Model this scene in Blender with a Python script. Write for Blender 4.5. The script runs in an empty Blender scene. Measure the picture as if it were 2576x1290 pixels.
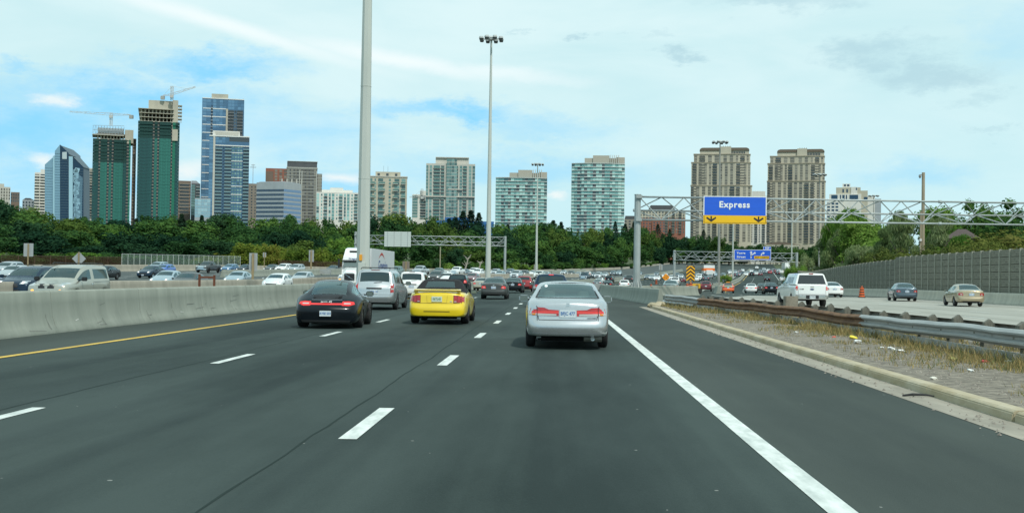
import bpy, bmesh, math, random
from mathutils import Vector, Matrix
from mathutils.bvhtree import BVHTree
random.seed(7)
R = math.radians
SC = bpy.context.scene
COL = SC.collection

# ------------------------------------------------------------------ camera
F = 2970.0                       # focal length, in the units of a 2576 px wide picture
CAMH = 1.5
cam_d = bpy.data.cameras.new('camera')
cam_d.sensor_width = 36.0
cam_d.lens = F / 2576 * 36
cam_d.clip_end = 12000
cam_d.clip_start = 0.1
cam = bpy.data.objects.new('camera', cam_d)
COL.objects.link(cam)
SC.camera = cam
CAMR = Matrix.Rotation(R(2.078), 3, 'Z') @ Matrix.Rotation(R(90 + .994), 3, 'X') @ Matrix.Rotation(R(.802), 3, 'Z')
cam.matrix_world = Matrix.Translation((0, 0, CAMH)) @ CAMR.to_4x4()

def project(x, y, z):
    v = CAMR.transposed() @ Vector((x, y, z - CAMH))
    return 1288 + F * v.x / -v.z, 645 - F * v.y / -v.z

def at(px, py, D):
    """world point seen at (px, py) at distance D straight ahead"""
    d = CAMR @ Vector(((px - 1288) / F, (645 - py) / F, -1))
    k = D / d.y
    return Vector((d.x * k, D, CAMH + d.z * k))

def atx(px, D, z):
    p = at(px, 690, D)
    dx = at(px, 690, D).x - at(px, 640, D).x
    dz = at(px, 690, D).z - at(px, 640, D).z
    return p.x + (z - p.z) * dx / dz

# ------------------------------------------------------------------ world and sun
SUN_EL, SUN_AZ = R(52), R(150)      # azimuth clockwise from +Y (road direction): behind, to the right
w = bpy.data.worlds.new('World'); SC.world = w; w.use_nodes = True
wt = w.node_tree; wt.nodes.clear()
def N(t, **k):
    n = wt.nodes.new(t)
    for a, b in k.items(): setattr(n, a, b)
    return n
def M_(op, a, b=None, c=None, clamp=False):
    n = N('ShaderNodeMath', operation=op, use_clamp=clamp)
    for i, v in enumerate((a, b, c)):
        if v is None: continue
        if isinstance(v, (int, float)): n.inputs[i].default_value = v
        else: wt.links.new(v, n.inputs[i])
    return n.outputs[0]
def smooth(v, lo, hi):
    n = N('ShaderNodeMapRange', interpolation_type='SMOOTHSTEP')
    wt.links.new(v, n.inputs[0]); n.inputs[1].default_value = lo; n.inputs[2].default_value = hi
    return n.outputs[0]
def mixc(f, a, b):
    n = N('ShaderNodeMix', data_type='RGBA')
    if isinstance(f, (int, float)): n.inputs[0].default_value = f
    else: wt.links.new(f, n.inputs[0])
    for i, v in ((6, a), (7, b)):
        if isinstance(v, tuple): n.inputs[i].default_value = (*v, 1)
        else: wt.links.new(v, n.inputs[i])
    return n.outputs[2]
sky = N('ShaderNodeTexSky', sky_type='NISHITA', sun_disc=False, sun_elevation=SUN_EL, sun_rotation=SUN_AZ)
sky.altitude = 150; sky.air_density = 1.0; sky.dust_density = .6; sky.ozone_density = 1.2
tc = N('ShaderNodeTexCoord')
sep = N('ShaderNodeSeparateXYZ'); wt.links.new(tc.outputs['Generated'], sep.inputs[0])
az = M_('ARCTAN2', sep.outputs[0], sep.outputs[1])
el = M_('ARCSINE', sep.outputs[2])
def noise(scale, detail, rough, sx, sy, off=0.0, dist=0.0):
    c = N('ShaderNodeCombineXYZ')
    wt.links.new(M_('MULTIPLY', az, sx), c.inputs[0]); wt.links.new(M_('MULTIPLY', el, sy), c.inputs[1]); c.inputs[2].default_value = off
    n = N('ShaderNodeTexNoise'); n.inputs['Scale'].default_value = scale; n.inputs['Detail'].default_value = detail
    n.inputs['Roughness'].default_value = rough; n.inputs['Distortion'].default_value = dist
    wt.links.new(c.outputs[0], n.inputs['Vector'])
    return n.outputs['Fac']
def aim(px, py):
    d = (CAMR @ Vector(((px - 1288) / F, (645 - py) / F, -1))).normalized()
    return math.atan2(d.x, d.y), math.asin(d.z)
wob1 = M_('SUBTRACT', noise(16, 8, .68, 1, 2.2, 3.1), .5)
wob2 = M_('SUBTRACT', noise(16, 8, .68, 1, 2.2, 8.7), .5)
def blob(px, py, rx, ry, wob=1.0, slope=0.0, s=(.0, 1.3)):
    """soft patch of sky round one direction, radii in the picture's units, ragged edge"""
    a0, e0 = aim(px, py)
    dx = M_('SUBTRACT', az, a0); dy = M_('SUBTRACT', el, e0)
    dy = M_('ADD', dy, M_('MULTIPLY', dx, slope))
    dx = M_('ADD', dx, M_('MULTIPLY', wob1, .16 * wob)); dy = M_('ADD', dy, M_('MULTIPLY', wob2, .06 * wob))
    dx = M_('DIVIDE', dx, rx / F); dy = M_('DIVIDE', dy, ry / F)
    r = M_('SQRT', M_('ADD', M_('MULTIPLY', dx, dx), M_('MULTIPLY', dy, dy)))
    return M_('SUBTRACT', 1.0, smooth(r, *s))
def vmax(l):
    o = l[0]
    for v in l[1:]: o = M_('MAXIMUM', o, v)
    return o
veil = noise(5, 6, .55, 1.0, 3.4, 1.7, .4)
streak = noise(9, 6, .6, .8, 7.0, 5.0, .6)
blue_here = vmax([blob(540, 165, 250, 48), blob(330, 255, 430, 75), blob(60, 330, 380, 110), blob(160, 470, 420, 90),
                  M_('MULTIPLY', blob(700, 330, 330, 90), .8), M_('MULTIPLY', blob(760, 470, 330, 70), .75), blob(1130, 285, 260, 38, 1, .06),
                  M_('MULTIPLY', blob(1350, 330, 240, 45), .5), M_('MULTIPLY', blob(1300, 430, 500, 60), .55), M_('MULTIPLY', blob(2300, 440, 170, 55), .45),
                  M_('MULTIPLY', blob(2560, 90, 120, 100), .25), M_('MULTIPLY', blob(20, 165, 110, 26), .6)])
# elsewhere the same broken veil goes on at random
wide = smooth(noise(1.6, 3, .5, 1.0, 1.6, 12.0), .50, .66)
fwd = M_('MULTIPLY', smooth(M_('ABSOLUTE', az), .75, .5), 1.0)
fwd = M_('MULTIPLY', fwd, smooth(el, .42, .30))
blue_any = M_('ADD', M_('MULTIPLY', blue_here, fwd), M_('MULTIPLY', wide, M_('SUBTRACT', .55, M_('MULTIPLY', fwd, .55))), clamp=True)
cloud_f = M_('SUBTRACT', 1.0, M_('MULTIPLY', blue_any, M_('ADD', .50, M_('MULTIPLY', smooth(veil, .75, .35), .75), clamp=True)), clamp=True)
cloud_f = M_('MAXIMUM', cloud_f, M_('MULTIPLY', smooth(streak, .50, .74), .3))
cumulus = M_('MULTIPLY', vmax([blob(478, 432, 44, 34, .35), blob(855, 450, 70, 18, .35), blob(1408, 492, 34, 11, .3), blob(105, 402, 46, 22, .4), blob(120, 246, 60, 20, .5)]), fwd)
SH = (.1, 1.2)
grey = M_('MULTIPLY', vmax([blob(1730, 131, 75, 22, 1.0, s=SH), blob(2190, 140, 150, 42, 1.1, s=SH), blob(2330, 190, 180, 40, 1.1, s=SH), M_('MULTIPLY', blob(2440, 250, 90, 28, 1.1, s=SH), .6),
                            blob(1462, 92, 50, 20, 1.1, s=SH), M_('MULTIPLY', blob(1290, 75, 22, 12, 1.1, s=SH), .5), M_('MULTIPLY', blob(1640, 84, 40, 14, 1.1, s=SH), .4),
                            M_('MULTIPLY', blob(1940, 0, 230, 32, 1.1, s=SH), .9), M_('MULTIPLY', blob(2540, 320, 60, 12, 1.1, s=SH), .5)]), fwd)
grey_any = M_('MULTIPLY', smooth(noise(4, 4, .6, 1, 1.8, 21.0), .60, .74), M_('SUBTRACT', .5, M_('MULTIPLY', fwd, .5)))
streak_hi = M_('MULTIPLY', vmax([blob(560, 62, 420, 24, .15, .23), blob(1000, 150, 320, 24, .2, .16), M_('MULTIPLY', blob(1250, 185, 260, 22, .3, .08), .7)]), fwd)
SKYS = .12
veil_col = mixc(smooth(veil, .3, .75), (5.0, 7.15, 7.5), (6.1, 7.8, 8.0))
veil_col = mixc(smooth(el, .02, .2), mixc(.6, veil_col, (5.0, 7.4, 7.9)), veil_col)
blue_sky = mixc(.86, sky.outputs[0], (2.1, 6.0, 8.9))
c = mixc(cloud_f, blue_sky, veil_col)
c = mixc(M_('MULTIPLY', streak_hi, .95), c, (7.5, 8.35, 8.45))
c = mixc(M_('MULTIPLY', cumulus, .85), c, (7.6, 8.1, 8.0))
c = mixc(M_('MULTIPLY', M_('MAXIMUM', grey, grey_any), .7), c, (3.8, 5.7, 6.4))
# below the horizon (never in view) the sky map is plain ground colour
c = mixc(smooth(sep.outputs[2], -.06, -.01), (1.0, 1.15, 1.1), c)
bg = N('ShaderNodeBackground'); bg.inputs[1].default_value = SKYS
wt.links.new(c, bg.inputs[0])
wo = N('ShaderNodeOutputWorld'); wt.links.new(bg.outputs[0], wo.inputs[0])

sd = bpy.data.lights.new('sun', 'SUN'); sd.energy = 3.0; sd.angle = R(2.5); sd.color = (1, .96, .88)
so = bpy.data.objects.new('sun', sd); COL.objects.link(so)
sv = Vector((math.sin(SUN_AZ) * math.cos(SUN_EL), math.cos(SUN_AZ) * math.cos(SUN_EL), math.sin(SUN_EL)))
so.rotation_euler = sv.to_track_quat('Z', 'Y').to_euler()
vs = SC.view_settings
vs.view_transform = 'Standard'; vs.look = 'None'; vs.gamma = 1; vs.exposure = 0.0
try: vs.use_curve_mapping = False
except Exception: pass
SC.cycles.max_bounces = 6; SC.cycles.transparent_max_bounces = 12
SC.cycles.diffuse_bounces = 3; SC.cycles.glossy_bounces = 3
SC.cycles.caustics_reflective = False; SC.cycles.caustics_refractive = False

# ------------------------------------------------------------------ materials
MATS = {}
def mat(name, col, rough=.7, metal=0., noise_amt=0., nscale=3., bump=0., coat=0., col2=None, spec=.5, detail=5, stretch=(1, 1, 1), bscale=None, flake=0.):
    """principled material; colour broken up by noise in object space (grain, wear)"""
    if name in MATS: return MATS[name]
    m = bpy.data.materials.new(name); m.use_nodes = True; MATS[name] = m
    nt = m.node_tree; b = nt.nodes['Principled BSDF']
    b.inputs['Base Color'].default_value = (*col, 1); b.inputs['Roughness'].default_value = rough
    b.inputs['Metallic'].default_value = metal; b.inputs['Specular IOR Level'].default_value = spec
    if coat: b.inputs['Coat Weight'].default_value = coat; b.inputs['Coat Roughness'].default_value = .05
    if noise_amt or col2 or bump:
        t = nt.nodes.new('ShaderNodeTexCoord'); mp = nt.nodes.new('ShaderNodeMapping'); mp.inputs['Scale'].default_value = stretch
        nt.links.new(t.outputs['Object'], mp.inputs[0])
        n = nt.nodes.new('ShaderNodeTexNoise'); n.inputs['Scale'].default_value = nscale; n.inputs['Detail'].default_value = detail
        n.inputs['Roughness'].default_value = .62
        nt.links.new(mp.outputs[0], n.inputs['Vector'])
        if noise_amt or col2:
            r = nt.nodes.new('ShaderNodeValToRGB')
            c2 = col2 or tuple(x * (1 - noise_amt) for x in col)
            c1 = col if col2 else tuple(min(1, x * (1 + noise_amt * .6)) for x in col)
            r.color_ramp.elements[0].position = .35; r.color_ramp.elements[1].position = .68
            r.color_ramp.elements[0].color = (*c2, 1); r.color_ramp.elements[1].color = (*c1, 1)
            nt.links.new(n.outputs['Fac'], r.inputs[0]); nt.links.new(r.outputs[0], b.inputs['Base Color'])
        if bump:
            n2 = nt.nodes.new('ShaderNodeTexNoise'); n2.inputs['Scale'].default_value = bscale or nscale * 6; n2.inputs['Detail'].default_value = 4
            nt.links.new(mp.outputs[0], n2.inputs['Vector'])
            bp = nt.nodes.new('ShaderNodeBump'); bp.inputs['Strength'].default_value = bump; bp.inputs['Distance'].default_value = .03
            nt.links.new(n2.outputs['Fac'], bp.inputs['Height']); nt.links.new(bp.outputs[0], b.inputs['Normal'])
    return m

def emis(name, col, e, base=None):
    m = mat(name, base or col, .3)
    b = m.node_tree.nodes['Principled BSDF']
    b.inputs['Emission Color'].default_value = (*col, 1); b.inputs['Emission Strength'].default_value = e
    return m

def see_glass(name, tint, refl=.9, base=.06):
    """car glass: tinted, seen through, mirror-like at a slant"""
    m = bpy.data.materials.new(name); m.use_nodes = True; nt = m.node_tree; nt.nodes.clear()
    o = nt.nodes.new('ShaderNodeOutputMaterial'); mx = nt.nodes.new('ShaderNodeMixShader')
    tr = nt.nodes.new('ShaderNodeBsdfTransparent'); tr.inputs[0].default_value = (*tint, 1)
    g = nt.nodes.new('ShaderNodeBsdfGlossy'); g.inputs[0].default_value = (refl * .8, refl, refl, 1); g.inputs['Roughness'].default_value = .04
    f = nt.nodes.new('ShaderNodeFresnel'); f.inputs[0].default_value = 1.65
    a = nt.nodes.new('ShaderNodeMath'); a.operation = 'ADD'; a.inputs[1].default_value = base; a.use_clamp = True
    nt.links.new(f.outputs[0], a.inputs[0]); nt.links.new(a.outputs[0], mx.inputs[0])
    nt.links.new(tr.outputs[0], mx.inputs[1]); nt.links.new(g.outputs[0], mx.inputs[2]); nt.links.new(mx.outputs[0], o.inputs[0])
    MATS[name] = m
    return m

# ------------------------------------------------------------------ mesh helpers
def link(name, me, m=None, parent=None, loc=None):
    o = bpy.data.objects.new(name, me)
    COL.objects.link(o)
    if parent is not None: o.parent = parent
    if loc is not None: o.location = loc
    if m is not None:
        if not me.materials: me.materials.append(m)
        elif me.materials[0] != m:
            o.material_slots[0].link = 'OBJECT'; o.material_slots[0].material = m
    return o

class MB:
    def __init__(s): s.v = []; s.f = []; s.mi = []; s.cur = 0
    def add(s, vs_, fs_):
        k = len(s.v); s.v += [tuple(p) for p in vs_]; s.f += [tuple(i + k for i in f) for f in fs_]; s.mi += [s.cur] * len(fs_)
    def box(s, x0, x1, y0, y1, z0, z1):
        s.add([(x0, y0, z0), (x1, y0, z0), (x1, y1, z0), (x0, y1, z0), (x0, y0, z1), (x1, y0, z1), (x1, y1, z1), (x0, y1, z1)],
              [(0, 3, 2, 1), (4, 5, 6, 7), (0, 1, 5, 4), (1, 2, 6, 5), (2, 3, 7, 6), (3, 0, 4, 7)])
    def tube(s, pts, rad, n=8, cap=True):
        pts = [Vector(p) for p in pts]
        rad = rad if isinstance(rad, (list, tuple)) else [rad] * len(pts)
        rings = []
        for i, p in enumerate(pts):
            d = (pts[min(i + 1, len(pts) - 1)] - pts[max(i - 1, 0)]).normalized()
            u = d.cross(Vector((0, 0, 1)))
            if u.length < .05: u = Vector((1, 0, 0))
            u.normalize(); v = d.cross(u).normalized()
            rings.append([p + (u * math.cos(a) + v * math.sin(a)) * rad[i] for a in [2 * math.pi * (k + .5) / n for k in range(n)]])
        vs_ = [q for r in rings for q in r]; fs_ = []
        for i in range(len(pts) - 1):
            for k in range(n): fs_.append((i * n + k, i * n + (k + 1) % n, (i + 1) * n + (k + 1) % n, (i + 1) * n + k))
        if cap:
            fs_.append(tuple(range(n))[::-1]); fs_.append(tuple((len(pts) - 1) * n + k for k in range(n)))
        s.add(vs_, fs_)
    def prism(s, poly, d0, d1, axis='y'):
        """poly in the plane across axis, extruded from d0 to d1"""
        n = len(poly)
        def P(a, b, d):
            return (a, d, b) if axis == 'y' else ((d, a, b) if axis == 'x' else (a, b, d))
        s.add([P(a, b, d0) for a, b in poly] + [P(a, b, d1) for a, b in poly],
              [tuple(range(n)), tuple(range(2 * n - 1, n - 1, -1))] + [(i, i + n, (i + 1) % n + n, (i + 1) % n) for i in range(n)])
    def build(s, name, mats=None, parent=None, smooth=False, bevel=0, loc=None):
        me = bpy.data.meshes.new(name)
        me.from_pydata(s.v, [], s.f)
        ml = mats if isinstance(mats, (list, tuple)) else [mats]
        for m in ml:
            if m is not None: me.materials.append(m)
        if len(ml) > 1: me.polygons.foreach_set('material_index', s.mi)
        if smooth: me.polygons.foreach_set('use_smooth', [True] * len(me.polygons))
        me.update()
        bm = bmesh.new(); bm.from_mesh(me); bmesh.ops.recalc_face_normals(bm, faces=bm.faces)
        if bevel:
            bmesh.ops.bevel(bm, geom=[e for e in bm.edges if len(e.link_faces) == 2 and e.calc_face_angle(0) > .5], offset=bevel, segments=2, affect='EDGES', clamp_overlap=True)
        bm.to_mesh(me); bm.free()
        o = bpy.data.objects.new(name, me); COL.objects.link(o)
        if parent is not None: o.parent = parent
        if loc is not None: o.location = loc
        return o

def thing(name, label, cat, loc=(0, 0, 0), rz=0, group=None):
    o = bpy.data.objects.new(name, None); COL.objects.link(o)
    o.empty_display_size = .3; o.location = loc; o.rotation_euler = (0, 0, rz)
    o['label'] = label; o['category'] = cat
    if group: o['group'] = group
    return o
def tag(o, label, cat, group=None):
    o['label'] = label; o['category'] = cat
    if group: o['group'] = group
    return o
def struct(o): o['kind'] = 'structure'; return o
def stuff(o, label=None, cat=None):
    o['kind'] = 'stuff'
    if label: o['label'] = label
    if cat: o['category'] = cat
    return o
def dup(o, parent=None):
    c_ = o.copy(); COL.objects.link(c_); c_.parent = parent
    for ch in o.children: dup(ch, c_)
    return c_
def text_mesh(body, size, extrude=.0, bold=.0, sx=1.0, space=1.0, align='CENTER'):
    cu = bpy.data.curves.new('text', 'FONT'); cu.body = body; cu.size = size; cu.extrude = extrude; cu.offset = bold
    cu.align_x = align; cu.align_y = 'CENTER'; cu.space_character = space; cu.resolution_u = 2
    o = bpy.data.objects.new('text', cu); COL.objects.link(o)
    dg = bpy.context.evaluated_depsgraph_get()
    me = bpy.data.meshes.new_from_object(o.evaluated_get(dg))
    bpy.data.objects.remove(o); bpy.data.curves.remove(cu)
    if sx != 1: me.transform(Matrix.Diagonal((sx, 1, 1, 1)))
    me.transform(Matrix.Rotation(R(90), 4, 'X'))      # stands upright, faces -y
    return me

# ------------------------------------------------------------------ the lie of the land
def lerp_tab(tab, x):
    if x <= tab[0][0]: return tab[0][1]
    for (a, b), (c_, d) in zip(tab, tab[1:]):
        if x <= c_:
            return b + (d - b) * (x - a) / (c_ - a)
    return tab[-1][1]
def smooth_tab(tab, x, h):
    return sum(lerp_tab(tab, x + k * h) for k in (-1, -.5, 0, .5, 1)) / 5
OFF = [(0, 0), (112, 0), (150, 2.6), (200, 9), (245, 17), (345, 35), (500, 62), (700, 97), (1000, 150), (1600, 255)]
P0 = [(0, 0), (120, 0), (150, -.2), (185, -.5), (215, -.3), (260, .2), (300, .6), (340, 1.1), (400, 2.2), (500, 4.2), (620, 6.5), (700, 8.3), (1000, 15), (1600, 24)]
P1 = [(0, 0), (100, .03), (135, .35), (200, 1.0), (260, 1.3), (340, 1.8), (400, 2.5), (500, 4.2), (620, 6.5), (700, 8.3), (1000, 15), (1600, 24)]
P2 = [(0, .1), (100, .45), (135, .72), (185, 1.3), (218, 1.7), (300, 2.1), (400, 2.9), (500, 4.4), (620, 6.5), (700, 8.3), (1000, 15), (1600, 24)]
TF = [(0, -75), (220, -75), (400, -52), (600, -46), (1600, -46)]   # lateral place of the far barrier
def off(D): return smooth_tab(OFF, D, 22)
def heading(D): return math.atan2(off(D + 4) - off(D - 4), 8)      # clockwise from +Y
def zroad(t, D):
    a = smooth_tab(P0, D, 12)
    if t > -12: return a
    b = smooth_tab(P1, D, 12)
    if t > -17: return a + (b - a) * (-12 - t) / 5
    if t > -25: return b
    c_ = smooth_tab(P2, D, 12)
    if t > -42: return b + (c_ - b) * (-25 - t) / 17
    return c_ + (-42 - t) * .007 * min(1, D / 150)
def P(t, D, dz=0.):
    return Vector((t + off(D), D, zroad(t, D) + dz))
def zhill(X, D):
    """height of the ground off the road"""
    t = X - off(D); tf = lerp_tab(TF, D)
    if t < tf:
        d = (tf - t)
        return zroad(tf, D) + min(d * .055, 9 + d * .004)
    if t > 34:
        return zroad(34, D) + min((t - 34) * .03, 3)
    return zroad(t, D)
# ------------------------------------------------------------------ ground and roads
def road_mat(name, c1, c2, seam=.0, rough=.84):
    """worn surface: long soft streaks along the lanes, blotches, fine grit, small pale chips"""
    m = bpy.data.materials.new(name); m.use_nodes = True; MATS[name] = m
    nt = m.node_tree; b = nt.nodes['Principled BSDF']; L = nt.links.new
    t = nt.nodes.new('ShaderNodeTexCoord')
    def nz(scale, det, st, ro=.6):
        mp = nt.nodes.new('ShaderNodeMapping'); mp.inputs['Scale'].default_value = st; L(t.outputs['Object'], mp.inputs[0])
        n = nt.nodes.new('ShaderNodeTexNoise'); n.inputs['Scale'].default_value = scale; n.inputs['Detail'].default_value = det; n.inputs['Roughness'].default_value = ro
        L(mp.outputs[0], n.inputs['Vector']); return n.outputs['Fac']
    def mr(v, a, c_, lo, hi):
        n = nt.nodes.new('ShaderNodeMapRange'); L(v, n.inputs[0])
        for i, k in enumerate((a, c_, lo, hi)): n.inputs[i + 1].default_value = k
        return n.outputs[0]
    def mm(op, a, c_):
        n = nt.nodes.new('ShaderNodeMath'); n.operation = op
        for i, k in enumerate((a, c_)):
            if isinstance(k, (int, float)): n.inputs[i].default_value = k
            else: L(k, n.inputs[i])
        return n.outputs[0]
    a = mr(nz(.9, 3, (1, .018, 1)), .42, .58, 0, 1)
    bl = mr(nz(.22, 4, (1, .3, 1)), .40, .60, 0, 1)
    gr = mr(nz(60, 2, (1, .5, 1)), .3, .7, -.09, .09)
    med = mr(nz(5, 4, (1, .18, 1)), .3, .7, -.08, .08)
    sx = nt.nodes.new('ShaderNodeSeparateXYZ'); L(t.outputs['Object'], sx.inputs[0])
    lane = mm('MULTIPLY', mm('COSINE', mm('MULTIPLY', sx.outputs[0], 1.698), 0), -.16)
    f = mm('ADD', mm('ADD', mm('ADD', mm('ADD', mm('MULTIPLY', a, .5), lane), mm('MULTIPLY', bl, .55)), gr), med)
    mx = nt.nodes.new('ShaderNodeMix'); mx.data_type = 'RGBA'; mx.clamp_factor = True; L(f, mx.inputs[0])
    mx.inputs[6].default_value = (*c1, 1); mx.inputs[7].default_value = (*c2, 1)
    chips = mr(nz(9, 1, (1, .7, 1), .9), .795, .81, 0, .55)
    m2 = nt.nodes.new('ShaderNodeMix'); m2.data_type = 'RGBA'; L(chips, m2.inputs[0]); L(mx.outputs[2], m2.inputs[6]); m2.inputs[7].default_value = (.4, .4, .37, 1)
    L(m2.outputs[2], b.inputs['Base Color'])
    L(mr(a, 0, 1, rough - .08, rough + .06), b.inputs['Roughness']); b.inputs['Specular IOR Level'].default_value = .12
    bp = nt.nodes.new('ShaderNodeBump'); bp.inputs['Strength'].default_value = .35; bp.inputs['Distance'].default_value = .008
    L(nz(70, 3, (1, 1, 1)), bp.inputs['Height']); L(bp.outputs[0], b.inputs['Normal'])
    return m
ASPH = road_mat('asphalt', (.018, .028, .026), (.050, .068, .063))
SHLD = road_mat('shoulder asphalt', (.038, .048, .043), (.062, .076, .068))
CONCR = road_mat('concrete road', (.25, .25, .215), (.37, .37, .325), rough=.8)
WBROAD = road_mat('grey road', (.055, .068, .066), (.10, .115, .11))
GRAVEL = mat('gravel', (.285, .25, .195), .95, nscale=6, bump=.5, bscale=60, col2=(.10, .088, .068), detail=9)
GRASSY = mat('rough grass', (.07, .09, .03), .95, nscale=.25, col2=(.035, .055, .02), bump=.5, bscale=2)
PAINTW = mat('white road paint', (.70, .73, .69), .8, col2=(.44, .48, .45), nscale=7, stretch=(1, .3, 1))
PAINTY = mat('yellow road paint', (.62, .40, .045), .6, noise_amt=.25, nscale=3, stretch=(1, .2, 1))
JERSEY = mat('barrier concrete', (.295, .315, .265), .85, nscale=1.1, col2=(.225, .245, .205), bump=.2, bscale=9, stretch=(1, 1.4, .3))
JDARK = mat('far barrier concrete', (.38, .35, .28), .9, nscale=.9, col2=(.27, .25, .20), stretch=(1, 1, .3))

def drange(a, b):
    """distances, closer together near the camera"""
    o = [a]
    while o[-1] < b - 1e-6:
        d = o[-1]; o.append(min(b, d + max(1.0, d * .05)))
    return o
def strip(name, tl, tr, D0, D1, dz, m, nx=2):
    ds = drange(D0, D1); vs_ = []; fs_ = []
    for d in ds:
        a = tl(d) if callable(tl) else tl; b = tr(d) if callable(tr) else tr
        for i in range(nx + 1): vs_.append(P(a + (b - a) * i / nx, d, dz))
    for j in range(len(ds) - 1):
        for i in range(nx):
            k = j * (nx + 1) + i; fs_.append((k, k + 1, k + nx + 2, k + nx + 1))
    me = bpy.data.meshes.new(name); me.from_pydata(vs_, [], fs_); me.materials.append(m)
    me.polygons.foreach_set('use_smooth', [True] * len(me.polygons)); me.update()
    return struct(link(name, me))
# ground sheet out to the horizon
ds = [-60, -20, 0, 20] + [40 + 20 * i for i in range(80)] + [1700, 1900, 2300, 3000, 4500, 8000]
xs_ = [-8000, -4500, -3000, -2000, -1400] + [-1000 + 25 * i for i in range(73)] + [900, 1100, 1500, 2200, 3200, 4500, 8000]
gv = []; gf = []
for d in ds:
    for x in xs_:
        t = x - off(d)
        z = zhill(x, d)
        edge = -lerp_tab(TF, d)
        if -edge - 26 < t < 38 + 26: z -= .9
        gv.append((x, d, z - .12))
nx = len(xs_)
for j in range(len(ds) - 1):
    for i in range(nx - 1): k = j * nx + i; gf.append((k, k + 1, k + nx + 1, k + nx))
me = bpy.data.meshes.new('ground'); me.from_pydata(gv, [], gf); me.materials.append(GRASSY); me.update()
struct(link('ground', me))
# verges beside the road, fine enough to meet the barriers
strip('verge', lambda d: lerp_tab(TF, d) - 34, lambda d: lerp_tab(TF, d) + .1, -20, 1200, -.03, GRASSY, 4)
strip('verge', 33.2, 70, -20, 1200, -.03, GRASSY, 3)
strip('road', lambda d: lerp_tab(TF, d), -12.2, -20, 1150, 0, WBROAD, 8)
def rt(d): return 5.0 if d < 66 else (5.0 if d < 70 else min(5.0 + (d - 70) * .16, 18))
strip('road', -12.2, -8.9, -20, 1150, .004, SHLD, 2)
strip('road', -9.3, 2.0, -20, 1150, .008, ASPH, 6)
strip('road', 2.0, lambda d: 4.72 if d < 62 else min(4.72 + (d - 62) * .25, 20), -20, 1150, .004, SHLD, 3)
strip('road', lambda d: 10.7 if d < 118 else 14, 33.3, -20, 118, -.002, CONCR, 4)
strip('road', 14, 33.3, 118, 1150, -.002, ASPH, 4)
strip('road', 4.5, 14.3, 58, 1150, -.006, SHLD, 2)
strip('gutter', 4.5, 5.0, -20, 63, .009, mat('gutter concrete', (.33, .30, .24), .9, nscale=3, col2=(.22, .20, .16), stretch=(1, .3, 1)))
# painted markings
def marks(name, t, D0, D1, on, period, wd, m, phase=0., dz=.013):
    b = MB(); d = D0 + phase
    while d < D1:
        e = min(d + on, D1)
        n = max(1, int((e - d) / 6))
        for i in range(n):
            a0, a1 = d + (e - d) * i / n, d + (e - d) * (i + 1) / n
            tt = t(a0) if callable(t) else t; t2 = t(a1) if callable(t) else t
            b.add([P(tt - wd / 2, a0, dz), P(tt + wd / 2, a0, dz), P(t2 + wd / 2, a1, dz), P(t2 - wd / 2, a1, dz)], [(0, 1, 2, 3)])
        if on >= period: d = e
        else: d += period
    return struct(b.build(name, m))
marks('edge_line', -9.42, -10, 700, 12, 12, .17, PAINTY)
marks('edge_line', 1.88, -10, 78, 12, 12, .20, PAINTW)
marks('edge_line', lambda d: 1.88 if d < 96 else 1.88 + (d - 96) * .15, 78, 150, 12, 12, .18, PAINTW)
# dashes measured at 11.0-13.5 m, then every nine metres
marks('lane_line', -1.86, 0, 420, 2.55, 9, .17, PAINTW, phase=1.68)
marks('lane_line', -5.58, 0, 420, 2.4, 9, .15, PAINTW, phase=1.27)
for tt in (1.9, 5.6, 9.3, 13.0): marks('lane_line', tt, 165 + tt, 420, 2.6, 9, .17, PAINTW)
for tt in (18.6, 22.4, 26.3): marks('lane_line', tt, 20 + tt / 4, 420, 2.8, 9, .16, PAINTW, dz=.006)
marks('edge_line', 14.9, 20, 118, 12, 12, .15, PAINTW, dz=.006)
marks('edge_line', 19.5, 160, 600, 12, 12, .18, PAINTY, dz=.006)
marks('edge_line', 30.4, 20, 600, 12, 12, .16, PAINTW, dz=.006)
marks('edge_line', 15.6, 170, 600, 12, 12, .18, PAINTW)
for tt in (-16.5, -20.3): marks('lane_line', tt, 20, 420, 2.8, 9, .17, PAINTW, dz=.006)
for tt in (-50.5, -54.3, -58.1, -63): marks('lane_line', tt, 60 - tt / 3, 420, 2.8, 9, .2, PAINTW, dz=.006)
marks('edge_line', -72, 60, 500, 12, 12, .25, PAINTW, dz=.006)
marks('edge_line', lambda d: -30 - d * .02, 60, 420, 12, 12, .22, PAINTW, dz=.006)
for tt in (-34.5, -38.5): marks('lane_line', tt, 70, 420, 2.8, 9, .2, PAINTW, dz=.006)
# fine tar seams between the paving passes
TAR = mat('tar seam', (.023, .036, .033), .95, spec=.1)
rs = random.Random(5)
def seam(t0, D0, D1, wd, amp):
    b = MB(); prev = None; d = D0; x = 0
    while d < D1:
        x += rs.uniform(-amp, amp); x *= .93
        a = (P(t0 + x - wd / 2, d, .0105), P(t0 + x + wd * rs.uniform(.3, .7), d, .0105))
        if prev: b.add([prev[0], prev[1], a[1], a[0]], [(0, 1, 2, 3)])
        prev = a; d += .5 + d * .01
    struct(b.build('tar_seam', TAR))
seam(-2.22, 3, 120, .022, .02); seam(-5.92, 3, 120, .02, .02);

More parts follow.
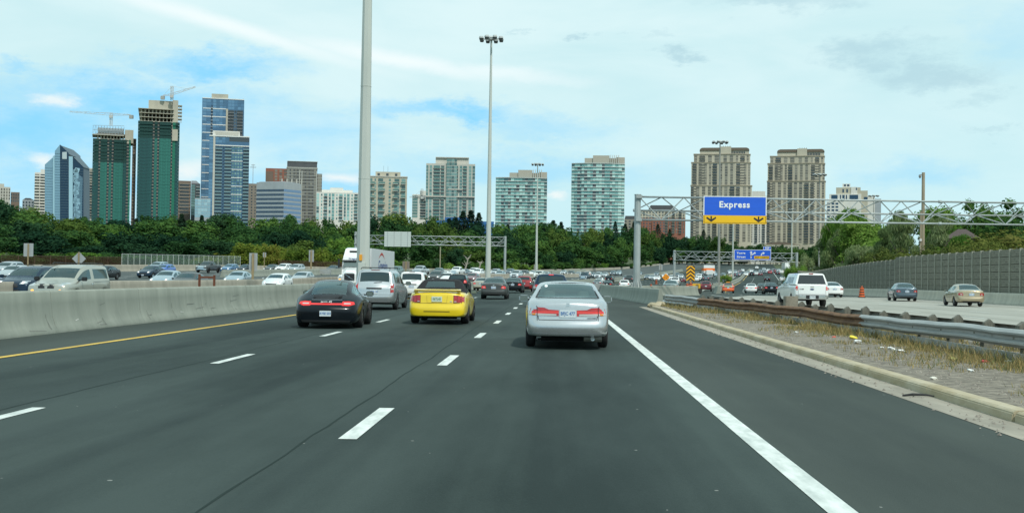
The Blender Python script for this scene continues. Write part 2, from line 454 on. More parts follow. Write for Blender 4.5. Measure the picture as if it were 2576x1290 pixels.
# ------------------------------------------------------------------ concrete barriers
def jersey_poly(h, w0=.30, w1=.08):
    rt_ = [(w0, 0), (w0, .07), (w0 - (w0 - w1 - .06) * .55, .18), (w1 + .10, .27), (w1 + .055, .38), (w1 + .02, h * .7), (w1, h - .05), (w1 - .04, h)]
    return rt_ + [(-a, z) for a, z in rt_[::-1]]
def seg_(b, m, root):
    o = b.build('barrier_segment', m, root)
    for f in o.data.polygons: f.use_smooth = len(f.vertices) == 4
def barrier(label, tf, D0, D1, h, m, seg=9.0, cat='barrier', w0=.30, w1=.09, hf=None, dz=0., chip=0.0):
    root = thing('concrete_barrier', label, cat, P(tf(D0), D0))
    org = root.location.copy()
    d = D0; k = 0
    while d < D1 - .1 and k < 290:
        L_ = seg if d < 120 else seg * 2.5
        e = min(d + L_, D1); b = MB(); n = max(1, int((e - d) / 4)); hh = hf(d) if hf else h
        poly = jersey_poly(hh, w0, w1); np_ = len(poly); vs_ = []
        g = .009
        for i in range(n + 1):
            dd = d + g + (e - d - 2 * g) * i / n
            for a, z in poly:
                jit = rs.uniform(-.004, .004)
                p = P(tf(dd) + a + jit, dd, z + dz if z > 0 else -.15); vs_.append(p - org)
        fs_ = [(i * np_ + q, i * np_ + (q + 1) % np_, (i + 1) * np_ + (q + 1) % np_, (i + 1) * np_ + q) for i in range(n) for q in range(np_)]
        b.add(vs_, fs_); b.add(vs_[:np_], [tuple(range(np_))]); b.add(vs_[-np_:], [tuple(range(np_))]); seg_(b, m, root)
        d = e; k += 1
    return root
bM = barrier('long pale concrete barrier beside the yellow line, left of the black coupe', lambda d: -12.2, 4, 560, 1.02, JERSEY, 6)
b2 = barrier('concrete barrier between the oncoming lanes, behind the beige minivan', lambda d: -25.6, 30, 420, .92, JDARK, 6)
b3 = barrier('pale low barrier behind the white hatchback, starting beside the black pickup', lambda d: -46, 151, 480, .95, JERSEY, 6)
bF = barrier('farthest concrete barrier along the foot of the wooded slope', lambda d: lerp_tab(TF, d), 90, 1100, 1.05, JDARK, 9)
bR = barrier('concrete barrier on the right curving in behind the silver sedan', lambda d: 5.95 - 1.95 * min(1, max(0, (d - 67) / 36)), 66.5, 114, .95, JERSEY, 3.2)
bR2 = barrier('concrete barrier in front of the big gantry post', lambda d: 4.3 + (d - 98) * .62, 98, 112, .9, JERSEY, 3)
bK = barrier('concrete barrier dividing the express lanes from the lanes of the orange taxi', lambda d: 17.3 + min(1.2, (d - 140) * .02), 141, 640, .95, JERSEY, 6, w0=.32, w1=.12)
bK2 = barrier('low barrier edging the planted strip behind the yellow and black chevron board', lambda d: 15.2 if d < 205 else 15.2 + (d - 205) * .03, 168, 300, .8, JERSEY, 6)
bW = barrier('low concrete barrier along the foot of the brown noise wall', lambda d: 33.0, 40, 420, .84, mat('warm barrier concrete', (.50, .47, .38), .9, nscale=1.1, col2=(.40, .38, .31), stretch=(1, 1.4, .3)), 4.5, w0=.3, w1=.1)
# cracks and scuffs near the camera, thin dark drips on the face
CRK = mat('dark crack', (.11, .11, .095), .95)
PALE = mat('pale scuff', (.62, .62, .57), .9)
for i in range(9):
    d = 25 + i * 3.1 + rs.uniform(-.6, .6); b = MB(); x0 = -12.2 + .155; z = rs.uniform(.05, .12); y = d; pts = []
    top = rs.uniform(.3, .6)
    while z < top:
        fx = -12.2 + (.305 if z < .08 else (.305 - (z - .08) / .25 * .155 if z < .33 else .15 - (z - .33) / .66 * .06)) + .004
        pts.append((fx, y, z)); z += .09; y += rs.uniform(-.05, .02)
    if len(pts) > 1:
        for p, q in zip(pts, pts[1:]):
            b.add([(p[0], p[1] - .011, p[2]), (p[0], p[1] + .011, p[2]), (q[0], q[1] + .009, q[2]), (q[0], q[1] - .009, q[2])], [(0, 1, 2, 3)])
        o = b.build('crack', CRK, bM); o.location = -bM.location
SCF = mat('tyre scuff', (.19, .195, .17), .9)
for i in range(30):
    d = rs.uniform(18, 60); z = rs.choice((rs.uniform(.38, .7), rs.uniform(.08, .3))); l_ = rs.uniform(.15, .9); z2 = z + rs.uniform(-.04, .06); b = MB()
    fx = lambda q: -12.2 + lerp_tab([(0, .3), (.07, .3), (.18, .22), (.27, .19), (.38, .145), (.7, .11), (1, .09)], q) + .008
    b.add([(fx(z), d, z), (fx(z2), d + l_, z2), (fx(z2 + .012), d + l_, z2 + .012), (fx(z + .018), d, z + .018)], [(0, 1, 2, 3)])
    o = b.build('scuff', PALE if i % 4 == 0 else SCF, bM); o.location = -bM.location
# ------------------------------------------------------------------ gore on the right: kerb, gravel, guardrail
KERB = mat('kerb concrete', (.45, .40, .29), .9, nscale=2.5, col2=(.33, .27, .16), bump=.5, bscale=14, stretch=(1, .5, 1))
kb = thing('kerb', 'long pale concrete kerb with rusty stains between the dark shoulder and the gravel', 'kerb', (5.05, 4, 0))
d = 4.0; i = 0
while d < 61:
    L_ = 3.0; b = MB(); g = .012; h = .13 + rs.uniform(-.006, .006); sk = rs.uniform(-.012, .012)
    b.prism([(-.08 + sk, -.1), (.17 + sk, -.1), (.17 + sk, h), (-.02 + sk, h), (-.06 + sk, h - .03)], d + g - 4, d + L_ - g - 4)
    b.build('kerb_stone', KERB, kb, bevel=.012); d += L_; i += 1
for (d_, r_) in ((61.6, .5), (62.6, .35), (60.9, .3)):
    bm = bmesh.new(); bmesh.ops.create_icosphere(bm, subdivisions=2, radius=r_)
    for v in bm.verts: v.co = Vector((v.co.x, v.co.y * 1.3, v.co.z * .5)) * rs.uniform(.8, 1.15)
    me = bpy.data.meshes.new('broken_kerb'); bm.to_mesh(me); bm.free(); me.materials.append(KERB)
    o = link('broken_concrete', me, loc=(5.2 + rs.uniform(-.2, .3), d_, .1))
    tag(o, 'broken lump of kerb concrete at the far tip of the gravel strip', 'rubble', 'broken kerb lumps')
gb = MB(); ds = drange(2, 66); prev = None
for d in ds:
    row = [Vector((5.2, d, .118)), Vector((6.4, d, .13)), Vector((7.6, d, .17)), Vector((8.8, d, .13)), Vector((10.75, d, .02))]
    if d > 61: row = [Vector((5.2 + (x.x - 5.2), d, x.z * (66 - d) / 5)) for x in row]
    if prev: 
        for a in range(4): gb.add([prev[a], prev[a + 1], row[a + 1], row[a]], [(0, 1, 2, 3)])
    prev = row
struct(gb.build('gravel_strip', GRAVEL, smooth=True))
def gz(x):
    return lerp_tab([(5.2, .118), (6.4, .13), (7.6, .17), (8.8, .13), (10.75, .02)], x)
# W-beam rails
STEEL = mat('galvanised rail', (.44, .45, .43), .5, .4, nscale=1.5, col2=(.31, .32, .31), stretch=(1, .5, 3))
RUST = mat('rusty rail', (.23, .125, .06), .85, 0, nscale=2.5, col2=(.12, .062, .032), stretch=(1, .7, 2), bump=.3)
WOOD = mat('weathered post', (.215, .21, .17), .95, nscale=5, col2=(.10, .097, .078), stretch=(2, 2, .5), bump=.4)
def wbeam(name, path, m, parent, prof_h=.155, side=-1):
    """corrugated rail swept along path of (x, y, z centre)"""
    prof = [(0, prof_h), (.03, prof_h * .93), (.085, prof_h * .62), (.085, prof_h * .42), (.01, prof_h * .12), (.01, -prof_h * .12), (.085, -prof_h * .42), (.085, -prof_h * .62), (.03, -prof_h * .93), (0, -prof_h)]
    back = [(x - .012, z * .97) for x, z in prof[::-1]]
    pr = prof + back; n = len(pr); b = MB(); vs_ = []
    for (x, y, z) in path:
        for a, c_ in pr: vs_.append((x + side * a, y, z + c_))
    fs_ = [(i * n + q, i * n + (q + 1) % n, (i + 1) * n + (q + 1) % n, (i + 1) * n + q) for i in range(len(path) - 1) for q in range(n)]
    fs_ += [tuple(range(n)), tuple((len(path) - 1) * n + q for q in range(n))]
    b.add(vs_, fs_); return b.build(name, m, parent)
def railx(d):
    return lerp_tab([(0, 7.7), (30, 7.8), (45, 7.35), (55, 6.5), (62, 5.85), (70, 5.7)], d)
def railz(d):
    base = lerp_tab([(0, .60), (19, .60), (27, .545), (31, .50), (36, .55), (48, .50), (60, .55), (70, .6)], d)
    return base + .012 * math.sin(d * .9) + .006 * math.sin(d * 2.3)
g1 = thing('guardrail', 'near guardrail beside the gravel: bright steel in front, rusty brown beyond', 'guardrail', (0, 0, 0))
def seg_path(a, b_, st=.5):
    o = []; d = a
    while d < b_ - .01: o.append((railx(d), d, railz(d))); d += st
    o.append((railx(b_), b_, railz(b_))); return o
joints = [6, 9.8, 13.6, 17.4, 21.2, 25.0, 30.2]
for a, b_ in zip(joints, joints[1:]): wbeam('steel_rail', seg_path(a, b_ + .06), STEEL, g1)
joints = [30.0, 34, 38, 42, 46, 50, 54]
for a, b_ in zip(joints, joints[1:]): wbeam('rusty_rail', [(x - .012 * (i % 2), y, z - .004) for i, (x, y, z) in enumerate(seg_path(a, b_ + .06))], RUST, g1)
for a, b_ in ((54, 58), (58, 62)): wbeam('steel_rail', seg_path(a, b_ + .05), STEEL, g1)
wbeam('steel_rail', [(x - .02, y, z - .33) for x, y, z in seg_path(55, 63)], STEEL, g1)
d = 6.9
while d < 62:      # posts, blocks and the lower rub rail
    x = railx(d) + .2; b = MB(); b.box(x - .08, x + .1, d - .1, d + .1, 0, railz(d) + .1); b.build('post', WOOD, g1)
    b = MB(); b.box(x - .21, x - .085, d - .08, d + .08, railz(d) - .14, railz(d) + .13); b.build('spacer_block', WOOD, g1)
    if d < 60:
        b = MB(); xa, xb = railx(d), railx(d + 1.85); zz = .28
        b.add([(xa - .03, d, zz - .07), (xa - .03, d, zz + .07), (xb - .03, d + 1.83, zz + .07), (xb - .03, d + 1.83, zz - .07),
               (xa, d, zz - .07), (xa, d, zz + .07), (xb, d + 1.83, zz + .07), (xb, d + 1.83, zz - .07)],
              [(0, 1, 2, 3), (4, 7, 6, 5), (0, 4, 5, 1), (1, 5, 6, 2), (2, 6, 7, 3), (3, 7, 4, 0)])
        b.build('rub_rail', STEEL if d < 36 or int(d) % 3 else mat('dull rub rail', (.22, .22, .18), .8, nscale=3, col2=(.13, .12, .1)), g1)
    d += 1.9
g2 = thing('guardrail', 'second guardrail behind the rusty one, a row of weathered posts with pointed tops', 'guardrail', (0, 0, 0))
def r2x(d): return lerp_tab([(0, 10.1), (30, 10.0), (50, 9.2), (66, 7.6)], d)
d = 8.1; 
while d < 64:
    x = r2x(d); z = .72 + rs.uniform(-.04, .05); b = MB(); tz = rs.uniform(-.02, .02)
    b.prism([(-.115, -.05), (.115, -.05), (.115, z - .12), (.02 + tz, z - .02), (-.115, z - .11)], -.1, .1)
    o = b.build('post', WOOD, g2, loc=(x, d, 0)); o.rotation_euler = (0, rs.uniform(-.05, .05), rs.uniform(-.15, .15))
    d += 1.95 + rs.uniform(-.12, .12)
p2 = lambda a, b_: [(r2x(a + (b_ - a) * i / 6) + .16, a + (b_ - a) * i / 6, .46) for i in range(7)]
for k in range(14): wbeam('rail', p2(7 + k * 4, 11.05 + k * 4), mat('grey rail', (.2, .2, .17), .7, .2, nscale=3, col2=(.12, .11, .09)), g2, .14, 1)
# concrete block behind the rail
b = MB(); b.box(-.23, .23, -.25, .25, 0, .93)
tag(b.build('concrete_block', mat('block concrete', (.30, .27, .21), .9, nscale=6, col2=(.2, .18, .14), bump=.4), bevel=.02, loc=(8.85, 44.6, 0)), 'square upright concrete block in front of the white pickup', 'concrete block')
# dry grass and weeds: nobody could count them
gm = bpy.data.materials.new('dry grass'); gm.use_nodes = True
nt = gm.node_tree; bs = nt.nodes['Principled BSDF']; bs.inputs['Roughness'].default_value = .9
gi = nt.nodes.new('ShaderNodeNewGeometry'); rp = nt.nodes.new('ShaderNodeValToRGB'); nt.links.new(gi.outputs['Random Per Island'], rp.inputs[0])
rp.color_ramp.elements[0].color = (.36, .28, .12, 1); rp.color_ramp.elements[1].color = (.09, .13, .045, 1); rp.color_ramp.elements[1].position = .95
e = rp.color_ramp.elements.new(.55); e.color = (.27, .20, .07, 1); nt.links.new(rp.outputs[0], bs.inputs['Base Color'])
b = MB(); rg = random.Random(11)
for c_ in range(2300):
    d = 9 + 52 * rg.random() ** 1.2
    if rg.random() < .8: x = railx(d) + rg.gauss(-.32, .36)
    else: x = railx(d) - rg.uniform(.3, 2.0)
    if rg.random() < .12: x = r2x(d) + rg.uniform(-.5, .6)
    if x < 5.5: continue
    if math.sin(d * 1.7 + x) + math.sin(d * .63) < -.7 and x < railx(d) - .2: continue
    hh = rg.uniform(.07, .24) * (1.25 if x > railx(d) - .45 else .6)
    for k in range(15 if d < 35 else 9):
        px_, py_ = x + rg.gauss(0, .11), d + rg.gauss(0, .13); h = hh * rg.uniform(.5, 1.15); z0 = gz(px_)
        a = rg.uniform(0, 6.28); ww = .004 + d * .0002; lx, ly = rg.gauss(0, .5) * h, rg.gauss(0, .35) * h
        b.add([(px_ - ww * math.cos(a), py_ - ww * math.sin(a), z0 - .02), (px_ + ww * math.cos(a), py_ + ww * math.sin(a), z0 - .02), (px_ + lx, py_ + ly, z0 + h)], [(0, 1, 2)])
stuff(b.build('dry_grass', gm), 'dry yellow grass and weeds growing along the guardrail', 'grass')
# pebbles
b = MB()
for c_ in range(2600):
    d = 7 + 40 * rg.random() ** 1.5; x = rg.uniform(5.3, 7.8); r_ = rg.uniform(.008, .028); z = gz(x)
    if rg.random() < .12: x = rg.uniform(4.4, 5.0); z = .01
    b.add([(x - r_, d, z), (x, d - r_, z), (x + r_, d, z), (x, d + r_, z), (x, d, z + r_)], [(0, 1, 4), (1, 2, 4), (2, 3, 4), (3, 0, 4)])
stuff(b.build('pebbles', mat('pebble', (.36, .33, .28), .95, nscale=20, col2=(.14, .12, .1))), 'loose pebbles scattered on the gravel strip', 'gravel')
# litter
def crumple(name, x, y, sx, sy, sz, col, label, cat, seed):
    q = random.Random(seed); bm = bmesh.new(); bmesh.ops.create_icosphere(bm, subdivisions=2, radius=1)
    for v in bm.verts: v.co *= q.uniform(.62, 1.15); v.co = Vector((v.co.x * sx, v.co.y * sy, v.co.z * sz))
    me = bpy.data.meshes.new(name); bm.to_mesh(me); bm.free(); me.materials.append(mat('litter %s' % str(col), col, .6))
    o = link(name, me, loc=(x, y, gz(x) + sz * .55)); o.rotation_euler = (q.uniform(-.3, .3), q.uniform(-.3, .3), q.uniform(0, 6)); tag(o, label, cat)
def lit(px, py): 
    p = at(px, py, 10); k = (CAMH - .17) / (CAMH - p.z); return p.x * k, 10 * k
for i, (px, py, s, col, nm, lb) in enumerate((
    (2147, 850, .10, (.75, .60, .05), 'wrapper', 'yellow crumpled wrapper in the dry grass under the rail joint'),
    (2160, 860, .11, (.75, .75, .72), 'plastic_bag', 'white crumpled plastic bag just below the yellow wrapper'),
    (2243, 876, .07, (.75, .75, .72), 'plastic_bag', 'white scrap of plastic on the gravel, right of the plastic bag'),
    (2266, 881, .07, (.7, .7, .68), 'paper_cup', 'small white crushed cup at the edge of the dry grass'),
    (2217, 872, .05, (.65, .66, .64), 'paper_scrap', 'small pale paper scrap in the dry grass, middle of the strip'),
    (2098, 846, .05, (.60, .10, .06), 'drink_can', 'small red crushed can in the dry grass under the rusty rail'),
    (2478, 911, .065, (.50, .06, .06), 'wrapper', 'red crumpled wrapper lying under the bright steel rail'),
    (2538, 914, .09, (.7, .7, .68), 'plastic_bag', 'white crumpled bag at the far right under the steel rail'),
    (2443, 928, .05, (.75, .75, .72), 'paper_cup', 'small white cup lying on the gravel at lower right'),
    (2398, 903, .07, (.5, .52, .2), 'bottle', 'crushed greenish bottle in the dry grass, below the rub rail'),
    (2350, 945, .05, (.6, .58, .5), 'paper_scrap', 'flat pale paper scrap on bare gravel near the kerb'),
    (2003, 834, .06, (.75, .75, .72), 'paper_scrap', 'white paper scrap far along the gravel strip'))):
    x, y = lit(px, py); crumple(nm, x, y, s * 1.3, s, s * .5, col, lb, 'litter', i)
b = MB(); q = at(2270, 998, 10); k = CAMH / (CAMH - q.z); b.tube([(0, 0, 0), (.12, -.05, .02), (.3, -.02, .015), (.42, -.06, .0)], [.012, .02, .016, .006], 5)
tag(b.build('rubber_strip', mat('black rubber scrap', (.03, .03, .03), .8), loc=(q.x * k, 10 * k, .02)), 'black strip of tyre rubber lying in the gutter by the kerb crack', 'rubber scrap')

# ------------------------------------------------------------------ noise wall
NW = mat('noise wall panel', (.225, .22, .17), .95, nscale=2.2, col2=(.165, .16, .125), stretch=(1, 1, 3), bump=.5, bscale=9)
NWP = mat('noise wall post', (.34, .335, .27), .9, noise_amt=.15)
SLOT = mat('panel groove', (.085, .082, .065), .95)
nw = thing('noise_wall', 'tall brown noise wall of stacked panels between posts at the right', 'wall', (0, 0, 0))
T_W = 33.5; dd_ = 2.0; d = 62.0; count = 0
def wtop(D): return 4.05 + zroad(T_W, D) if D < 121 else 3.82 + zroad(T_W, D) - min(.3, (D - 121) * .004)
pan_far = MB(); pan_meshes = {}
slots = MB()
while d < 420:
    D0, D1 = d, d + dd_
    p0, p1 = P(T_W, D0), P(T_W, D1); zb = .72 + p0.z; zt = wtop((D0 + D1) / 2)
    u = (p1 - p0); u.z = 0; L_ = u.length; ang = math.atan2(u.x, u.y)
    rows = 6; hh = (zt - zb) / rows
    mid = (p0 + p1) / 2
    if d < 158:
        for r_ in range(rows):
            key = (round(L_, 2), round(hh, 2))
            if key not in pan_meshes:
                b = MB(); b.box(-.06, .06, -L_ / 2 + .04, L_ / 2 - .04, .018, hh - .018)
                o = b.build('wall_panel', NW, nw, bevel=.008); pan_meshes[key] = o.data
            else: o = link('wall_panel', pan_meshes[key], parent=nw)
            o.location = (mid.x + rs.uniform(-.012, .012), mid.y, zb + r_ * hh); o.rotation_euler = (0, 0, -ang); count += 1
    else:
        for r_ in range(rows):
            a, c_ = p0, p1; z0, z1 = zb + r_ * hh + .02, zb + (r_ + 1) * hh - .02
            pan_far.add([(a.x - .06, a.y + .06, z0), (c_.x - .06, c_.y - .06, z0), (c_.x - .06, c_.y - .06, z1), (a.x - .06, a.y + .06, z1)], [(0, 1, 2, 3)])
    # broken dashes cut along the middle of each panel
    for r_ in range(rows):
        for k in range(4):
            if rs.random() < .25: continue
            s0 = (k + .15 + rs.uniform(-.1, .1)) / 4; s1 = s0 + .13; z = zb + (r_ + (.33 if k % 2 else .66)) * hh
            a, c_ = p0.lerp(p1, s0), p0.lerp(p1, s1)
            slots.add([(a.x - .078, a.y, z - .012), (c_.x - .078, c_.y, z - .012), (c_.x - .078, c_.y, z + .012), (a.x - .078, a.y, z + .012)], [(0, 1, 2, 3)])
    b = MB(); b.box(-.11, .1, -.075, .075, 0, zt - zb + .03); 
    if d < 300:
        o = b.build('wall_post', NWP, nw, loc=(p0.x - .03, p0.y, zb)); o.rotation_euler = (0, 0, -ang)
    d += dd_
stuff(pan_far.build('far_wall_panels', NW, nw)); stuff(slots.build('panel_grooves', SLOT, nw))
b = MB(); prev = None
for k in range(60):
    D = 62 + k * 6; p = P(T_W, D); q = (Vector((p.x + .08, D, p.z - .1)), Vector((p.x + .08, D, wtop(D) - .05)))
    if prev: b.add([prev[0], q[0], q[1], prev[1]], [(0, 1, 2, 3)])
    prev = q
b.build('wall_backing', SLOT, nw)
# ------------------------------------------------------------------ masts, gantries, signs, fences
POLE = mat('mast steel', (.52, .55, .50), .6, .0, nscale=.5, col2=(.44, .47, .43), stretch=(1, 1, .2))
POLED = mat('dull mast steel', (.30, .31, .28), .6, .0, nscale=1, col2=(.22, .22, .2))
LAMPM = mat('lamp housing', (.42, .45, .44), .5); LAMPD = mat('lamp glass', (.05, .06, .06), .3)
GSTEEL = mat('gantry steel', (.40, .44, .43), .5, .25, nscale=.8, col2=(.33, .36, .35))
GREYB = mat('sign back aluminium', (.36, .38, .38), .55, .2, noise_amt=.08)
SIGNPOST = mat('wooden sign post', (.34, .27, .15), .9, nscale=6, col2=(.24, .18, .1), stretch=(1, 1, .2))
def Dfor(px, t, lo=20, hi=1100):
    f = lambda D: project(*P(t(D) if callable(t) else t, D))[0] - px
    for _ in range(40):
        m_ = (lo + hi) / 2
        if f(m_) < 0: lo = m_
        else: hi = m_
    return m_
def mast(label, px, D, ztop, r0, r1, n=8, m=None, lamps=8, headr=1.35, detail=False):
    m = m or POLE
    X = atx(px, D, 3); z0 = zhill(X, D) - .3; t = thing('high_mast_light', label, 'light mast', (X, D, z0), group='high mast lights')
    H = ztop - z0
    b = MB(); b.tube([(0, 0, 0), (0, 0, H * .45), (0, 0, H)], [r0, r0 + (r1 - r0) * .48, r1], n); b.build('pole', m, t)
    if detail:
        for zz in (H * .24, H * .42):
            rr = r0 + (r1 - r0) * zz / H + .006; b = MB(); b.tube([(0, 0, zz), (0, 0, zz + .06)], rr, n); b.build('pole_collar', m, t)
        b = MB(); b.box(-r0 * .55, r0 * .5, -r0 - .1, -r0 * .8, .6, 2.6); b.build('access_box', m, t, bevel=.02)
        b = MB(); b.box(-.17, .0, -r0 - .115, -r0 - .1, 2.72, 3.1); b.box(-.17, 0, -r0 - .1, -r0 + .08, 2.72, 3.1); b.build('warning_label', mat('orange label', (.75, .32, .02), .6), t)
    b = MB(); b.tube([(0, 0, H - .35), (0, 0, H - .1)], [.42, .42], 12); b.tube([(0, 0, H - .1), (0, 0, H + .12)], [.5, .35], 12); b.build('head_ring', LAMPM, t)
    for k in range(lamps):
        a = 2 * math.pi * (k + .5) / lamps; x, y = headr * math.cos(a), headr * math.sin(a)
        b = MB(); b.tube([(x * .28, y * .28, H - .25), (x * .82, y * .82, H - .22)], .05, 5); b.tube([(x, y, H - .22), (x, y, H + .02)], [.33, .26], 8)
        o = b.build('lamp_head', LAMPM, t)
        b = MB(); b.tube([(x, y, H - .5), (x, y, H - .22)], [.24, .30], 8); b.build('lamp_lens', LAMPD, o)
    return t
mast('very tall white light mast nearest the camera, running out of the top of the picture', 914, 76, 33, .45, .22, 8, detail=True, headr=1.4)
mast('tall pale light mast right of the yellow convertible, its cluster of lamps against the sky', 1228, 150, 32, .37, .12, 12, detail=False, headr=1.35)
mast('slim pale light mast standing in front of the shorter aqua tower', 1349, 300, 30.4, .36, .13, headr=1.4)
mast('brownish light mast with lamps just above the left beige tower', 1808, 250, 30.7, .33, .12, m=POLED, headr=1.5)
mast('white light mast whose foot shows under the left part of the blue Express board', 1843, 400, 29.5, .34, .14, headr=1.4)
mast('white light mast below the gantry in front of the right beige tower', 1991, 540, 34, .38, .16, headr=1.4)
mast('thin grey light mast standing before the right edge of the right beige tower', 2060, 322, 30.5, .26, .10, m=POLED, headr=1.6)
mast('small far light mast right of the white stepped building', 2196, 392, 30, .24, .1, m=POLED, headr=1.5)

def truss(root, A, Bp, ht, depth, step, rc, rb):
    """A, Bp: ends of the top front chord; three chords and their lacing"""
    A, Bp = Vector(A), Vector(Bp); u = (Bp - A); L_ = u.length; u.normalize(); back = Vector((-u.y, u.x, 0)) * depth
    up = Vector((0, 0, 1))
    chords = {'t': A, 'b': A - up * ht, 'm': A - up * ht * .55 + back}
    for k in 'tbm':
        b = MB(); p = chords[k]; b.tube([p, p + u * L_], rc, 8); b.build('chord', GSTEEL, root, smooth=True)
    n = int(L_ / step); step = L_ / n
    for (a_, b__, ph) in (('t', 'b', 0), ('t', 'm', 1), ('m', 'b', 0)):
        for i in range(n):
            s0, s1 = (a_, b__) if (i + ph) % 2 == 0 else (b__, a_)
            b = MB(); b.tube([chords[s0] + u * step * i, chords[s1] + u * step * (i + 1)], rb, 6, cap=False); b.build('brace', GSTEEL, root)
    x = 0
    while x < L_:
        for k in 'tbm':
            b = MB(); p = chords[k] + u * x; b.tube([p - u * .12, p + u * .12], rc * 1.7, 8); b.build('joint_flange', GSTEEL, root)
        x += 9.0
# nearest gantry
g = thing('sign_gantry', 'big overhead gantry carrying the blue Express board across the right lanes', 'gantry', (atx(1602, 100, 2), 100, 0))
o0 = g.location.copy()
pz = at(1602, 494, 100).z
e1 = at(2590, 511, 106)
truss(g, Vector((0, 0, pz)) + Vector((.1, -.25, -.05)), e1 + (e1 - Vector((o0.x, 100, pz))) * .1 - o0, 1.93, 1.5, 1.9, .085, .05)
b = MB(); b.tube([(0, 0, -.2), (0, 0, .9), (0, 0, pz + .12)], [.31, .30, .27], 10); b.build('post', GSTEEL, g, smooth=False)
b = MB(); b.tube([(0, 0, pz + .12), (0, 0, pz + .17)], .3, 10); b.build('post_cap', GSTEEL, g)
for k in range(8):
    a = math.pi / 4 * k + .2; b = MB(); c_, s_ = math.cos(a), math.sin(a)
    b.add([(c_ * .3 - s_ * .02, s_ * .3 + c_ * .02, .72), (c_ * .3 - s_ * .02, s_ * .3 + c_ * .02, 1.35), (c_ * .52 - s_ * .02, s_ * .52 + c_ * .02, .72),
           (c_ * .3 + s_ * .02, s_ * .3 - c_ * .02, .72), (c_ * .3 + s_ * .02, s_ * .3 - c_ * .02, 1.35), (c_ * .52 + s_ * .02, s_ * .52 - c_ * .02, .72)],
          [(0, 1, 2), (5, 4, 3), (0, 3, 4, 1), (1, 4, 5, 2), (2, 5, 3, 0)]); b.build('base_gusset', GSTEEL, g)
b = MB(); b.box(-.75, .75, -.6, .6, -.1, .72); b.build('concrete_footing', JERSEY, g)
for zz in (pz - .05, pz - 1.98):
    b = MB(); b.box(-.16, .36, -.42, .0, zz - .14, zz + .14); b.build('chord_bracket', GSTEEL, g, bevel=.02)
BLUE = mat('sign blue', (.012, .105, .62), .45, noise_amt=.06, nscale=1.5, stretch=(.3, 1, 3)); YEL = mat('sign yellow', (.80, .46, .004), .45); BLK = mat('sign black', (.015, .015, .015), .5); WHT = mat('sign white', (.78, .80, .78), .45)
def board(root, x0, x1, z0, z1, y, m, name='sign_panel', frame=None, th=.06):
    b = MB(); b.box(x0, x1, y, y + th, z0, z1); o = b.build(name, m, root)
    if frame:
        w_ = frame
        for q in ((x0, x1, z1 - w_, z1), (x0, x1, z0, z0 + w_), (x0, x0 + w_, z0 + w_, z1 - w_), (x1 - w_, x1, z0 + w_, z1 - w_)):
            b = MB(); b.box(q[0], q[1], y - .006, y, q[2], q[3]); b.build('sign_border', WHT, root)
    return o
def words(root, s, size, x, z, y, m, bold=.012, name='lettering', sx=1.0, space=1.08, align='CENTER'):
    me = text_mesh(s, size, .002, bold, sx, space, align); me.name = name
    return link(name, me, m, root, (x, y, z))
sg = thing('overhead_sign', 'blue Express board with a yellow strip and two black arrows hanging on the gantry', 'road sign', (0, 99.35, 0))
pa, pb = at(1770, 492, 99.35), at(1928, 565, 99.35)
x0, x1, z1, z0 = pa.x, pb.x, pa.z - .03, pb.z + .03
zs = z0 + (z1 - z0) * .305
board(sg, x0, x1, zs, z1, 0, BLUE); board(sg, x0, x1, z0, zs - .002, 0, YEL, 'yellow_strip')
for q in ((x0, x1, z1 - .07, z1), (x0, x0 + .07, zs, z1 - .07), (x1 - .07, x1, zs, z1 - .07)):
    b = MB(); b.box(q[0], q[1], -.008, 0, q[2], q[3]); b.build('sign_border', WHT, sg)
b = MB(); b.box(x0 + .06, x1 - .06, -.006, 0, z0 + .07, z0 + .10); b.box(x0 + .06, x0 + .085, -.006, 0, z0 + .1, zs - .05); b.box(x1 - .085, x1 - .06, -.006, 0, z0 + .1, zs - .05); b.build('strip_border', BLK, sg)
words(sg, 'Express', .72, (x0 + x1) / 2 - .05, (zs + z1) / 2 + .08, -.02, WHT, .022, space=1.14)
for cx in (x0 + (x1 - x0) * .125, x1 - (x1 - x0) * .125):
    b = MB(); zc = z0 + .39; 
    b.prism([(cx - .06, zc + .24), (cx + .06, zc + .24), (cx + .06, zc - .02), (cx + .36, zc + .18), (cx + .42, zc + .06), (cx, zc - .25), (cx - .42, zc + .06), (cx - .36, zc + .18), (cx - .06, zc - .02)], -.01, 0); b.build('down_arrow', BLK, sg)
for k in range(5):
    xx = x0 + (x1 - x0) * (k + .5) / 5; b = MB(); b.box(xx - .04, xx + .04, .06, .3, z0, z1); b.build('sign_bracket', GSTEEL, sg)
# Yonge Street gantry
D = 262
g = thing('sign_gantry', 'far overhead gantry carrying the Yonge Street board', 'gantry', (atx(1696, D, 2), D, zroad(10, D) - .3)); o0 = g.location.copy()
pt = at(1696, 632, D); e1 = at(2005, 637.5, D + 4)
truss(g, pt + Vector((.1, -.3, 0)) - o0, e1 - o0, 1.95, 1.5, 1.9, .085, .055)
b = MB(); b.tube([(0, 0, 0), (0, 0, pt.z - o0.z + .25)], .29, 10); b.build('post', GSTEEL, g)
b = MB(); q = e1 - o0; b.tube([(q.x, q.y + .2, -2), (q.x, q.y + .2, q.z + .25)], .29, 10); b.build('post', GSTEEL, g)
sg = thing('overhead_sign', 'blue Yonge Street board with exit arrows on the far gantry', 'road sign', (0, D - .6, 0))
pa, pb = at(1847, 627.3, D - .6), at(1939.5, 654.7, D - .6); x0, x1, z1, z0 = pa.x, pb.x, pa.z, pb.z; W_ = x1 - x0
board(sg, x0, x1, z0, z1, 0, BLUE, frame=.09)
pa = at(1920, 620, D - .6); board(sg, pa.x, x1, z1 + .003, pa.z, 0, BLUE, 'exit_number_panel', frame=.06)
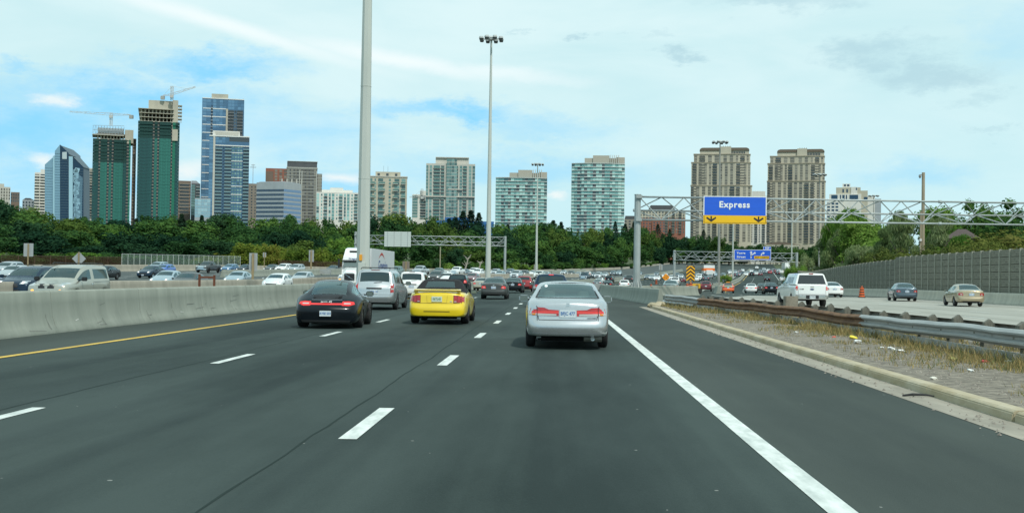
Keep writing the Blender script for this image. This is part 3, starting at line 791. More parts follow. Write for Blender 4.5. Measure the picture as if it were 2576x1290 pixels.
words(sg, '369', .58, (pa.x + x1) / 2, (z1 + pa.z) / 2, -.02, WHT, .02, space=1.1)
words(sg, 'Yonge', .66, x0 + W_ * .185, z1 - .78, -.02, WHT, .02, space=1.15); words(sg, 'Street', .66, x0 + W_ * .19, z1 - 1.62, -.02, WHT, .02, space=1.15)
b = MB(); b.box(x0 + W_ * .545, x0 + W_ * .955, -.01, 0, z0 + .28, z0 + .92); b.build('exit_panel', YEL, sg)
words(sg, 'EXIT / SORTIE', .46, x0 + W_ * .75, z0 + .6, -.03, BLK, .008, sx=.98)
def arrow(root, pts, w_, m):
    """bent arrow of even width with a head, in the plane of the board"""
    b = MB()
    for p, q in zip(pts, pts[1:]):
        dx, dz = q[0] - p[0], q[1] - p[1]; l = math.hypot(dx, dz); nx_, nz_ = -dz / l * w_ / 2, dx / l * w_ / 2
        b.add([(p[0] + nx_, -.01, p[1] + nz_), (p[0] - nx_, -.01, p[1] - nz_), (q[0] - nx_, -.01, q[1] - nz_), (q[0] + nx_, -.01, q[1] + nz_)], [(0, 1, 2, 3)])
    h = w_ * 1.5; ux, uz = dx / l, dz / l; q = pts[-1]
    b.add([(q[0] + ux * h, -.012, q[1] + uz * h), (q[0] - uz * h, -.012, q[1] + ux * h), (q[0] + uz * h, -.012, q[1] - ux * h)], [(0, 1, 2)])
    b.build('arrow', m, root)
ax = x0 + W_ * .46
arrow(sg, [(ax, z0 + .4), (ax, z1 - .65)], .22, WHT)
arrow(sg, [(ax, z0 + .75), (ax + .12, z0 + 1.15), (ax + .75, z1 - .75)], .2, WHT)
ax = x0 + W_ * .735
arrow(sg, [(ax, z0 + 1.05), (ax + .05, z0 + 1.4), (ax + .42, z1 - .75)], .22, WHT)
# gantry beyond the yellow convertible, its board seen from behind
D = 248
g = thing('sign_gantry', 'overhead gantry over the oncoming lanes behind the big white mast', 'gantry', (atx(893, D, 3), D, .5)); o0 = g.location.copy()
pt = at(893, 591.5, D); e1 = at(1271, 597, D); truss(g, pt - o0, e1 - o0, 1.85, 1.5, 1.9, .09, .055)
for q, tp in ((Vector((0, .3, 0)), 587), (e1 - o0 + Vector((0, .3, 0)), 594)):
    b = MB(); ztop = at(1271, tp, D).z - o0.z; b.tube([(q.x, q.y, -1), (q.x, q.y, ztop)], .27, 10); b.build('post', GSTEEL, g)
sg = thing('overhead_sign', 'pale ribbed back of an overhead board on the left gantry', 'road sign', (0, D - .5, 0))
pa, pb = at(968, 582.5, D), at(1034, 621, D)
SB = mat('ribbed sign back', (.55, .60, .56), .5, .1)
n = 7
for k in range(n):
    za, zb_ = pb.z + (pa.z - pb.z) * k / n, pb.z + (pa.z - pb.z) * (k + 1) / n; b = MB(); b.box(pa.x, pb.x, 0, .05, za + .025, zb_ - .02); b.build('panel_strip', SB, sg)
for k in (.12, .37, .63, .88):
    b = MB(); xx = pa.x + (pb.x - pa.x) * k; b.box(xx - .04, xx + .04, -.05, 0, pb.z - .05, pa.z + .05); b.build('rib', GSTEEL, sg)
b = MB(); b.box(pa.x, pb.x, .052, .06, pb.z, pa.z); b.build('sign_face', GREYB, sg)

def roadsign(label, px, w_, y0, y1, D, ypost, m=GREYB, shape='rect', post_r=.055, postm=None, front=False, cat='road sign'):
    X = atx(px, D, 1.5); zt, zb_ = at(px, y0, D).z, at(px, y1, D).z; zp = min(at(px, ypost, D).z, zb_ - .2)
    t = thing('road_sign', label, cat, (X, D, zp)); W2 = w_ / 2 / F * D
    b = MB(); 
    if shape == 'rect': b.box(-W2, W2, 0, .02, zb_ - zp, zt - zp)
    else:
        zc = (zt + zb_) / 2 - zp; h = (zt - zb_) / 2; b.prism([(-W2, zc), (0, zc - h), (W2, zc), (0, zc + h)], 0, .02)
    b.build('sign_panel', m, t)
    b = MB(); yy = (.03, .03 + 2 * post_r) if front else (-2 * post_r - .01, -.01)
    b.box(-post_r, post_r, yy[0], yy[1], -.6, zt - zp - .05); b.build('post', postm or SIGNPOST, t)
    return t
roadsign('grey back of a square sign on a wooden post at the far left', 70.5, 25, 612, 645, 118, 668)
roadsign('grey diamond-shaped sign back rising behind the beige minivan', 198, 36, 633, 668, 104, 684, shape='diamond')
roadsign('tall grey sign back on a wooden post among the oncoming cars', 636.5, 21, 636.5, 681, 103, 701, post_r=.09)
roadsign('small grey sign back on a thin wooden post against the yellowish shrubs', 664.5, 8, 635, 647, 205, 668)
roadsign('narrow grey sign back on a post left of the white truck', 782.5, 12.5, 629, 658.6, 200, 672, post_r=.11)
roadsign('brownish sign back behind the second white minivan', 1021, 18, 657, 677, 230, 690, m=mat('brown sign back', (.20, .17, .14), .7), post_r=.12)
roadsign('grey sign back at the foot of the slim light mast', 1348, 10.5, 665, 680, 330, 686, m=mat('brown grey sign back', (.24, .22, .20), .7), post_r=.1)
roadsign('small grey sign back beside the lanes under the left end of the far gantry', 1662, 8.5, 664.6, 678.5, 420, 686)
# chevron board, barrels, crash cushion, lane sign
D = 128
t = thing('chevron_board', 'tall board of yellow and black upward chevrons at the nose of the barrier', 'road sign', (atx(1737, D, 1), D, zroad(14, D)))
zt, zb_ = at(1737, 668.5, D).z - t.location.z, at(1737, 706, D).z - t.location.z; hw = 10.6 / F * D
b = MB(); b.box(-hw, hw, 0, .03, zb_, zt); b.build('sign_panel', mat('chevron yellow', (.85, .42, .01), .5), t)
n = 4; ph = (zt - zb_) / n
def clip_rect(poly, x0_, x1_, z0_, z1_):
    for ax_, s_, lim in ((0, 1, x0_), (0, -1, x1_), (1, 1, z0_), (1, -1, z1_)):
        out = []
        for i in range(len(poly)):
            p, q = poly[i - 1], poly[i]; ip, iq = (p[ax_] - lim) * s_ >= 0, (q[ax_] - lim) * s_ >= 0
            if ip != iq:
                f = (lim - p[ax_]) / (q[ax_] - p[ax_]); out.append((p[0] + (q[0] - p[0]) * f, p[1] + (q[1] - p[1]) * f))
            if iq: out.append(q)
        poly = out
        if len(poly) < 3: return None
    return poly
DBR = mat('chevron brown black', (.045, .03, .02), .5)
for k in range(-1, n):
    z = zb_ + ph * (k + .35)
    for s_ in (-1, 1):
        p_ = clip_rect([(0, z + hw * .85), (0, z + hw * .85 + ph * .48), (s_ * hw, z + ph * .48), (s_ * hw, z)], -hw, hw, zb_, zt)
        if p_: b = MB(); b.prism(p_, -.01, 0); b.build('chevron', DBR, t)
b = MB(); b.box(-.07, .07, .03, .17, -.1, zb_ + .4); b.build('post', SIGNPOST, t)
t = thing('lane_sign', 'orange diamond lane sign just above the roof of the grey sedan', 'road sign', (atx(1675, 150, 1), 150, -.2))
zt, zb_ = at(1675, 687.5, 150).z + .2, at(1675, 707, 150).z + .2; zc = (zt + zb_) / 2; h = (zt - zb_) / 2
ORG = mat('sign orange', (.85, .30, .01), .5)
b = MB(); b.prism([(-h, zc), (0, zc - h), (h, zc), (0, zc + h)], 0, .02); b.build('sign_panel', ORG, t)
for (xa, z_a, xb, z_b) in ((-.12, -.2, -.12, .2), (.1, -.2, .1, -.02), (.1, -.02, .18, .06), (.18, .06, .1, .2)):
    b = MB(); b.add([(xa - .025, -.008, zc + z_a), (xa + .025, -.008, zc + z_a), (xb + .025, -.008, zc + z_b), (xb - .025, -.008, zc + z_b)], [(0, 1, 2, 3)]); b.build('lane_symbol', BLK, t)
b = MB(); b.box(-.04, .04, .02, .1, 0, zc); b.build('post', POLED, t)
BORG = mat('barrel orange', (.80, .13, .02), .6); BBLK = mat('barrel black', (.03, .03, .028), .7)
def barrel(label, px, D, group='construction barrels', z=None, s=1.0):
    X = atx(px, D, .5); t = thing('construction_barrel', label, 'barrel', (X, D, zroad(X - off(D), D) if z is None else z), group=group)
    b = MB(); b.tube([(0, 0, 0), (0, 0, .09)], [.36, .34], 12); b.build('rubber_base', BBLK, t)
    zs_ = [.09, .22, .34, .46, .58, .70, .82, .93, 1.02]
    for k, (a, c_) in enumerate(zip(zs_, zs_[1:])):
        r0_, r1_ = .30 - .13 * (a / 1.02), .30 - .13 * (c_ / 1.02); f = 1.0 if k % 2 == 0 else .96
        b = MB(); b.tube([(0, 0, a), (0, 0, c_)], [r0_ * f, r1_ * f], 12); b.build('band', BORG if k % 2 == 0 else BBLK, t)
    b = MB(); b.tube([(0, 0, 1.02), (0, 0, 1.1)], [.10, .08], 8); b.build('handle', BORG, t)
    t.scale = (s, s, s)
barrel('orange and black banded barrel at the foot of the noise wall', 2168, 115)
barrel('left one of the two orange barrels beside the yellow crash box', 1729, 124)
barrel('right one of the two orange barrels, touching the yellow crash box', 1737.5, 125.5, s=1.12)
barrel('orange barrel left of the grey sedan, beyond the barrier', 1638, 190)
barrel('smallest far orange barrel, above and right of the one left of the grey sedan', 1651, 270)
b1 = thing('crash_cushion', 'yellow crash box with black chevrons on a dark trailer base', 'crash cushion', (atx(1752, 126, 1), 126, -.05))
b = MB(); b.box(-.42, .42, 0, 1.2, .62, 1.12); b.build('yellow_box', mat('crash box yellow', (.72, .42, .03), .6), b1, bevel=.02)
for k in range(3):
    for s_ in (-1, 1):
        z = .68 + k * .12; b = MB(); b.prism([(.08, z + .10), (.08, z + .16), (.08 + s_ * .16, z + .06), (.08 + s_ * .16, z)], -.012, -.002); b.build('chevron', DBR, b1)
b = MB(); b.box(-.6, .55, -.3, 1.5, .05, .6); b.build('dark_base', mat('dark rubber', (.03, .03, .028), .8), b1, bevel=.08)
# rusty frame behind the left barrier
RB = mat('rusty frame paint', (.14, .045, .02), .85, noise_amt=.3, nscale=8)
fr = thing('rusty_frame', 'rust-brown open frame of two posts and a bar rising behind the left barrier', 'frame', (atx(516, 42, 1), 42.2, 0))
for x in (-.27, .27): b = MB(); b.box(x - .035, x + .035, -.035, .035, 0, 1.44 if x < 0 else 1.42); b.build('post', RB, fr)
b = MB(); b.box(-.235, .235, -.03, .03, 1.30, 1.37); b.build('crossbar', RB, fr)
b = MB(); b.box(-.235, .235, -.03, .03, .3, .37); b.build('crossbar', RB, fr)
# crash cushion ends of steel beside the barriers
for lb, px, D, zz, ww in (('stack of ribbed steel rails at the end of the pale barrier left of the truck', 814, 190, None, 2.4), ('ribbed steel rail end at the start of the right barrier behind the silver sedan', 1504, 113, None, 1.3)):
    X = atx(px, D, .5); t = thing('rail_end', lb, 'guardrail', (X, D, zroad(X - off(D), D)))
    for k in range(3):
        b = MB(); b.prism([(0, .18 + k * .27), (.07, .25 + k * .27), (.0, .32 + k * .27), (.07, .38 + k * .27), (0, .44 + k * .27), (-.06, .44 + k * .27), (-.06, .18 + k * .27)], -ww / 2, ww / 2, 'x'); b.build('rail', STEEL, t)
    for x in (-ww / 2 + .1, ww / 2 - .1): b = MB(); b.box(x - .06, x + .06, .05, .2, 0, .95); b.build('post', GSTEEL, t)
# fences on the far barrier
def meshmat(name, col, dens, cell):
    m = bpy.data.materials.new(name); m.use_nodes = True; nt = m.node_tree; nt.nodes.clear(); L = nt.links.new
    o = nt.nodes.new('ShaderNodeOutputMaterial'); mx = nt.nodes.new('ShaderNodeMixShader'); tr = nt.nodes.new('ShaderNodeBsdfTransparent'); d_ = nt.nodes.new('ShaderNodeBsdfDiffuse')
    d_.inputs[0].default_value = (*col, 1); t = nt.nodes.new('ShaderNodeTexCoord'); n = nt.nodes.new('ShaderNodeTexNoise'); n.inputs['Scale'].default_value = cell
    L(t.outputs['Object'], n.inputs['Vector']); r = nt.nodes.new('ShaderNodeMapRange'); L(n.outputs['Fac'], r.inputs[0]); r.inputs[1].default_value = .3; r.inputs[2].default_value = .7
    r.inputs[3].default_value = dens - .18; r.inputs[4].default_value = dens + .18
    L(r.outputs[0], mx.inputs[0]); L(tr.outputs[0], mx.inputs[1]); L(d_.outputs[0], mx.inputs[2]); L(mx.outputs[0], o.inputs[0]); return m
def fence(label, px0, px1, h, m, pm, post_gap, pr=.035):
    tf = lambda d: lerp_tab(TF, d) - .1
    D0, D1 = Dfor(px0, tf, 100), Dfor(px1, tf, 100)
    root = thing('chain_link_fence', label, 'fence', P(tf(D0), D0, 1.0)); org = root.location.copy(); n = max(2, int(abs(D1 - D0) / post_gap)); pts = []
    for i in range(n + 1):
        d = D0 + (D1 - D0) * i / n; p = P(tf(d), d, 1.0) - org; pts.append(p)
        b = MB(); b.tube([p + Vector((0, 0, -.3)), p + Vector((0, 0, h + .06))], pr, 6); b.build('post', pm, root)
    for p, q in zip(pts, pts[1:]):
        b = MB(); b.add([p + Vector((0, 0, .02)), q + Vector((0, 0, .02)), q + Vector((0, 0, h)), p + Vector((0, 0, h))], [(0, 1, 2, 3)]); b.build('mesh_panel', m, root)
        b = MB(); b.tube([p + Vector((0, 0, h)), q + Vector((0, 0, h))], pr * .7, 5); b.build('top_rail', pm, root)
fence('silvery chain-link fence with pale posts on the far barrier, behind the blue and silver cars', 306, 604, 1.75, meshmat('silver mesh', (.22, .28, .25), .38, 8), mat('pale fence post', (.5, .53, .5), .6), 1.9, .04)
fence('rust-brown mesh fence on the far barrier at the left edge', 2, 304, 1.25, meshmat('rusty mesh', (.07, .045, .03), .62, 3), mat('rusty fence post', (.10, .06, .04), .8), 4)
fence('rust-brown mesh fence on the far barrier left of the white truck', 700, 955, 1.2, meshmat('rusty mesh right', (.08, .05, .035), .62, 3), MATS['rusty fence post'], 7)
# camera pole behind the wall
cp = thing('camera_pole', 'tall wooden pole with a small camera behind the noise wall', 'pole', (atx(2321, 128, 3), 128, .6))
zt = at(2323, 434, 128).z - .6
b = MB(); b.tube([(0, 0, 0), (0, 0, zt)], [.21, .16], 10); b.build('pole', mat('weathered pole wood', (.36, .30, .21), .9, nscale=3, col2=(.27, .22, .15), stretch=(1, 1, .1)), cp)
b = MB(); b.tube([(-.26, -.05, 0), (-.26, -.05, zt * .67)], .10, 8); b.build('short_pole', MATS['weathered pole wood'], cp)
b = MB(); b.box(-.34, .0, -.06, .06, zt - .30, zt - .2); b.tube([(-.36, 0, zt - .62), (-.36, 0, zt - .48), (-.36, 0, zt - .25)], [.05, .14, .12], 8); b.build('camera', mat('camera grey', (.25, .26, .26), .5), cp)
b = MB(); b.box(-.42, -.2, -.3, -.1, zt * .42, zt * .42 + .25); b.build('floodlight', mat('floodlight white', (.6, .6, .58), .5), cp)
# utility pole among the trees
up = thing('utility_pole', 'plain wooden pole standing before the dark trees beyond the yellow convertible', 'pole', (atx(1107, 300, 4), 300, 1.5))
b = MB(); b.tube([(0, 0, 0), (0, 0, at(1107, 621, 300).z - 1.5)], [.17, .14], 8); b.build('pole', mat('pole wood', (.33, .30, .2), .9, noise_amt=.2), up)
# ------------------------------------------------------------------ buildings
rb_ = random.Random(21)
BOXC = {}
def piece(root, name, face, xc, zc, w_, h, depth, proud, m, objs=True, merge=None):
    """box w_ x h on a face; its front stands `proud` of the wall"""
    ox, oy, a = face; ux, uy = math.cos(a), math.sin(a); nx_, ny_ = math.sin(a), -math.cos(a)
    if not objs:
        b = merge; cx, cy = ox + ux * xc, oy + uy * xc; v = []
        for s in (-w_ / 2, w_ / 2):
            for z in (zc - h / 2, zc + h / 2):
                for q in (proud, proud - depth): v.append((cx + ux * s + nx_ * q, cy + uy * s + ny_ * q, z))
        b.add(v, [(0, 2, 6, 4), (1, 5, 7, 3), (0, 1, 3, 2), (4, 6, 7, 5), (2, 3, 7, 6), (0, 4, 5, 1)]); return None
    key = (name, round(w_, 2), round(h, 2), round(depth, 2))
    if key not in BOXC:
        b = MB(); b.box(-w_ / 2, w_ / 2, -depth, 0, -h / 2, h / 2)
        # local: front at y=-0 faces -y
        b.v = [(x, -y, z) for x, y, z in b.v]; b.f = [f[::-1] for f in b.f]
        me = bpy.data.meshes.new(name); me.from_pydata(b.v, [], b.f); me.materials.append(m); me.update(); BOXC[key] = me
    o = bpy.data.objects.new(name, BOXC[key]); COL.objects.link(o); o.parent = root
    o.location = (ox + ux * xc + nx_ * proud, oy + uy * xc + ny_ * proud, zc); o.rotation_euler = (0, 0, a)
    if o.material_slots[0].material != m: o.material_slots[0].link = 'OBJECT'; o.material_slots[0].material = m
    return o

def glass(name, col, rough=.12, metal=.0, spec=.8, var=.0):
    m = mat(name, col, rough, metal, spec=spec)
    return m
G = {
 'dark': [glass('pane dark', (.022, .032, .040)), glass('pane dark b', (.040, .052, .060)), glass('pane dark c', (.075, .09, .095))],
 'aqua': [glass('pane aqua', (.13, .30, .29), .1), glass('pane aqua b', (.25, .46, .44), .2), glass('pane aqua c', (.05, .12, .125), .1), glass('pane aqua d', (.36, .56, .53), .3)],
 'teal': [glass('pane teal', (.05, .115, .115), .1), glass('pane teal b', (.10, .20, .19), .15), glass('pane teal c', (.17, .30, .28), .2)],
 'blue': [glass('pane blue', (.06, .16, .28), .1), glass('pane blue b', (.09, .21, .34), .1), glass('pane blue c', (.045, .125, .22), .1)],
 'bronze': [glass('pane bronze', (.16, .145, .115), .3), glass('pane bronze b', (.22, .205, .165), .35), glass('pane bronze c', (.11, .10, .08), .25)],
 'ice': [glass('pane ice', (.30, .48, .55), .15), glass('pane ice b', (.22, .38, .46), .12)],
 'navy': [glass('pane navy', (.008, .035, .075), .08), glass('pane navy b', (.012, .045, .095), .08)],
}
WALLS = {
 'cream': mat('cream wall', (.50, .46, .36), .9, nscale=.12, col2=(.43, .40, .32)),
 'beige': mat('beige stone', (.47, .435, .34), .9, nscale=.1, col2=(.42, .38, .30)),
 'white': mat('white wall', (.70, .68, .62), .9, nscale=.1, col2=(.62, .60, .55)),
 'pale': mat('pale concrete', (.52, .50, .44), .9, nscale=.1, col2=(.45, .44, .39)),
 'brown': mat('brown brick', (.20, .15, .115), .9, nscale=.15, col2=(.165, .125, .10)),
 'red': mat('red brick', (.30, .125, .085), .9, nscale=.15, col2=(.25, .10, .07)),
 'dark': mat('dark facade', (.07, .075, .08), .6, noise_amt=.15, nscale=.2),
 'grey': mat('grey metal facade', (.33, .36, .38), .5, noise_amt=.08, nscale=.2),
 'bluewall': mat('blue panel wall', (.06, .14, .24), .3, noise_amt=.1, nscale=.2),
 'bluebox': mat('blue hoarding', (.02, .12, .33), .6, noise_amt=.15, nscale=.1),
 'taupe': mat('taupe slab wall', (.30, .27, .22), .9, nscale=.15, col2=(.25, .225, .185)),
 'conc': mat('raw concrete', (.47, .44, .35), .95, nscale=.15, col2=(.37, .35, .29), stretch=(1, 1, .4)),
 'roof': mat('brown roof', (.145, .115, .085), .8, noise_amt=.15),
 'slab': mat('white slab edge', (.66, .67, .64), .8),
 'rail': mat('glass railing', (.16, .26, .27), .2, spec=.8),
 'railg': mat('green glass railing', (.07, .18, .16), .2, spec=.8),
 'raild': mat('dark railing', (.05, .055, .055), .5),
}
class Bld:
    def __init__(s, name, label, px0, px1, ytop, D, depth, yaw=0, cat='building', zb=6, group=None):
        s.D = D; s.w = (px1 - px0) / F * D; pc = (px0 + px1) / 2; s.ztop = at(pc, ytop, D).z
        X = atx(pc, D, s.ztop); s.zb = zb; th = math.atan2(X, D); s.cs = math.cos(th); s.w *= s.cs; s.X0 = X
        s.root = thing(name, label, cat, (X + math.sin(th) * depth / 2, D + math.cos(th) * depth / 2, zb), R(yaw) - th, group=group)
        s.d = depth; s.h = s.ztop - zb; s.n = 0; s.merge = {}
        s.ppm = F / D
    def zy(s, y):
        """local height seen at picture row y at this building's place"""
        px, _ = project(s.X0, s.D, s.ztop); return at(px, y, s.D).z - s.zb
    def xl(s, px): return (atx(px, s.D, s.ztop * .6) - s.X0) * s.cs
    def faces(s, w_=None, d=None, cx=0, cy=0):
        w_ = w_ or s.w; d = d or s.d
        return {'f': (cx - w_ / 2, cy - d / 2, 0), 'r': (cx + w_ / 2, cy - d / 2, math.pi / 2), 'l': (cx - w_ / 2, cy + d / 2, -math.pi / 2)}
    def body(s, m, x0=None, x1=None, y0=None, y1=None, z0=0, z1=None, name='wall'):
        x0 = -s.w / 2 if x0 is None else x0; x1 = s.w / 2 if x1 is None else x1; y0 = -s.d / 2 if y0 is None else y0; y1 = s.d / 2 if y1 is None else y1
        b = MB(); b.box(x0, x1, y0, y1, z0, s.h if z1 is None else z1); return b.build(name, m, s.root)
    def put(s, name, face, xc, zc, w_, h, depth, proud, m):
        key = name
        s.cnt = getattr(s, 'cnt', {}); s.cnt[key] = s.cnt.get(key, 0) + 1
        if s.cnt[key] <= 290: return piece(s.root, name, face, xc, zc, w_, h, depth, proud, m)
        b = s.merge.setdefault((name, m.name), MB()); piece(s.root, name, face, xc, zc, w_, h, depth, proud, m, False, b)
    def done(s):
        for (nm, mn), b in s.merge.items(): stuff(b.build(nm + '_rest', MATS[mn] if mn in MATS else bpy.data.materials[mn], s.root))
    def grid(s, face, x0, x1, z0, z1, fh, pat, glass_, hfrac=.72, slab=None, slabm=None, rail=None, seed=0, frame=.0, wname='window', bal=1.3, ins=.25):
        """pattern of columns between x0 and x1, floors from z1 down to z0. W window, G full-height glazing, B balcony, P bare wall"""
        tot = sum(p[1] for p in pat); x = x0; k = (x1 - x0) / tot; nf = int((z1 - z0) / fh + .01); q = random.Random(seed)
        for (kind, wd) in pat:
            xc = x + wd * k / 2; ww = wd * k; x += ww; g0 = q.choice(G[glass_])
            if kind == 'P': continue
            for f in range(nf):
                z = z1 - (f + .5) * fh
                g = (g0 if q.random() < .6 else q.choice(G[glass_])) if kind != 'B' else q.choice(G['dark'][1:] + G[glass_][:2])
                if kind == 'W': s.put(wname, face, xc, z, ww * .8, fh * hfrac, ins, .04, g)
                elif kind == 'G': s.put(wname, face, xc, z, ww * .94, fh * .86, ins, .04, g)
                elif kind == 'B':
                    s.put(wname, face, xc, z, ww * .92, fh * .8, ins, .03, g)
                    s.put('balcony_slab', face, xc, z - fh * .45, ww, fh * .09, bal, bal, slabm or WALLS['slab'])
                    if rail: s.put('railing', face, xc, z - fh * .22, ww * .96, fh * .34, .08, bal, rail)
        if slab:
            for f in range(nf + 1):
                s.put('floor_band', face, (x0 + x1) / 2, z1 - f * fh, x1 - x0, fh * slab[0], slab[1] + .1, slab[1], slabm or WALLS['slab'])
ZC = 545   # picture row below which trees hide the fronts

# --- far left blocks
B = Bld('apartment_building', 'beige apartment block with rows of small windows at the far left edge', -14, 27, 470, 1150, 25)
B.body(WALLS['pale']); B.body(WALLS['pale'], x0=-B.w * .2, x1=B.w * .1, z0=B.h, z1=B.h + 3, name='roof_box'); B.grid(B.faces()['f'], 0, B.w, B.zy(510), B.h - 1, 3.0, [('P', .5), ('W', 1)] * 6, 'bronze'); B.done()
B = Bld('office_building', 'small dark brown block just right of the beige apartment block at the far left', 27, 50, 483.5, 1200, 25)
B.body(WALLS['brown']); B.grid(B.faces()['f'], 0, B.w, B.zy(512), B.h - 1, 3.2, [('W', 1), ('P', .3)] * 4, 'dark'); B.done()
B = Bld('office_building', 'low grey building peeking over the trees left of the white balcony tower', 56, 87, 503, 1200, 25)
B.body(WALLS['grey']); B.grid(B.faces()['f'], 0, B.w, B.zy(530), B.h - 1, 3.2, [('W', 1), ('P', .3)] * 4, 'dark')
b = MB(); b.prism([(-B.w / 2, B.h), (B.w / 2, B.h), (B.w / 2 - 4, B.h + 2.2), (-B.w / 2 + 3, B.h + 2.2)], -8, 8); b.build('roof', WALLS['dark'], B.root); B.done()
B = Bld('apartment_tower', 'white apartment tower with stacked balconies left of the angular glass office', 87, 122, 434, 1200, 30)
B.body(WALLS['white']); B.body(WALLS['white'], x0=-B.w * .08, x1=B.w * .5, z0=B.h, z1=B.zy(426), name='roof_box')
B.grid(B.faces()['f'], 0, B.w, B.zy(548), B.h - 1.5, 3.0, [('B', 1.2), ('P', .15), ('B', 1.2), ('P', .1), ('W', .6)], 'bronze', slabm=WALLS['white'], rail=WALLS['white']); B.done()
B = Bld('apartment_tower', 'sliver of white and beige tower between the angular glass office and the left green tower', 212, 238, 423, 1300, 30)
B.body(WALLS['pale']); B.grid(B.faces()['f'], 0, B.w, B.zy(548), B.h - 1, 3.0, [('W', 1), ('P', .2), ('B', 1)], 'bronze', slabm=WALLS['white']); B.done()

# --- angular glass office
D = 1050
B = Bld('office_tower', 'blue glass office tower with steep angular pointed roofs', 113, 226, 395, D, 40)
def U(px, y):
    p = at(px, y, D); return (p.x - B.X0) * B.cs, p.z - B.zb
def glprism(name, pts, y0, y1, m):
    b = MB(); b.prism([U(*p) for p in pts], y0, y1); return b.build(name, m, B.root)
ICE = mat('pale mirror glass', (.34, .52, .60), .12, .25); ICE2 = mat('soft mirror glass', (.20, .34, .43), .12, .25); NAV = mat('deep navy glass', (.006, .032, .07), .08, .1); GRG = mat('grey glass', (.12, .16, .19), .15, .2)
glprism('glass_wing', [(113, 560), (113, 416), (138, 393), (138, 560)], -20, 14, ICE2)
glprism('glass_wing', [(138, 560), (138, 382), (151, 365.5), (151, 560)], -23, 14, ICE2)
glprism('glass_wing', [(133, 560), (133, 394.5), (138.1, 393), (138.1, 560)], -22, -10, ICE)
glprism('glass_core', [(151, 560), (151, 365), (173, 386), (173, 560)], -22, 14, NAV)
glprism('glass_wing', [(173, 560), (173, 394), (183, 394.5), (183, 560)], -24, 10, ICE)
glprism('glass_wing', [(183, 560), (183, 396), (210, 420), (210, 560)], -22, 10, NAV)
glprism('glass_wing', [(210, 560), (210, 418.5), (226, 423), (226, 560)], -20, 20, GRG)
glprism('slanted_roof', [(151.5, 365), (185, 376), (203, 391), (203, 398), (173, 387)], -16, 12, mat('grey sloped glazing', (.17, .23, .27), .3))
glprism('slanted_roof', [(184, 395), (202, 396), (225, 421), (225, 424), (211, 420)], -21, 16, MATS['grey sloped glazing'])
glprism('white_panel', [(156.5, 384), (156.5, 401), (168, 401), (168, 383)], -22.4, -22, mat('pale sign panel', (.42, .50, .52), .5))
for (xa, xb, yt) in ((113, 133, 424), (138, 151, 388), (152, 172, 404), (184, 209, 424)):     # glazing joints as fine ribs
    y = yt
    while y < 556:
        a, c_ = U(xa, y), U(xb, y); b = MB(); b.box(a[0], c_[0], -23.25 if xa == 138 else (-22.2 if xa > 138 else -20.2), -19, a[1] - .22, a[1] + .0); b.build('glazing_joint', mat('glazing joint', (.10, .17, .22), .4), B.root); y += 6.6
for k in range(9):
    x = 188 + k * 2.3; a = U(x, 430 + k * 2); b = MB(); b.box(a[0], a[0] + .35, -22.3, -22, U(x, 560)[1], a[1]); b.build('glazing_bar', ICE2, B.root)
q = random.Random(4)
for k in range(70):     # broken sky reflection in the right wing, put in as pale boxes
    y = q.uniform(428, 552); x = 183.5 + q.uniform(0, 6) + max(0, (500 - y) * .0); a = U(x, y); w_ = q.uniform(1.5, 4.5); b = MB(); b.box(a[0], a[0] + w_, -22.26, -22, a[1], a[1] + 2.4); b.build('sky_reflection', ICE, B.root)

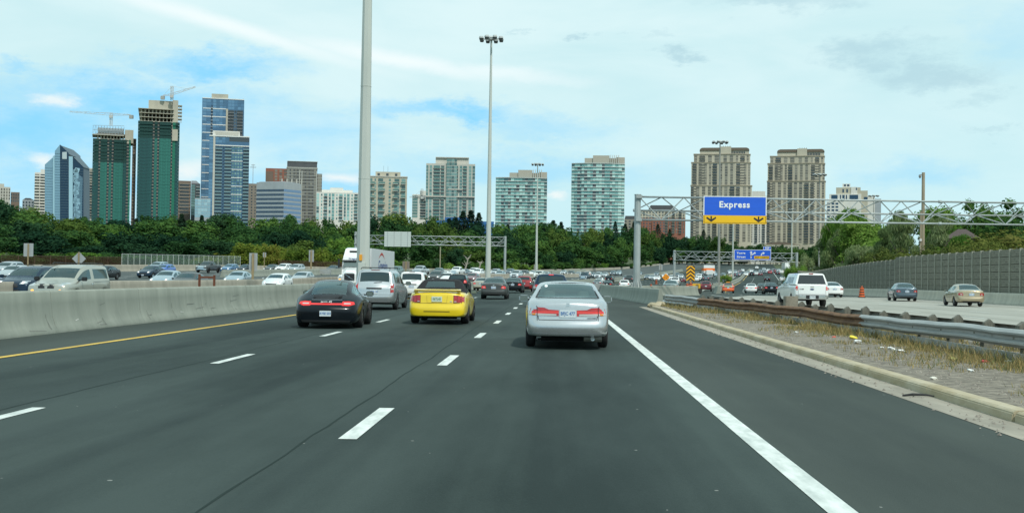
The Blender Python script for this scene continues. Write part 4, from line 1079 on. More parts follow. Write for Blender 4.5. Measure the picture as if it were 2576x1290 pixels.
# --- two towers under construction
NET = {'d': mat('dark green netting', (.005, .055, .047), .8, nscale=.35, col2=(.003, .032, .03), stretch=(2.5, 1, .5)),
       'l': mat('green netting', (.030, .185, .150), .8, nscale=.35, col2=(.014, .10, .085), stretch=(2.5, 1, .5)),
       'g': mat('bright green hoist net', (.012, .15, .095), .8), 'b': mat('bluish netting', (.012, .085, .085), .8, nscale=.3, col2=(.01, .05, .055))}
def green(label, px0, px1, y_net, y_mid, y_top, D, cols, hoist, core, frame_y, yaw=0):
    B = Bld('tower_under_construction', label, px0, px1, y_net, D, 30, yaw); f = B.faces()['f']; fr = F / D
    b = MB(); W2 = B.w / 2; n = 12; zs_ = [B.h * i / n for i in range(n + 1)]
    prof = lambda z: .0 + (2.2 * max(0, (z - B.zy(y_mid)) / (B.h - B.zy(y_mid))) ** 1.6 if z > B.zy(y_mid) else 0)
    b.box(-W2 + 1.4, W2 - 1.4, -14.2, 15, 0, B.h - .2); b.build('inner_floors', WALLS['dark'], B.root)
    fh = 3.0; z = B.h; k = 0; q = random.Random(int(px0)); zlow = B.zy(560)
    while z > zlow:
        xs = -W2; e = prof(z); 
        for ci, (kind, wd) in enumerate(cols):
            wd = wd * B.w
            if kind != 'P':
                top = z > B.zy(y_mid); m = NET['g'] if kind == 'g' else (NET['d'] if (top and kind != 'l') else (NET['l'] if kind in 'nl' else NET['b']))
                o = B.put('net_panel', (xs, -15, 0), wd / 2, z - fh / 2, wd * .97, fh * .965, .3, .3 + e + q.uniform(-.12, .12), m)
            else:
                B.put('dark_opening', (xs, -15, 0), wd / 2, z - fh / 2, wd * .9, fh * .66, .3, -.3, G['dark'][0]); B.put('slab_edge', (xs, -15, 0), wd / 2, z - .3, wd * 1.0, .45, .6, .35 + e, WALLS['conc'])
            xs += wd
        z -= fh; k += 1
    # bare concrete frame above the nets
    z0 = B.h; x0, x1 = B.xl(frame_y[0]), B.xl(frame_y[1]); zt = B.zy(frame_y[2]); nfl = frame_y[3]; fh2 = (zt - z0) / nfl
    for i in range(nfl + 1):
        ex = 1.6 * (i / nfl) if nfl > 1 else 0
        b = MB(); b.box(x0 - ex, x1 + .4, -17 - ex, 12, z0 + i * fh2 - .25, z0 + i * fh2 + .25); b.build('floor_slab', WALLS['conc'], B.root)
        if i < nfl:
            m_ = 9
            for c_ in range(m_):
                xx = x0 + (x1 - x0) * (c_ + .2) / m_
                b = MB(); b.box(xx, xx + (.8 if i < nfl - 1 else 1.3), -15.5, -9, z0 + i * fh2 + .25, z0 + (i + 1) * fh2 - .25); b.build('column', WALLS['conc'], B.root)
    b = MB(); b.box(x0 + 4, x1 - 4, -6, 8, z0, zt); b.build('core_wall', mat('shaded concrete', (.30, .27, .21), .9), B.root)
    for (a, c_, yt, yb, pr_) in core:
        b = MB(); b.box(B.xl(a), B.xl(c_), -15.6 - pr_, 6, B.zy(yb), B.zy(yt)); b.build('core_wall', WALLS['conc'], B.root)
    return B
GB = green('left green-netted tower under construction with a flared concrete top', 232.5, 331, 351, 408, 316, 1060,
      [('d', .16), ('P', .045), ('n', .18), ('P', .045), ('n', .07), ('P', .045), ('n', .26), ('d', .09), ('P', .055), ('g', .05)], None,
      [(312, 333, 325.5, 359, 1.2)], (240, 312, 338, 1))
b = MB(); x0, x1 = GB.xl(231), GB.xl(309); z0, z1 = GB.zy(340), GB.zy(319)
for i in range(12):
    xx = x0 + (x1 - x0) * i / 11; b.tube([(xx, -18, z0), (xx, -18, z1)], .16, 4)
    if i < 11: b.tube([(xx, -18, z0), (xx + (x1 - x0) / 11, -18, z1)], .1, 4); b.tube([(xx + (x1 - x0) / 11, -18, z0), (xx, -18, z1)], .1, 4)
for zz in (z0, (z0 + z1) / 2, z1): b.tube([(x0, -18, zz), (x1, -18, zz + (.9 if zz == z1 else 0))], .22, 4)
stuff(b.build('formwork_frame', mat('grey formwork steel', (.26, .30, .32), .5), GB.root))
b = MB(); b.box(GB.xl(243), GB.xl(309), -17, 8, z0 + 1.5, z1 - 1.6); b.build('formwork_panel', mat('pale formwork panel', (.38, .44, .46), .6), GB.root)
b = MB(); b.box(x0 - .5, x1 + .3, -18.5, 6, z0 - .8, z0 - .2); b.build('working_deck', WALLS['conc'], GB.root)
b = MB(); b.box(GB.xl(332), GB.xl(341), -10, 4, 0, GB.zy(345)); b.build('hoist_tower', mat('pinkish hoist tower', (.30, .20, .16), .8, nscale=.5, col2=(.15, .12, .1)), GB.root)
for k in range(36):
    b = MB(); zz = GB.zy(350) - k * 3.1; b.box(GB.xl(332), GB.xl(341.5), -10.6, -10, zz, zz + .5); b.build('hoist_landing', WALLS['conc'], GB.root)
GB.done()
GB2 = green('right green-netted tower under construction, tallest of the two, with a raw concrete shaft', 346, 454, 307, 345, 253, 1060,
      [('d', .36), ('P', .04), ('n', .07), ('P', .04), ('n', .29), ('P', .03), ('g', .07), ('b', .1)], None,
      [(370, 444.5, 252, 282, -4), (431, 445, 251, 353, .8)], (349, 433, 276, 3))
for xx in (447, 452):
    b = MB(); b.box(GB2.xl(xx), GB2.xl(xx + 1.4), -15, -13, GB2.h, GB2.zy(263)); b.build('column', WALLS['conc'], GB2.root)
for k in range(5):
    zz = GB2.zy(264 + k * 8.5); b = MB(); b.box(GB2.xl(445), GB2.xl(455), -15.5, -6, zz, zz + .6); b.build('floor_slab', WALLS['conc'], GB2.root)
GB2.done()

def crane(label, px, ybase, ytop, D, tip, tail, m, w_=1.9, jtop=None):
    X = atx(px, D, at(px, ytop, D).z); z0 = at(px, ybase, D).z; t = thing('tower_crane', label, 'crane', (X, D, z0))
    zt = at(px, ytop, D).z - z0; b = MB(); h = w_ / 2
    for sx in (-h, h):
        for sy in (-h, h): b.tube([(sx, sy, 0), (sx, sy, zt)], .22, 4)
    n = max(3, int(zt / 3))
    for i in range(n):
        za, zb_ = zt * i / n, zt * (i + 1) / n; b.tube([(-h, -h, za), (h, -h, zb_)], .14, 4); b.tube([(h, -h, za), (-h, -h, zb_)], .14, 4)
    b.build('mast', m, t)
    def arm(name, px1, y1, th):
        p = at(px1, y1, D); e = Vector((p.x - X, 0, p.z - z0)); s0 = Vector((0, 0, jz)); b = MB(); L_ = (e - s0).length; n = max(4, int(L_ / 4))
        up = Vector((0, 0, 1)); b.tube([s0, e], .25, 4); b.tube([s0 + up * th, e + up * th * .4], .2, 4)
        for i in range(n):
            a, c_ = s0.lerp(e, i / n), s0.lerp(e, (i + 1) / n); ha, hc = th * (1 - .6 * i / n), th * (1 - .6 * (i + 1) / n)
            b.tube([a, c_ + up * hc] if i % 2 == 0 else [a + up * ha, c_], .14, 4)
        b.build(name, m, t); return e
    jz = at(px, jtop or ytop + 4, D).z - z0
    e = arm('jib', *tip, 2.0); e2 = arm('counter_jib', *tail, 1.6)
    b = MB(); b.box(e2.x - 1.5, e2.x + 1.8, -1.2, 1.2, e2.z - 3.2, e2.z); b.build('counterweight', mat('crane weight', (.35, .36, .34), .8), t)
    b = MB(); b.box(-1.2, 1.8, -2.2, -.6, jz - 2.4, jz); b.build('cab', m, t)
    b = MB(); b.tube([(0, 0, zt), e.lerp(Vector((0, 0, jz)), .35) + Vector((0, 0, 1))], .1, 4); b.tube([(0, 0, zt), e2], .1, 4); b.build('tie_bar', m, t)
    return t
CW = mat('crane white', (.50, .51, .49), .6)
crane('white tower crane with a long jib to the left on the left green tower', 280, 317, 284, 1062, (175, 282), (330, 290), CW, jtop=291)
crane('red and white tower crane with a raised jib on the tallest green tower', 433, 253, 217, 1062, (492, 220), (409, 242), mat('crane grey', (.50, .48, .45), .6), jtop=240)

# --- brown office and neighbours
B = Bld('office_building', 'brown office block with horizontal window bands right of the green towers', 448, 481, 455, 1250, 30)
B.body(WALLS['brown']); B.grid(B.faces()['f'], 0, B.w, B.zy(545), B.h - 3, 3.6, [('P', .06), ('W', 1), ('P', .06)], 'dark', hfrac=.5, slab=(.28, .4), slabm=WALLS['taupe']); B.done()
B = Bld('office_building', 'narrow blue-grey block between the brown office and the tall blue tower', 481, 504, 462, 1250, 30)
B.body(WALLS['dark']); B.grid(B.faces()['f'], 0, B.w, B.zy(548), B.h - 1, 3.0, [('G', 1), ('P', .2), ('B', 1)], 'teal')
b = MB(); b.prism([(-B.w / 2, B.h), (B.w / 2, B.h), (B.w / 2 - 4, B.h + 3.5), (-B.w / 2, B.h + 3.5)], -8, 8); b.build('roof', WALLS['grey'], B.root); B.done()
B = Bld('office_building', 'low pale blue glass block at the foot of the tall blue tower', 490, 530, 499, 1000, 25)
B.body(WALLS['grey']); B.grid(B.faces()['f'], 0, B.w, B.zy(548), B.h - .8, 2.6, [('G', 1)] * 5, 'ice', hfrac=.8); B.done()
# --- tall blue tower
B = Bld('apartment_tower', 'tallest blue glass tower, with white floor bands and a pale roof block', 508, 616, 250, 1150, 34)
B.body(WALLS['bluewall']); f = B.faces()['f']; X_ = lambda px: B.xl(px) + B.w / 2
B.grid(f, 0, X_(528), B.zy(540), B.h - .6, 3.1, [('G', 1), ('G', 1)], 'blue')
B.grid(f, X_(528), X_(533), B.zy(345), B.h - 6, 3.1, [('B', 1)], 'navy')
B.grid(f, X_(533), X_(566), B.zy(330), B.h - .6, 3.1, [('G', 1)] * 4, 'blue')
B.grid(f, X_(571), B.w, B.zy(276), B.h - .6, 3.1, [('G', 1)] * 5, 'blue')
B.grid(f, X_(571), B.w - 1, B.zy(345), B.zy(276), 3.1, [('B', 1.2), ('W', .5), ('B', 1.2)], 'dark', slabm=WALLS['grey'], rail=WALLS['raild'])
b = MB(); b.box(B.xl(566), B.xl(571), -B.d / 2 - .5, 0, 0, B.zy(274)); b.build('pale_fin', WALLS['conc'], B.root)
for k in range(14):
    B.put('floor_band', f, X_(508 + 10), B.zy(274.5 + k * 20.2), 20 / B.ppm, .8, .4, .25, WALLS['slab'])
    if k < 4: B.put('floor_band', f, X_(549), B.zy(274.5 + k * 20.2), 34 / B.ppm, .8, .4, .25, WALLS['slab'])
b = MB(); b.box(B.xl(529), B.xl(571), -B.d / 2 + 1, 8, B.h, B.zy(237)); b.build('roof_block', WALLS['conc'], B.root)
b = MB(); b.box(-B.w / 2, B.w / 2, -B.d / 2 - .3, B.d / 2, B.h, B.h + .8); b.build('parapet', WALLS['slab'], B.root)
b = MB(); b.tube([(B.w / 2 - .5, 0, B.h), (B.w / 2 - .5, 0, B.zy(240))], .25, 4); b.build('antenna', WALLS['grey'], B.root); B.done()
# --- front blue tower
B = Bld('apartment_tower', 'shorter dark blue tower with stacked balconies standing before the tallest blue one', 526, 629, 343, 1080, 30)
B.body(WALLS['bluewall']); f = B.faces()['f']; X_ = lambda px: B.xl(px) + B.w / 2
B.grid(f, 0, X_(535), B.zy(545), B.h - 1, 3.0, [('G', 1)] * 1, 'blue')
B.grid(f, X_(540), X_(573), B.zy(367), B.h - .6, 3.0, [('G', 1)] * 4, 'blue'); B.grid(f, X_(573), X_(627), B.zy(360), B.zy(345), 4.4, [('G', 1)], 'dark')
B.grid(f, X_(540), X_(581), B.zy(562), B.zy(369), 3.05, [('B', 1), ('W', .3), ('B', 1)], 'navy', slabm=WALLS['bluewall'], rail=WALLS['rail'], bal=.9)
B.grid(f, X_(582), X_(609), B.zy(562), B.zy(366), 3.05, [('W', 1), ('P', .2)] * 4, 'teal', hfrac=.6)
B.grid(f, X_(610), B.w, B.zy(562), B.zy(369), 3.05, [('B', 1)], 'navy', slabm=WALLS['bluewall'], rail=WALLS['rail'], bal=1.8)
for k in range(9): B.put('floor_band', f, X_(595), B.zy(384 + k * 21), 28 / B.ppm, .7, .4, .3, WALLS['slab'])
b = MB(); b.box(B.xl(534.5), B.xl(539.5), -B.d / 2 - .6, 0, 0, B.zy(345)); b.build('pale_fin', WALLS['pale'], B.root)
b = MB(); b.box(-B.w / 2, B.w / 2, -B.d / 2 - .6, B.d / 2, B.h - .6, B.h + .5); b.build('parapet', WALLS['slab'], B.root)
b = MB(); b.box(B.xl(539), B.w / 2, -B.d / 2 - .5, 0, B.zy(368), B.zy(365.5)); b.build('white_band', WALLS['slab'], B.root)
b = MB(); b.box(B.xl(533), B.xl(601), -B.d / 2 + 1, B.d / 2, B.h, B.zy(330)); b.build('roof_block', WALLS['white'], B.root)
b = MB(); b.box(B.xl(540), B.xl(598), -B.d / 2 + .6, -B.d / 2 + 1, B.h + 1, B.h + 4); b.build('roof_louvre', WALLS['pale'], B.root)
B.done()
B = Bld('apartment_slab', 'plain taupe slab block behind the shorter dark blue tower and grey office', 622, 650, 462, 1200, 28)
B.body(WALLS['taupe']); B.grid(B.faces()['f'], 0, B.w, B.zy(550), B.h - 2, 3.0, [('P', 1), ('W', .5), ('P', .5), ('W', .4), ('P', .6)], 'dark', hfrac=.5)
b = MB(); b.tube([(0, 0, B.h), (0, 0, B.zy(410))], .35, 4); zz = B.zy(418); b.box(-3, 3, -.3, .3, zz - .3, zz + .3); b.box(-2, 2, -.3, .3, zz + 2, zz + 2.5); b.build('antenna_mast', WALLS['grey'], B.root); B.done()
# --- grey ribbon-window office, two faces
B = Bld('office_building', 'silver-grey office with dark ribbon windows, two faces meeting at a corner', 644, 760, 458, 950, 40)
cx = B.xl(713); b = MB(); y0 = -20
b.prism([(-B.w / 2, y0 + 12), (cx, y0), (B.w / 2, y0 + 16), (B.w / 2, 25), (-B.w / 2, 25)], 0, B.h, 'z'); b.build('wall', WALLS['grey'], B.root)
l1 = math.hypot(cx + B.w / 2, 12); a1 = -math.atan2(12, cx + B.w / 2); l2 = math.hypot(B.w / 2 - cx, 16); a2 = math.atan2(16, B.w / 2 - cx)
for k in range(8):
    z = B.zy(478.5 + k * 10.8)
    f1 = (-B.w / 2, y0 + 12, a1); 
    for i in range(22): B.put('window', f1, l1 * (i + .5) / 22, z, l1 / 22 * .9, 1.9, .3, .06, G['navy'][i % 2])
    f2 = (cx, y0, a2)
    for i in range(12): B.put('window', f2, l2 * (i + .5) / 12, z, l2 / 12 * .96, 2.1, .3, .06, mat('sky blue ribbon pane', (.17, .27, .42), .2))
b = MB(); b.prism([(-B.w / 2 + 2, y0 + 14), (cx, y0 + 3), (B.w / 2 - 2, y0 + 18), (B.w / 2, 22), (-B.w / 2 + 2, 22)], B.h, B.h + .8, 'z'); b.build('parapet', WALLS['grey'], B.root)
for k in range(5): b = MB(); xx = cx - 2 + k * 4; b.box(xx, xx + .8, -4, -3, B.h, B.h + 4); b.build('roof_vent', WALLS['pale'], B.root)
B.done()
# --- dark condo and red-brown neighbour
B = Bld('apartment_tower', 'red-brown brick tower partly behind the dark condominium block', 668, 735, 424, 1200, 30)
B.body(WALLS['red']); B.body(WALLS['brown'], x0=-B.w / 2, x1=B.xl(686), y0=-B.d / 2 - 1, z1=B.zy(432), name='wing')
B.grid(B.faces()['f'], B.w * .28, B.w, B.zy(462), B.h - 1, 3.0, [('P', .4), ('W', 1)] * 4, 'bronze'); B.done()
B = Bld('apartment_tower', 'dark charcoal stepped tower with pale grid lines behind the silver office', 721, 799, 422, 1100, 32)
B.body(WALLS['dark']); f = B.faces()['f']
GL = mat('pale grid line', (.40, .40, .36), .7)
B.body(WALLS['dark'], x0=B.xl(720.5), x1=B.xl(796), y0=-B.d / 2 + 2, z0=B.h, z1=B.zy(406.5), name='roof_block')
B.body(WALLS['dark'], x0=B.w / 2, x1=B.xl(809), y0=-B.d / 2 + 1, z1=B.zy(436), name='wing')
B.grid(f, 0, B.w, B.zy(560), B.h - 1, 3.1, [('W', 1), ('P', .18)] * 8, 'bronze', hfrac=.55, slab=(.16, .12), slabm=GL)
B.grid((B.w / 2, -B.d / 2 + 1, 0), 0, B.xl(809) - B.w / 2, B.zy(560), B.zy(438), 3.1, [('W', 1)] * 1, 'bronze', slab=(.16, .12), slabm=GL)
for xx in (.42, .5, .98): B.put('pale_column', f, B.w * xx, B.h * .62, .7, B.h * .7, .3, .2, GL)
b = MB(); b.box(-B.w / 2 - .3, B.w / 2 + .3, -B.d / 2 - .4, B.d / 2, B.h - .5, B.h + .3); b.build('parapet', GL, B.root)
b = MB(); b.box(B.xl(721), B.xl(797), -B.d / 2 + 1.5, 10, B.zy(406.5), B.zy(405.3)); b.build('roof_edge', GL, B.root); B.done()
# --- cream condos behind the mast
B = Bld('apartment_building', 'cream condominium with green glazing just left of the big mast', 796, 912, 484, 1050, 35)
B.body(WALLS['white']); f = B.faces()['f']
B.body(WALLS['white'], x0=B.xl(808), x1=B.xl(886), y0=-B.d / 2 + 3, z0=B.h, z1=B.zy(477.5), name='penthouse'); B.body(WALLS['white'], x0=B.xl(829), x1=B.xl(862), y0=-B.d / 2 + 5, z0=B.h, z1=B.zy(471.5), name='roof_block')
B.grid(f, 0, B.w, B.zy(560), B.h - 1, 3.0, [('G', .8), ('P', .5), ('W', .5), ('P', .4), ('B', 1.1), ('P', .4), ('G', .6), ('P', .3)] * 3, 'aqua', slabm=WALLS['white'], rail=WALLS['rail'], hfrac=.6); B.grid((B.xl(808), -B.d / 2 + 3, 0), 0, B.xl(886) - B.xl(808), B.h + .2, B.zy(478), 2.2, [('G', 1), ('P', .3)] * 7, 'teal'); B.done()
# --- cream balcony tower right of the mast
B = Bld('apartment_tower', 'cream tower with projecting green balconies just right of the big mast', 925, 1025, 444.5, 1050, 35)
B.body(WALLS['cream']); f = B.faces()['f']
B.grid(f, 0, B.w, B.zy(558), B.h - 1.5, 3.1, [('G', .9), ('P', .35), ('W', .35), ('P', .35), ('G', 1), ('P', 1.0), ('W', .5), ('P', .6), ('G', 1), ('P', .35), ('G', .8), ('P', .3)], 'teal', hfrac=.7)
for k in range(7):
    z = B.zy(463 + k * 17.2)
    for xx, ww in ((.10, .16), (.36, .16), (.70, .13), (.90, .12)):
        B.put('balcony_slab', f, B.w * xx, z, B.w * ww, .5, 2.2, 2.0, WALLS['pale']); B.put('railing', f, B.w * xx, z + 1.0, B.w * ww, 1.4, .1, 2.0, WALLS['railg'])
B.body(WALLS['cream'], x0=B.xl(943), x1=B.xl(1006), y0=-B.d / 2 + 2, z0=B.h, z1=B.zy(432), name='roof_block')
for xx in (948, 970, 992): b = MB(); b.box(B.xl(xx), B.xl(xx + 6), -B.d / 2 + 1.9, -B.d / 2 + 2, B.zy(442), B.zy(436)); b.build('louvre', G['dark'][1], B.root)
b = MB(); b.box(-B.w / 2 - .4, B.w / 2 + .4, -B.d / 2 - .5, B.d / 2, B.h - .4, B.h + .5); b.build('parapet', WALLS['pale'], B.root)
for xx in (963, 974): b = MB(); b.tube([(B.xl(xx), 0, B.zy(432)), (B.xl(xx), 0, B.zy(413))], .12, 4); b.build('antenna', WALLS['dark'], B.root)
B.done()
# --- small white one with a crane
B = Bld('apartment_building', 'small white building still under construction left of the tall teal tower', 1037, 1076, 489, 1250, 25)
B.body(WALLS['white']); B.grid(B.faces()['f'], 0, B.w, B.zy(552), B.h - 1, 3.0, [('G', 1), ('P', .4), ('B', 1), ('P', .3)], 'teal', slabm=WALLS['white']); B.body(WALLS['white'], x0=0, x1=B.w * .45, z0=B.h, z1=B.h + 4, name='roof_block'); B.done()
crane('small white and blue crane on the small white building', 1062, 489, 475, 1249, (1030, 497), (1072, 498), CW, jtop=495)
# --- tall teal tower
B = Bld('apartment_tower', 'tall tower of teal glass between cream frames, right of the cream balcony tower', 1072, 1196, 412, 1050, 38)
B.body(WALLS['pale']); f = B.faces()['f']; X_ = lambda px: B.xl(px) + B.w / 2
B.grid(f, 0, B.w, B.zy(565), B.h - 1.5, 3.05, [('G', .5), ('P', .25), ('G', .55), ('P', .3), ('B', 1.5), ('P', .12), ('B', .8), ('P', .45), ('G', .8), ('G', .8), ('B', 1.0), ('P', .3), ('G', .6), ('P', .12), ('B', .9), ('P', .4), ('G', .6), ('P', .2), ('G', .6)], 'teal', slabm=WALLS['pale'], rail=WALLS['railg'], bal=.8)
B.body(WALLS['pale'], x0=B.xl(1094), x1=B.xl(1178), y0=-B.d / 2 + 3, z0=B.h, z1=B.zy(396), name='roof_block')
B.grid((B.xl(1108), -B.d / 2 + 3, 0), 0, B.xl(1172) - B.xl(1108), B.h, B.zy(399), 5.5, [('G', 1)] * 8, 'teal')
b = MB(); b.box(B.xl(1094), B.xl(1178), -B.d / 2 + 1.5, 12, B.zy(397), B.zy(395)); b.build('roof_edge', WALLS['pale'], B.root)
b = MB(); b.box(B.xl(1122), B.xl(1148), -B.d / 2 - 1.4, 0, 0, B.zy(409)); o = b.build('glass_bay', WALLS['pale'], B.root)
B.grid((B.xl(1122), -B.d / 2 - 1.4, 0), 0, B.xl(1148) - B.xl(1122), B.zy(565), B.zy(400), 3.05, [('G', 1)] * 4, 'teal')
for yy in (494,): b = MB(); b.box(-B.w / 2, B.w / 2, -B.d / 2 - 1.6, 0, B.zy(yy + 2.5), B.zy(yy)); b.build('cornice', WALLS['pale'], B.root)
b = MB(); b.box(B.xl(1126), B.xl(1163), -B.d / 2 - 1.8, 0, B.zy(478), B.zy(475)); b.build('cornice', WALLS['pale'], B.root); B.done()
B = Bld('low_building', 'low blue building behind the conifers at the foot of the tall teal tower', 1072, 1243, 556, 1000, 20)
B.body(WALLS['bluebox']); B.body(WALLS['bluebox'], x0=B.xl(1118), x1=B.xl(1180), z0=B.h, z1=B.zy(547), name='upper_block')
for k in range(9):
    b = MB(); xx = -B.w / 2 + B.w * (k + .1) / 9; b.box(xx, xx + .5, -B.d / 2 - .2, -B.d / 2, 0, B.h); b.build('seam', WALLS['raild'], B.root)
B.done()
# --- twin aqua towers
for lb, pa_, pb_, yt, cr, crt, s_ in (('shorter, left one of the two aqua glass towers with white floor edges', 1247, 1377, 446, (1280, 1302, 1338), (433.5, 426.5, 431), 3), ('taller, right one of the two aqua glass towers with white floor edges', 1438, 1572, 410, (1469, 1490, 1532), (396.5, 390, 394), 9)):
    B = Bld('apartment_tower', lb, pa_, pb_, yt, 1000, 36); f = B.faces()['f']; W2 = B.w / 2
    # gently bowed front made of three facets
    bow = 3.0; x1_, x2_ = -W2 + B.w * .24, -W2 + B.w * .72; yf = -B.d / 2
    b = MB(); b.prism([(-W2, yf + bow), (x1_, yf), (x2_, yf), (W2, yf + bow * 1.6), (W2, B.d / 2), (-W2, B.d / 2)], 0, B.h, 'z'); b.build('wall', mat('aqua spandrel', (.10, .20, .20), .4), B.root)
    fs_ = [((-W2, yf + bow), (x1_, yf)), ((x1_, yf), (x2_, yf)), ((x2_, yf), (W2, yf + bow * 1.6))]
    pats = ([('G', 1), ('G', 1), ('B', .9), ('G', .5), ('G', .9)], [('B', .9), ('G', 1), ('G', .7), ('B', 1), ('G', .9), ('G', .9), ('B', .8), ('G', .8), ('G', .8)], [('B', .8), ('G', 1), ('G', 1), ('G', 1.2), ('G', 1)])
    for (p, q), pt_ in zip(fs_, pats):
        l_ = math.hypot(q[0] - p[0], q[1] - p[1]); a_ = math.atan2(q[1] - p[1], q[0] - p[0]); fc = (p[0], p[1], a_)
        B.grid(fc, 0, l_, B.zy(585 if pa_ > 1400 else 572), B.h - .4, 2.9, pt_, 'aqua', slab=(.13, .7), slabm=WALLS['slab'], seed=s_, bal=.6)
    B.body(mat('warm grey plant room', (.40, .37, .31), .9), x0=B.xl(cr[0]), x1=W2 - .3, y0=yf + 5, z0=B.h, z1=B.zy(crt[0]), name='roof_block')
    B.body(MATS['warm grey plant room'], x0=B.xl(cr[1]), x1=B.xl(cr[2]), y0=yf + 4, z0=B.h, z1=B.zy(crt[1]), name='roof_block')
    B.body(MATS['warm grey plant room'], x0=B.xl(cr[2] + 16), x1=W2 - .1, y0=yf + 5.5, z0=B.h, z1=B.zy(crt[2]), name='roof_block')
    for k in range(5): b = MB(); xx = B.xl(cr[2] + 2 + k * 5); b.box(xx, xx + .6, yf + 4, yf + 4.6, B.h, B.zy(crt[1] - 1)); b.build('vent_pipe', WALLS['pale'], B.root)
    B.done()
B = Bld('apartment_building', 'small dark-roofed stone building right of the taller aqua tower', 1571, 1612, 552, 1250, 25)
B.body(WALLS['taupe']); b = MB(); b.prism([(-B.w / 2, B.h), (B.w / 2, B.h), (B.w / 2 - 3, B.zy(543)), (-B.w / 2 + 1, B.zy(543))], -12, 12); b.build('roof', WALLS['dark'], B.root)
B.grid(B.faces()['f'], 0, B.w, B.zy(585), B.h - .6, 3.0, [('W', 1), ('P', .7)] * 4, 'dark', hfrac=.5); B.done()
# --- brick and cream mid-rise
B = Bld('apartment_building', 'cream and red-brick mid-rise with a dark mansard roof, seen through the gantry', 1610, 1724, 530, 1280, 30)
f = B.faces()['f']; X_ = lambda px: B.xl(px) + B.w / 2
B.body(WALLS['cream'], z0=B.zy(548)); B.body(WALLS['red'], z1=B.zy(548) - .01, name='brick_wall')
B.body(WALLS['red'], x0=B.xl(1640), x1=B.xl(1672), y0=-B.d / 2 - 1.2, z1=B.zy(556), name='brick_bay')
B.grid(f, 0, X_(1640), B.zy(590), B.h - .5, 3.0, [('W', .7), ('P', .4)] * 4, 'dark', hfrac=.5); B.grid((B.xl(1640), -B.d / 2 - 1.2, 0), 0, X_(1672) - X_(1640), B.zy(590), B.zy(557), 3.0, [('P', .3), ('W', .6)] * 4, 'dark', hfrac=.55)
B.grid(f, X_(1640), X_(1672), B.zy(556), B.h - .5, 3.0, [('W', .7), ('P', .4)] * 4, 'dark', hfrac=.5)
B.grid(f, X_(1672), B.w, B.zy(592), B.h - .5, 3.0, [('B', 1), ('P', .3), ('W', .6), ('P', .3)] * 3, 'bronze', slabm=WALLS['cream'], rail=WALLS['raild'])
b = MB(); b.prism([(B.xl(1628), B.h), (B.xl(1700), B.h), (B.xl(1690), B.zy(516)), (B.xl(1636), B.zy(516))], -12, 12); b.build('roof', WALLS['dark'], B.root); B.done()
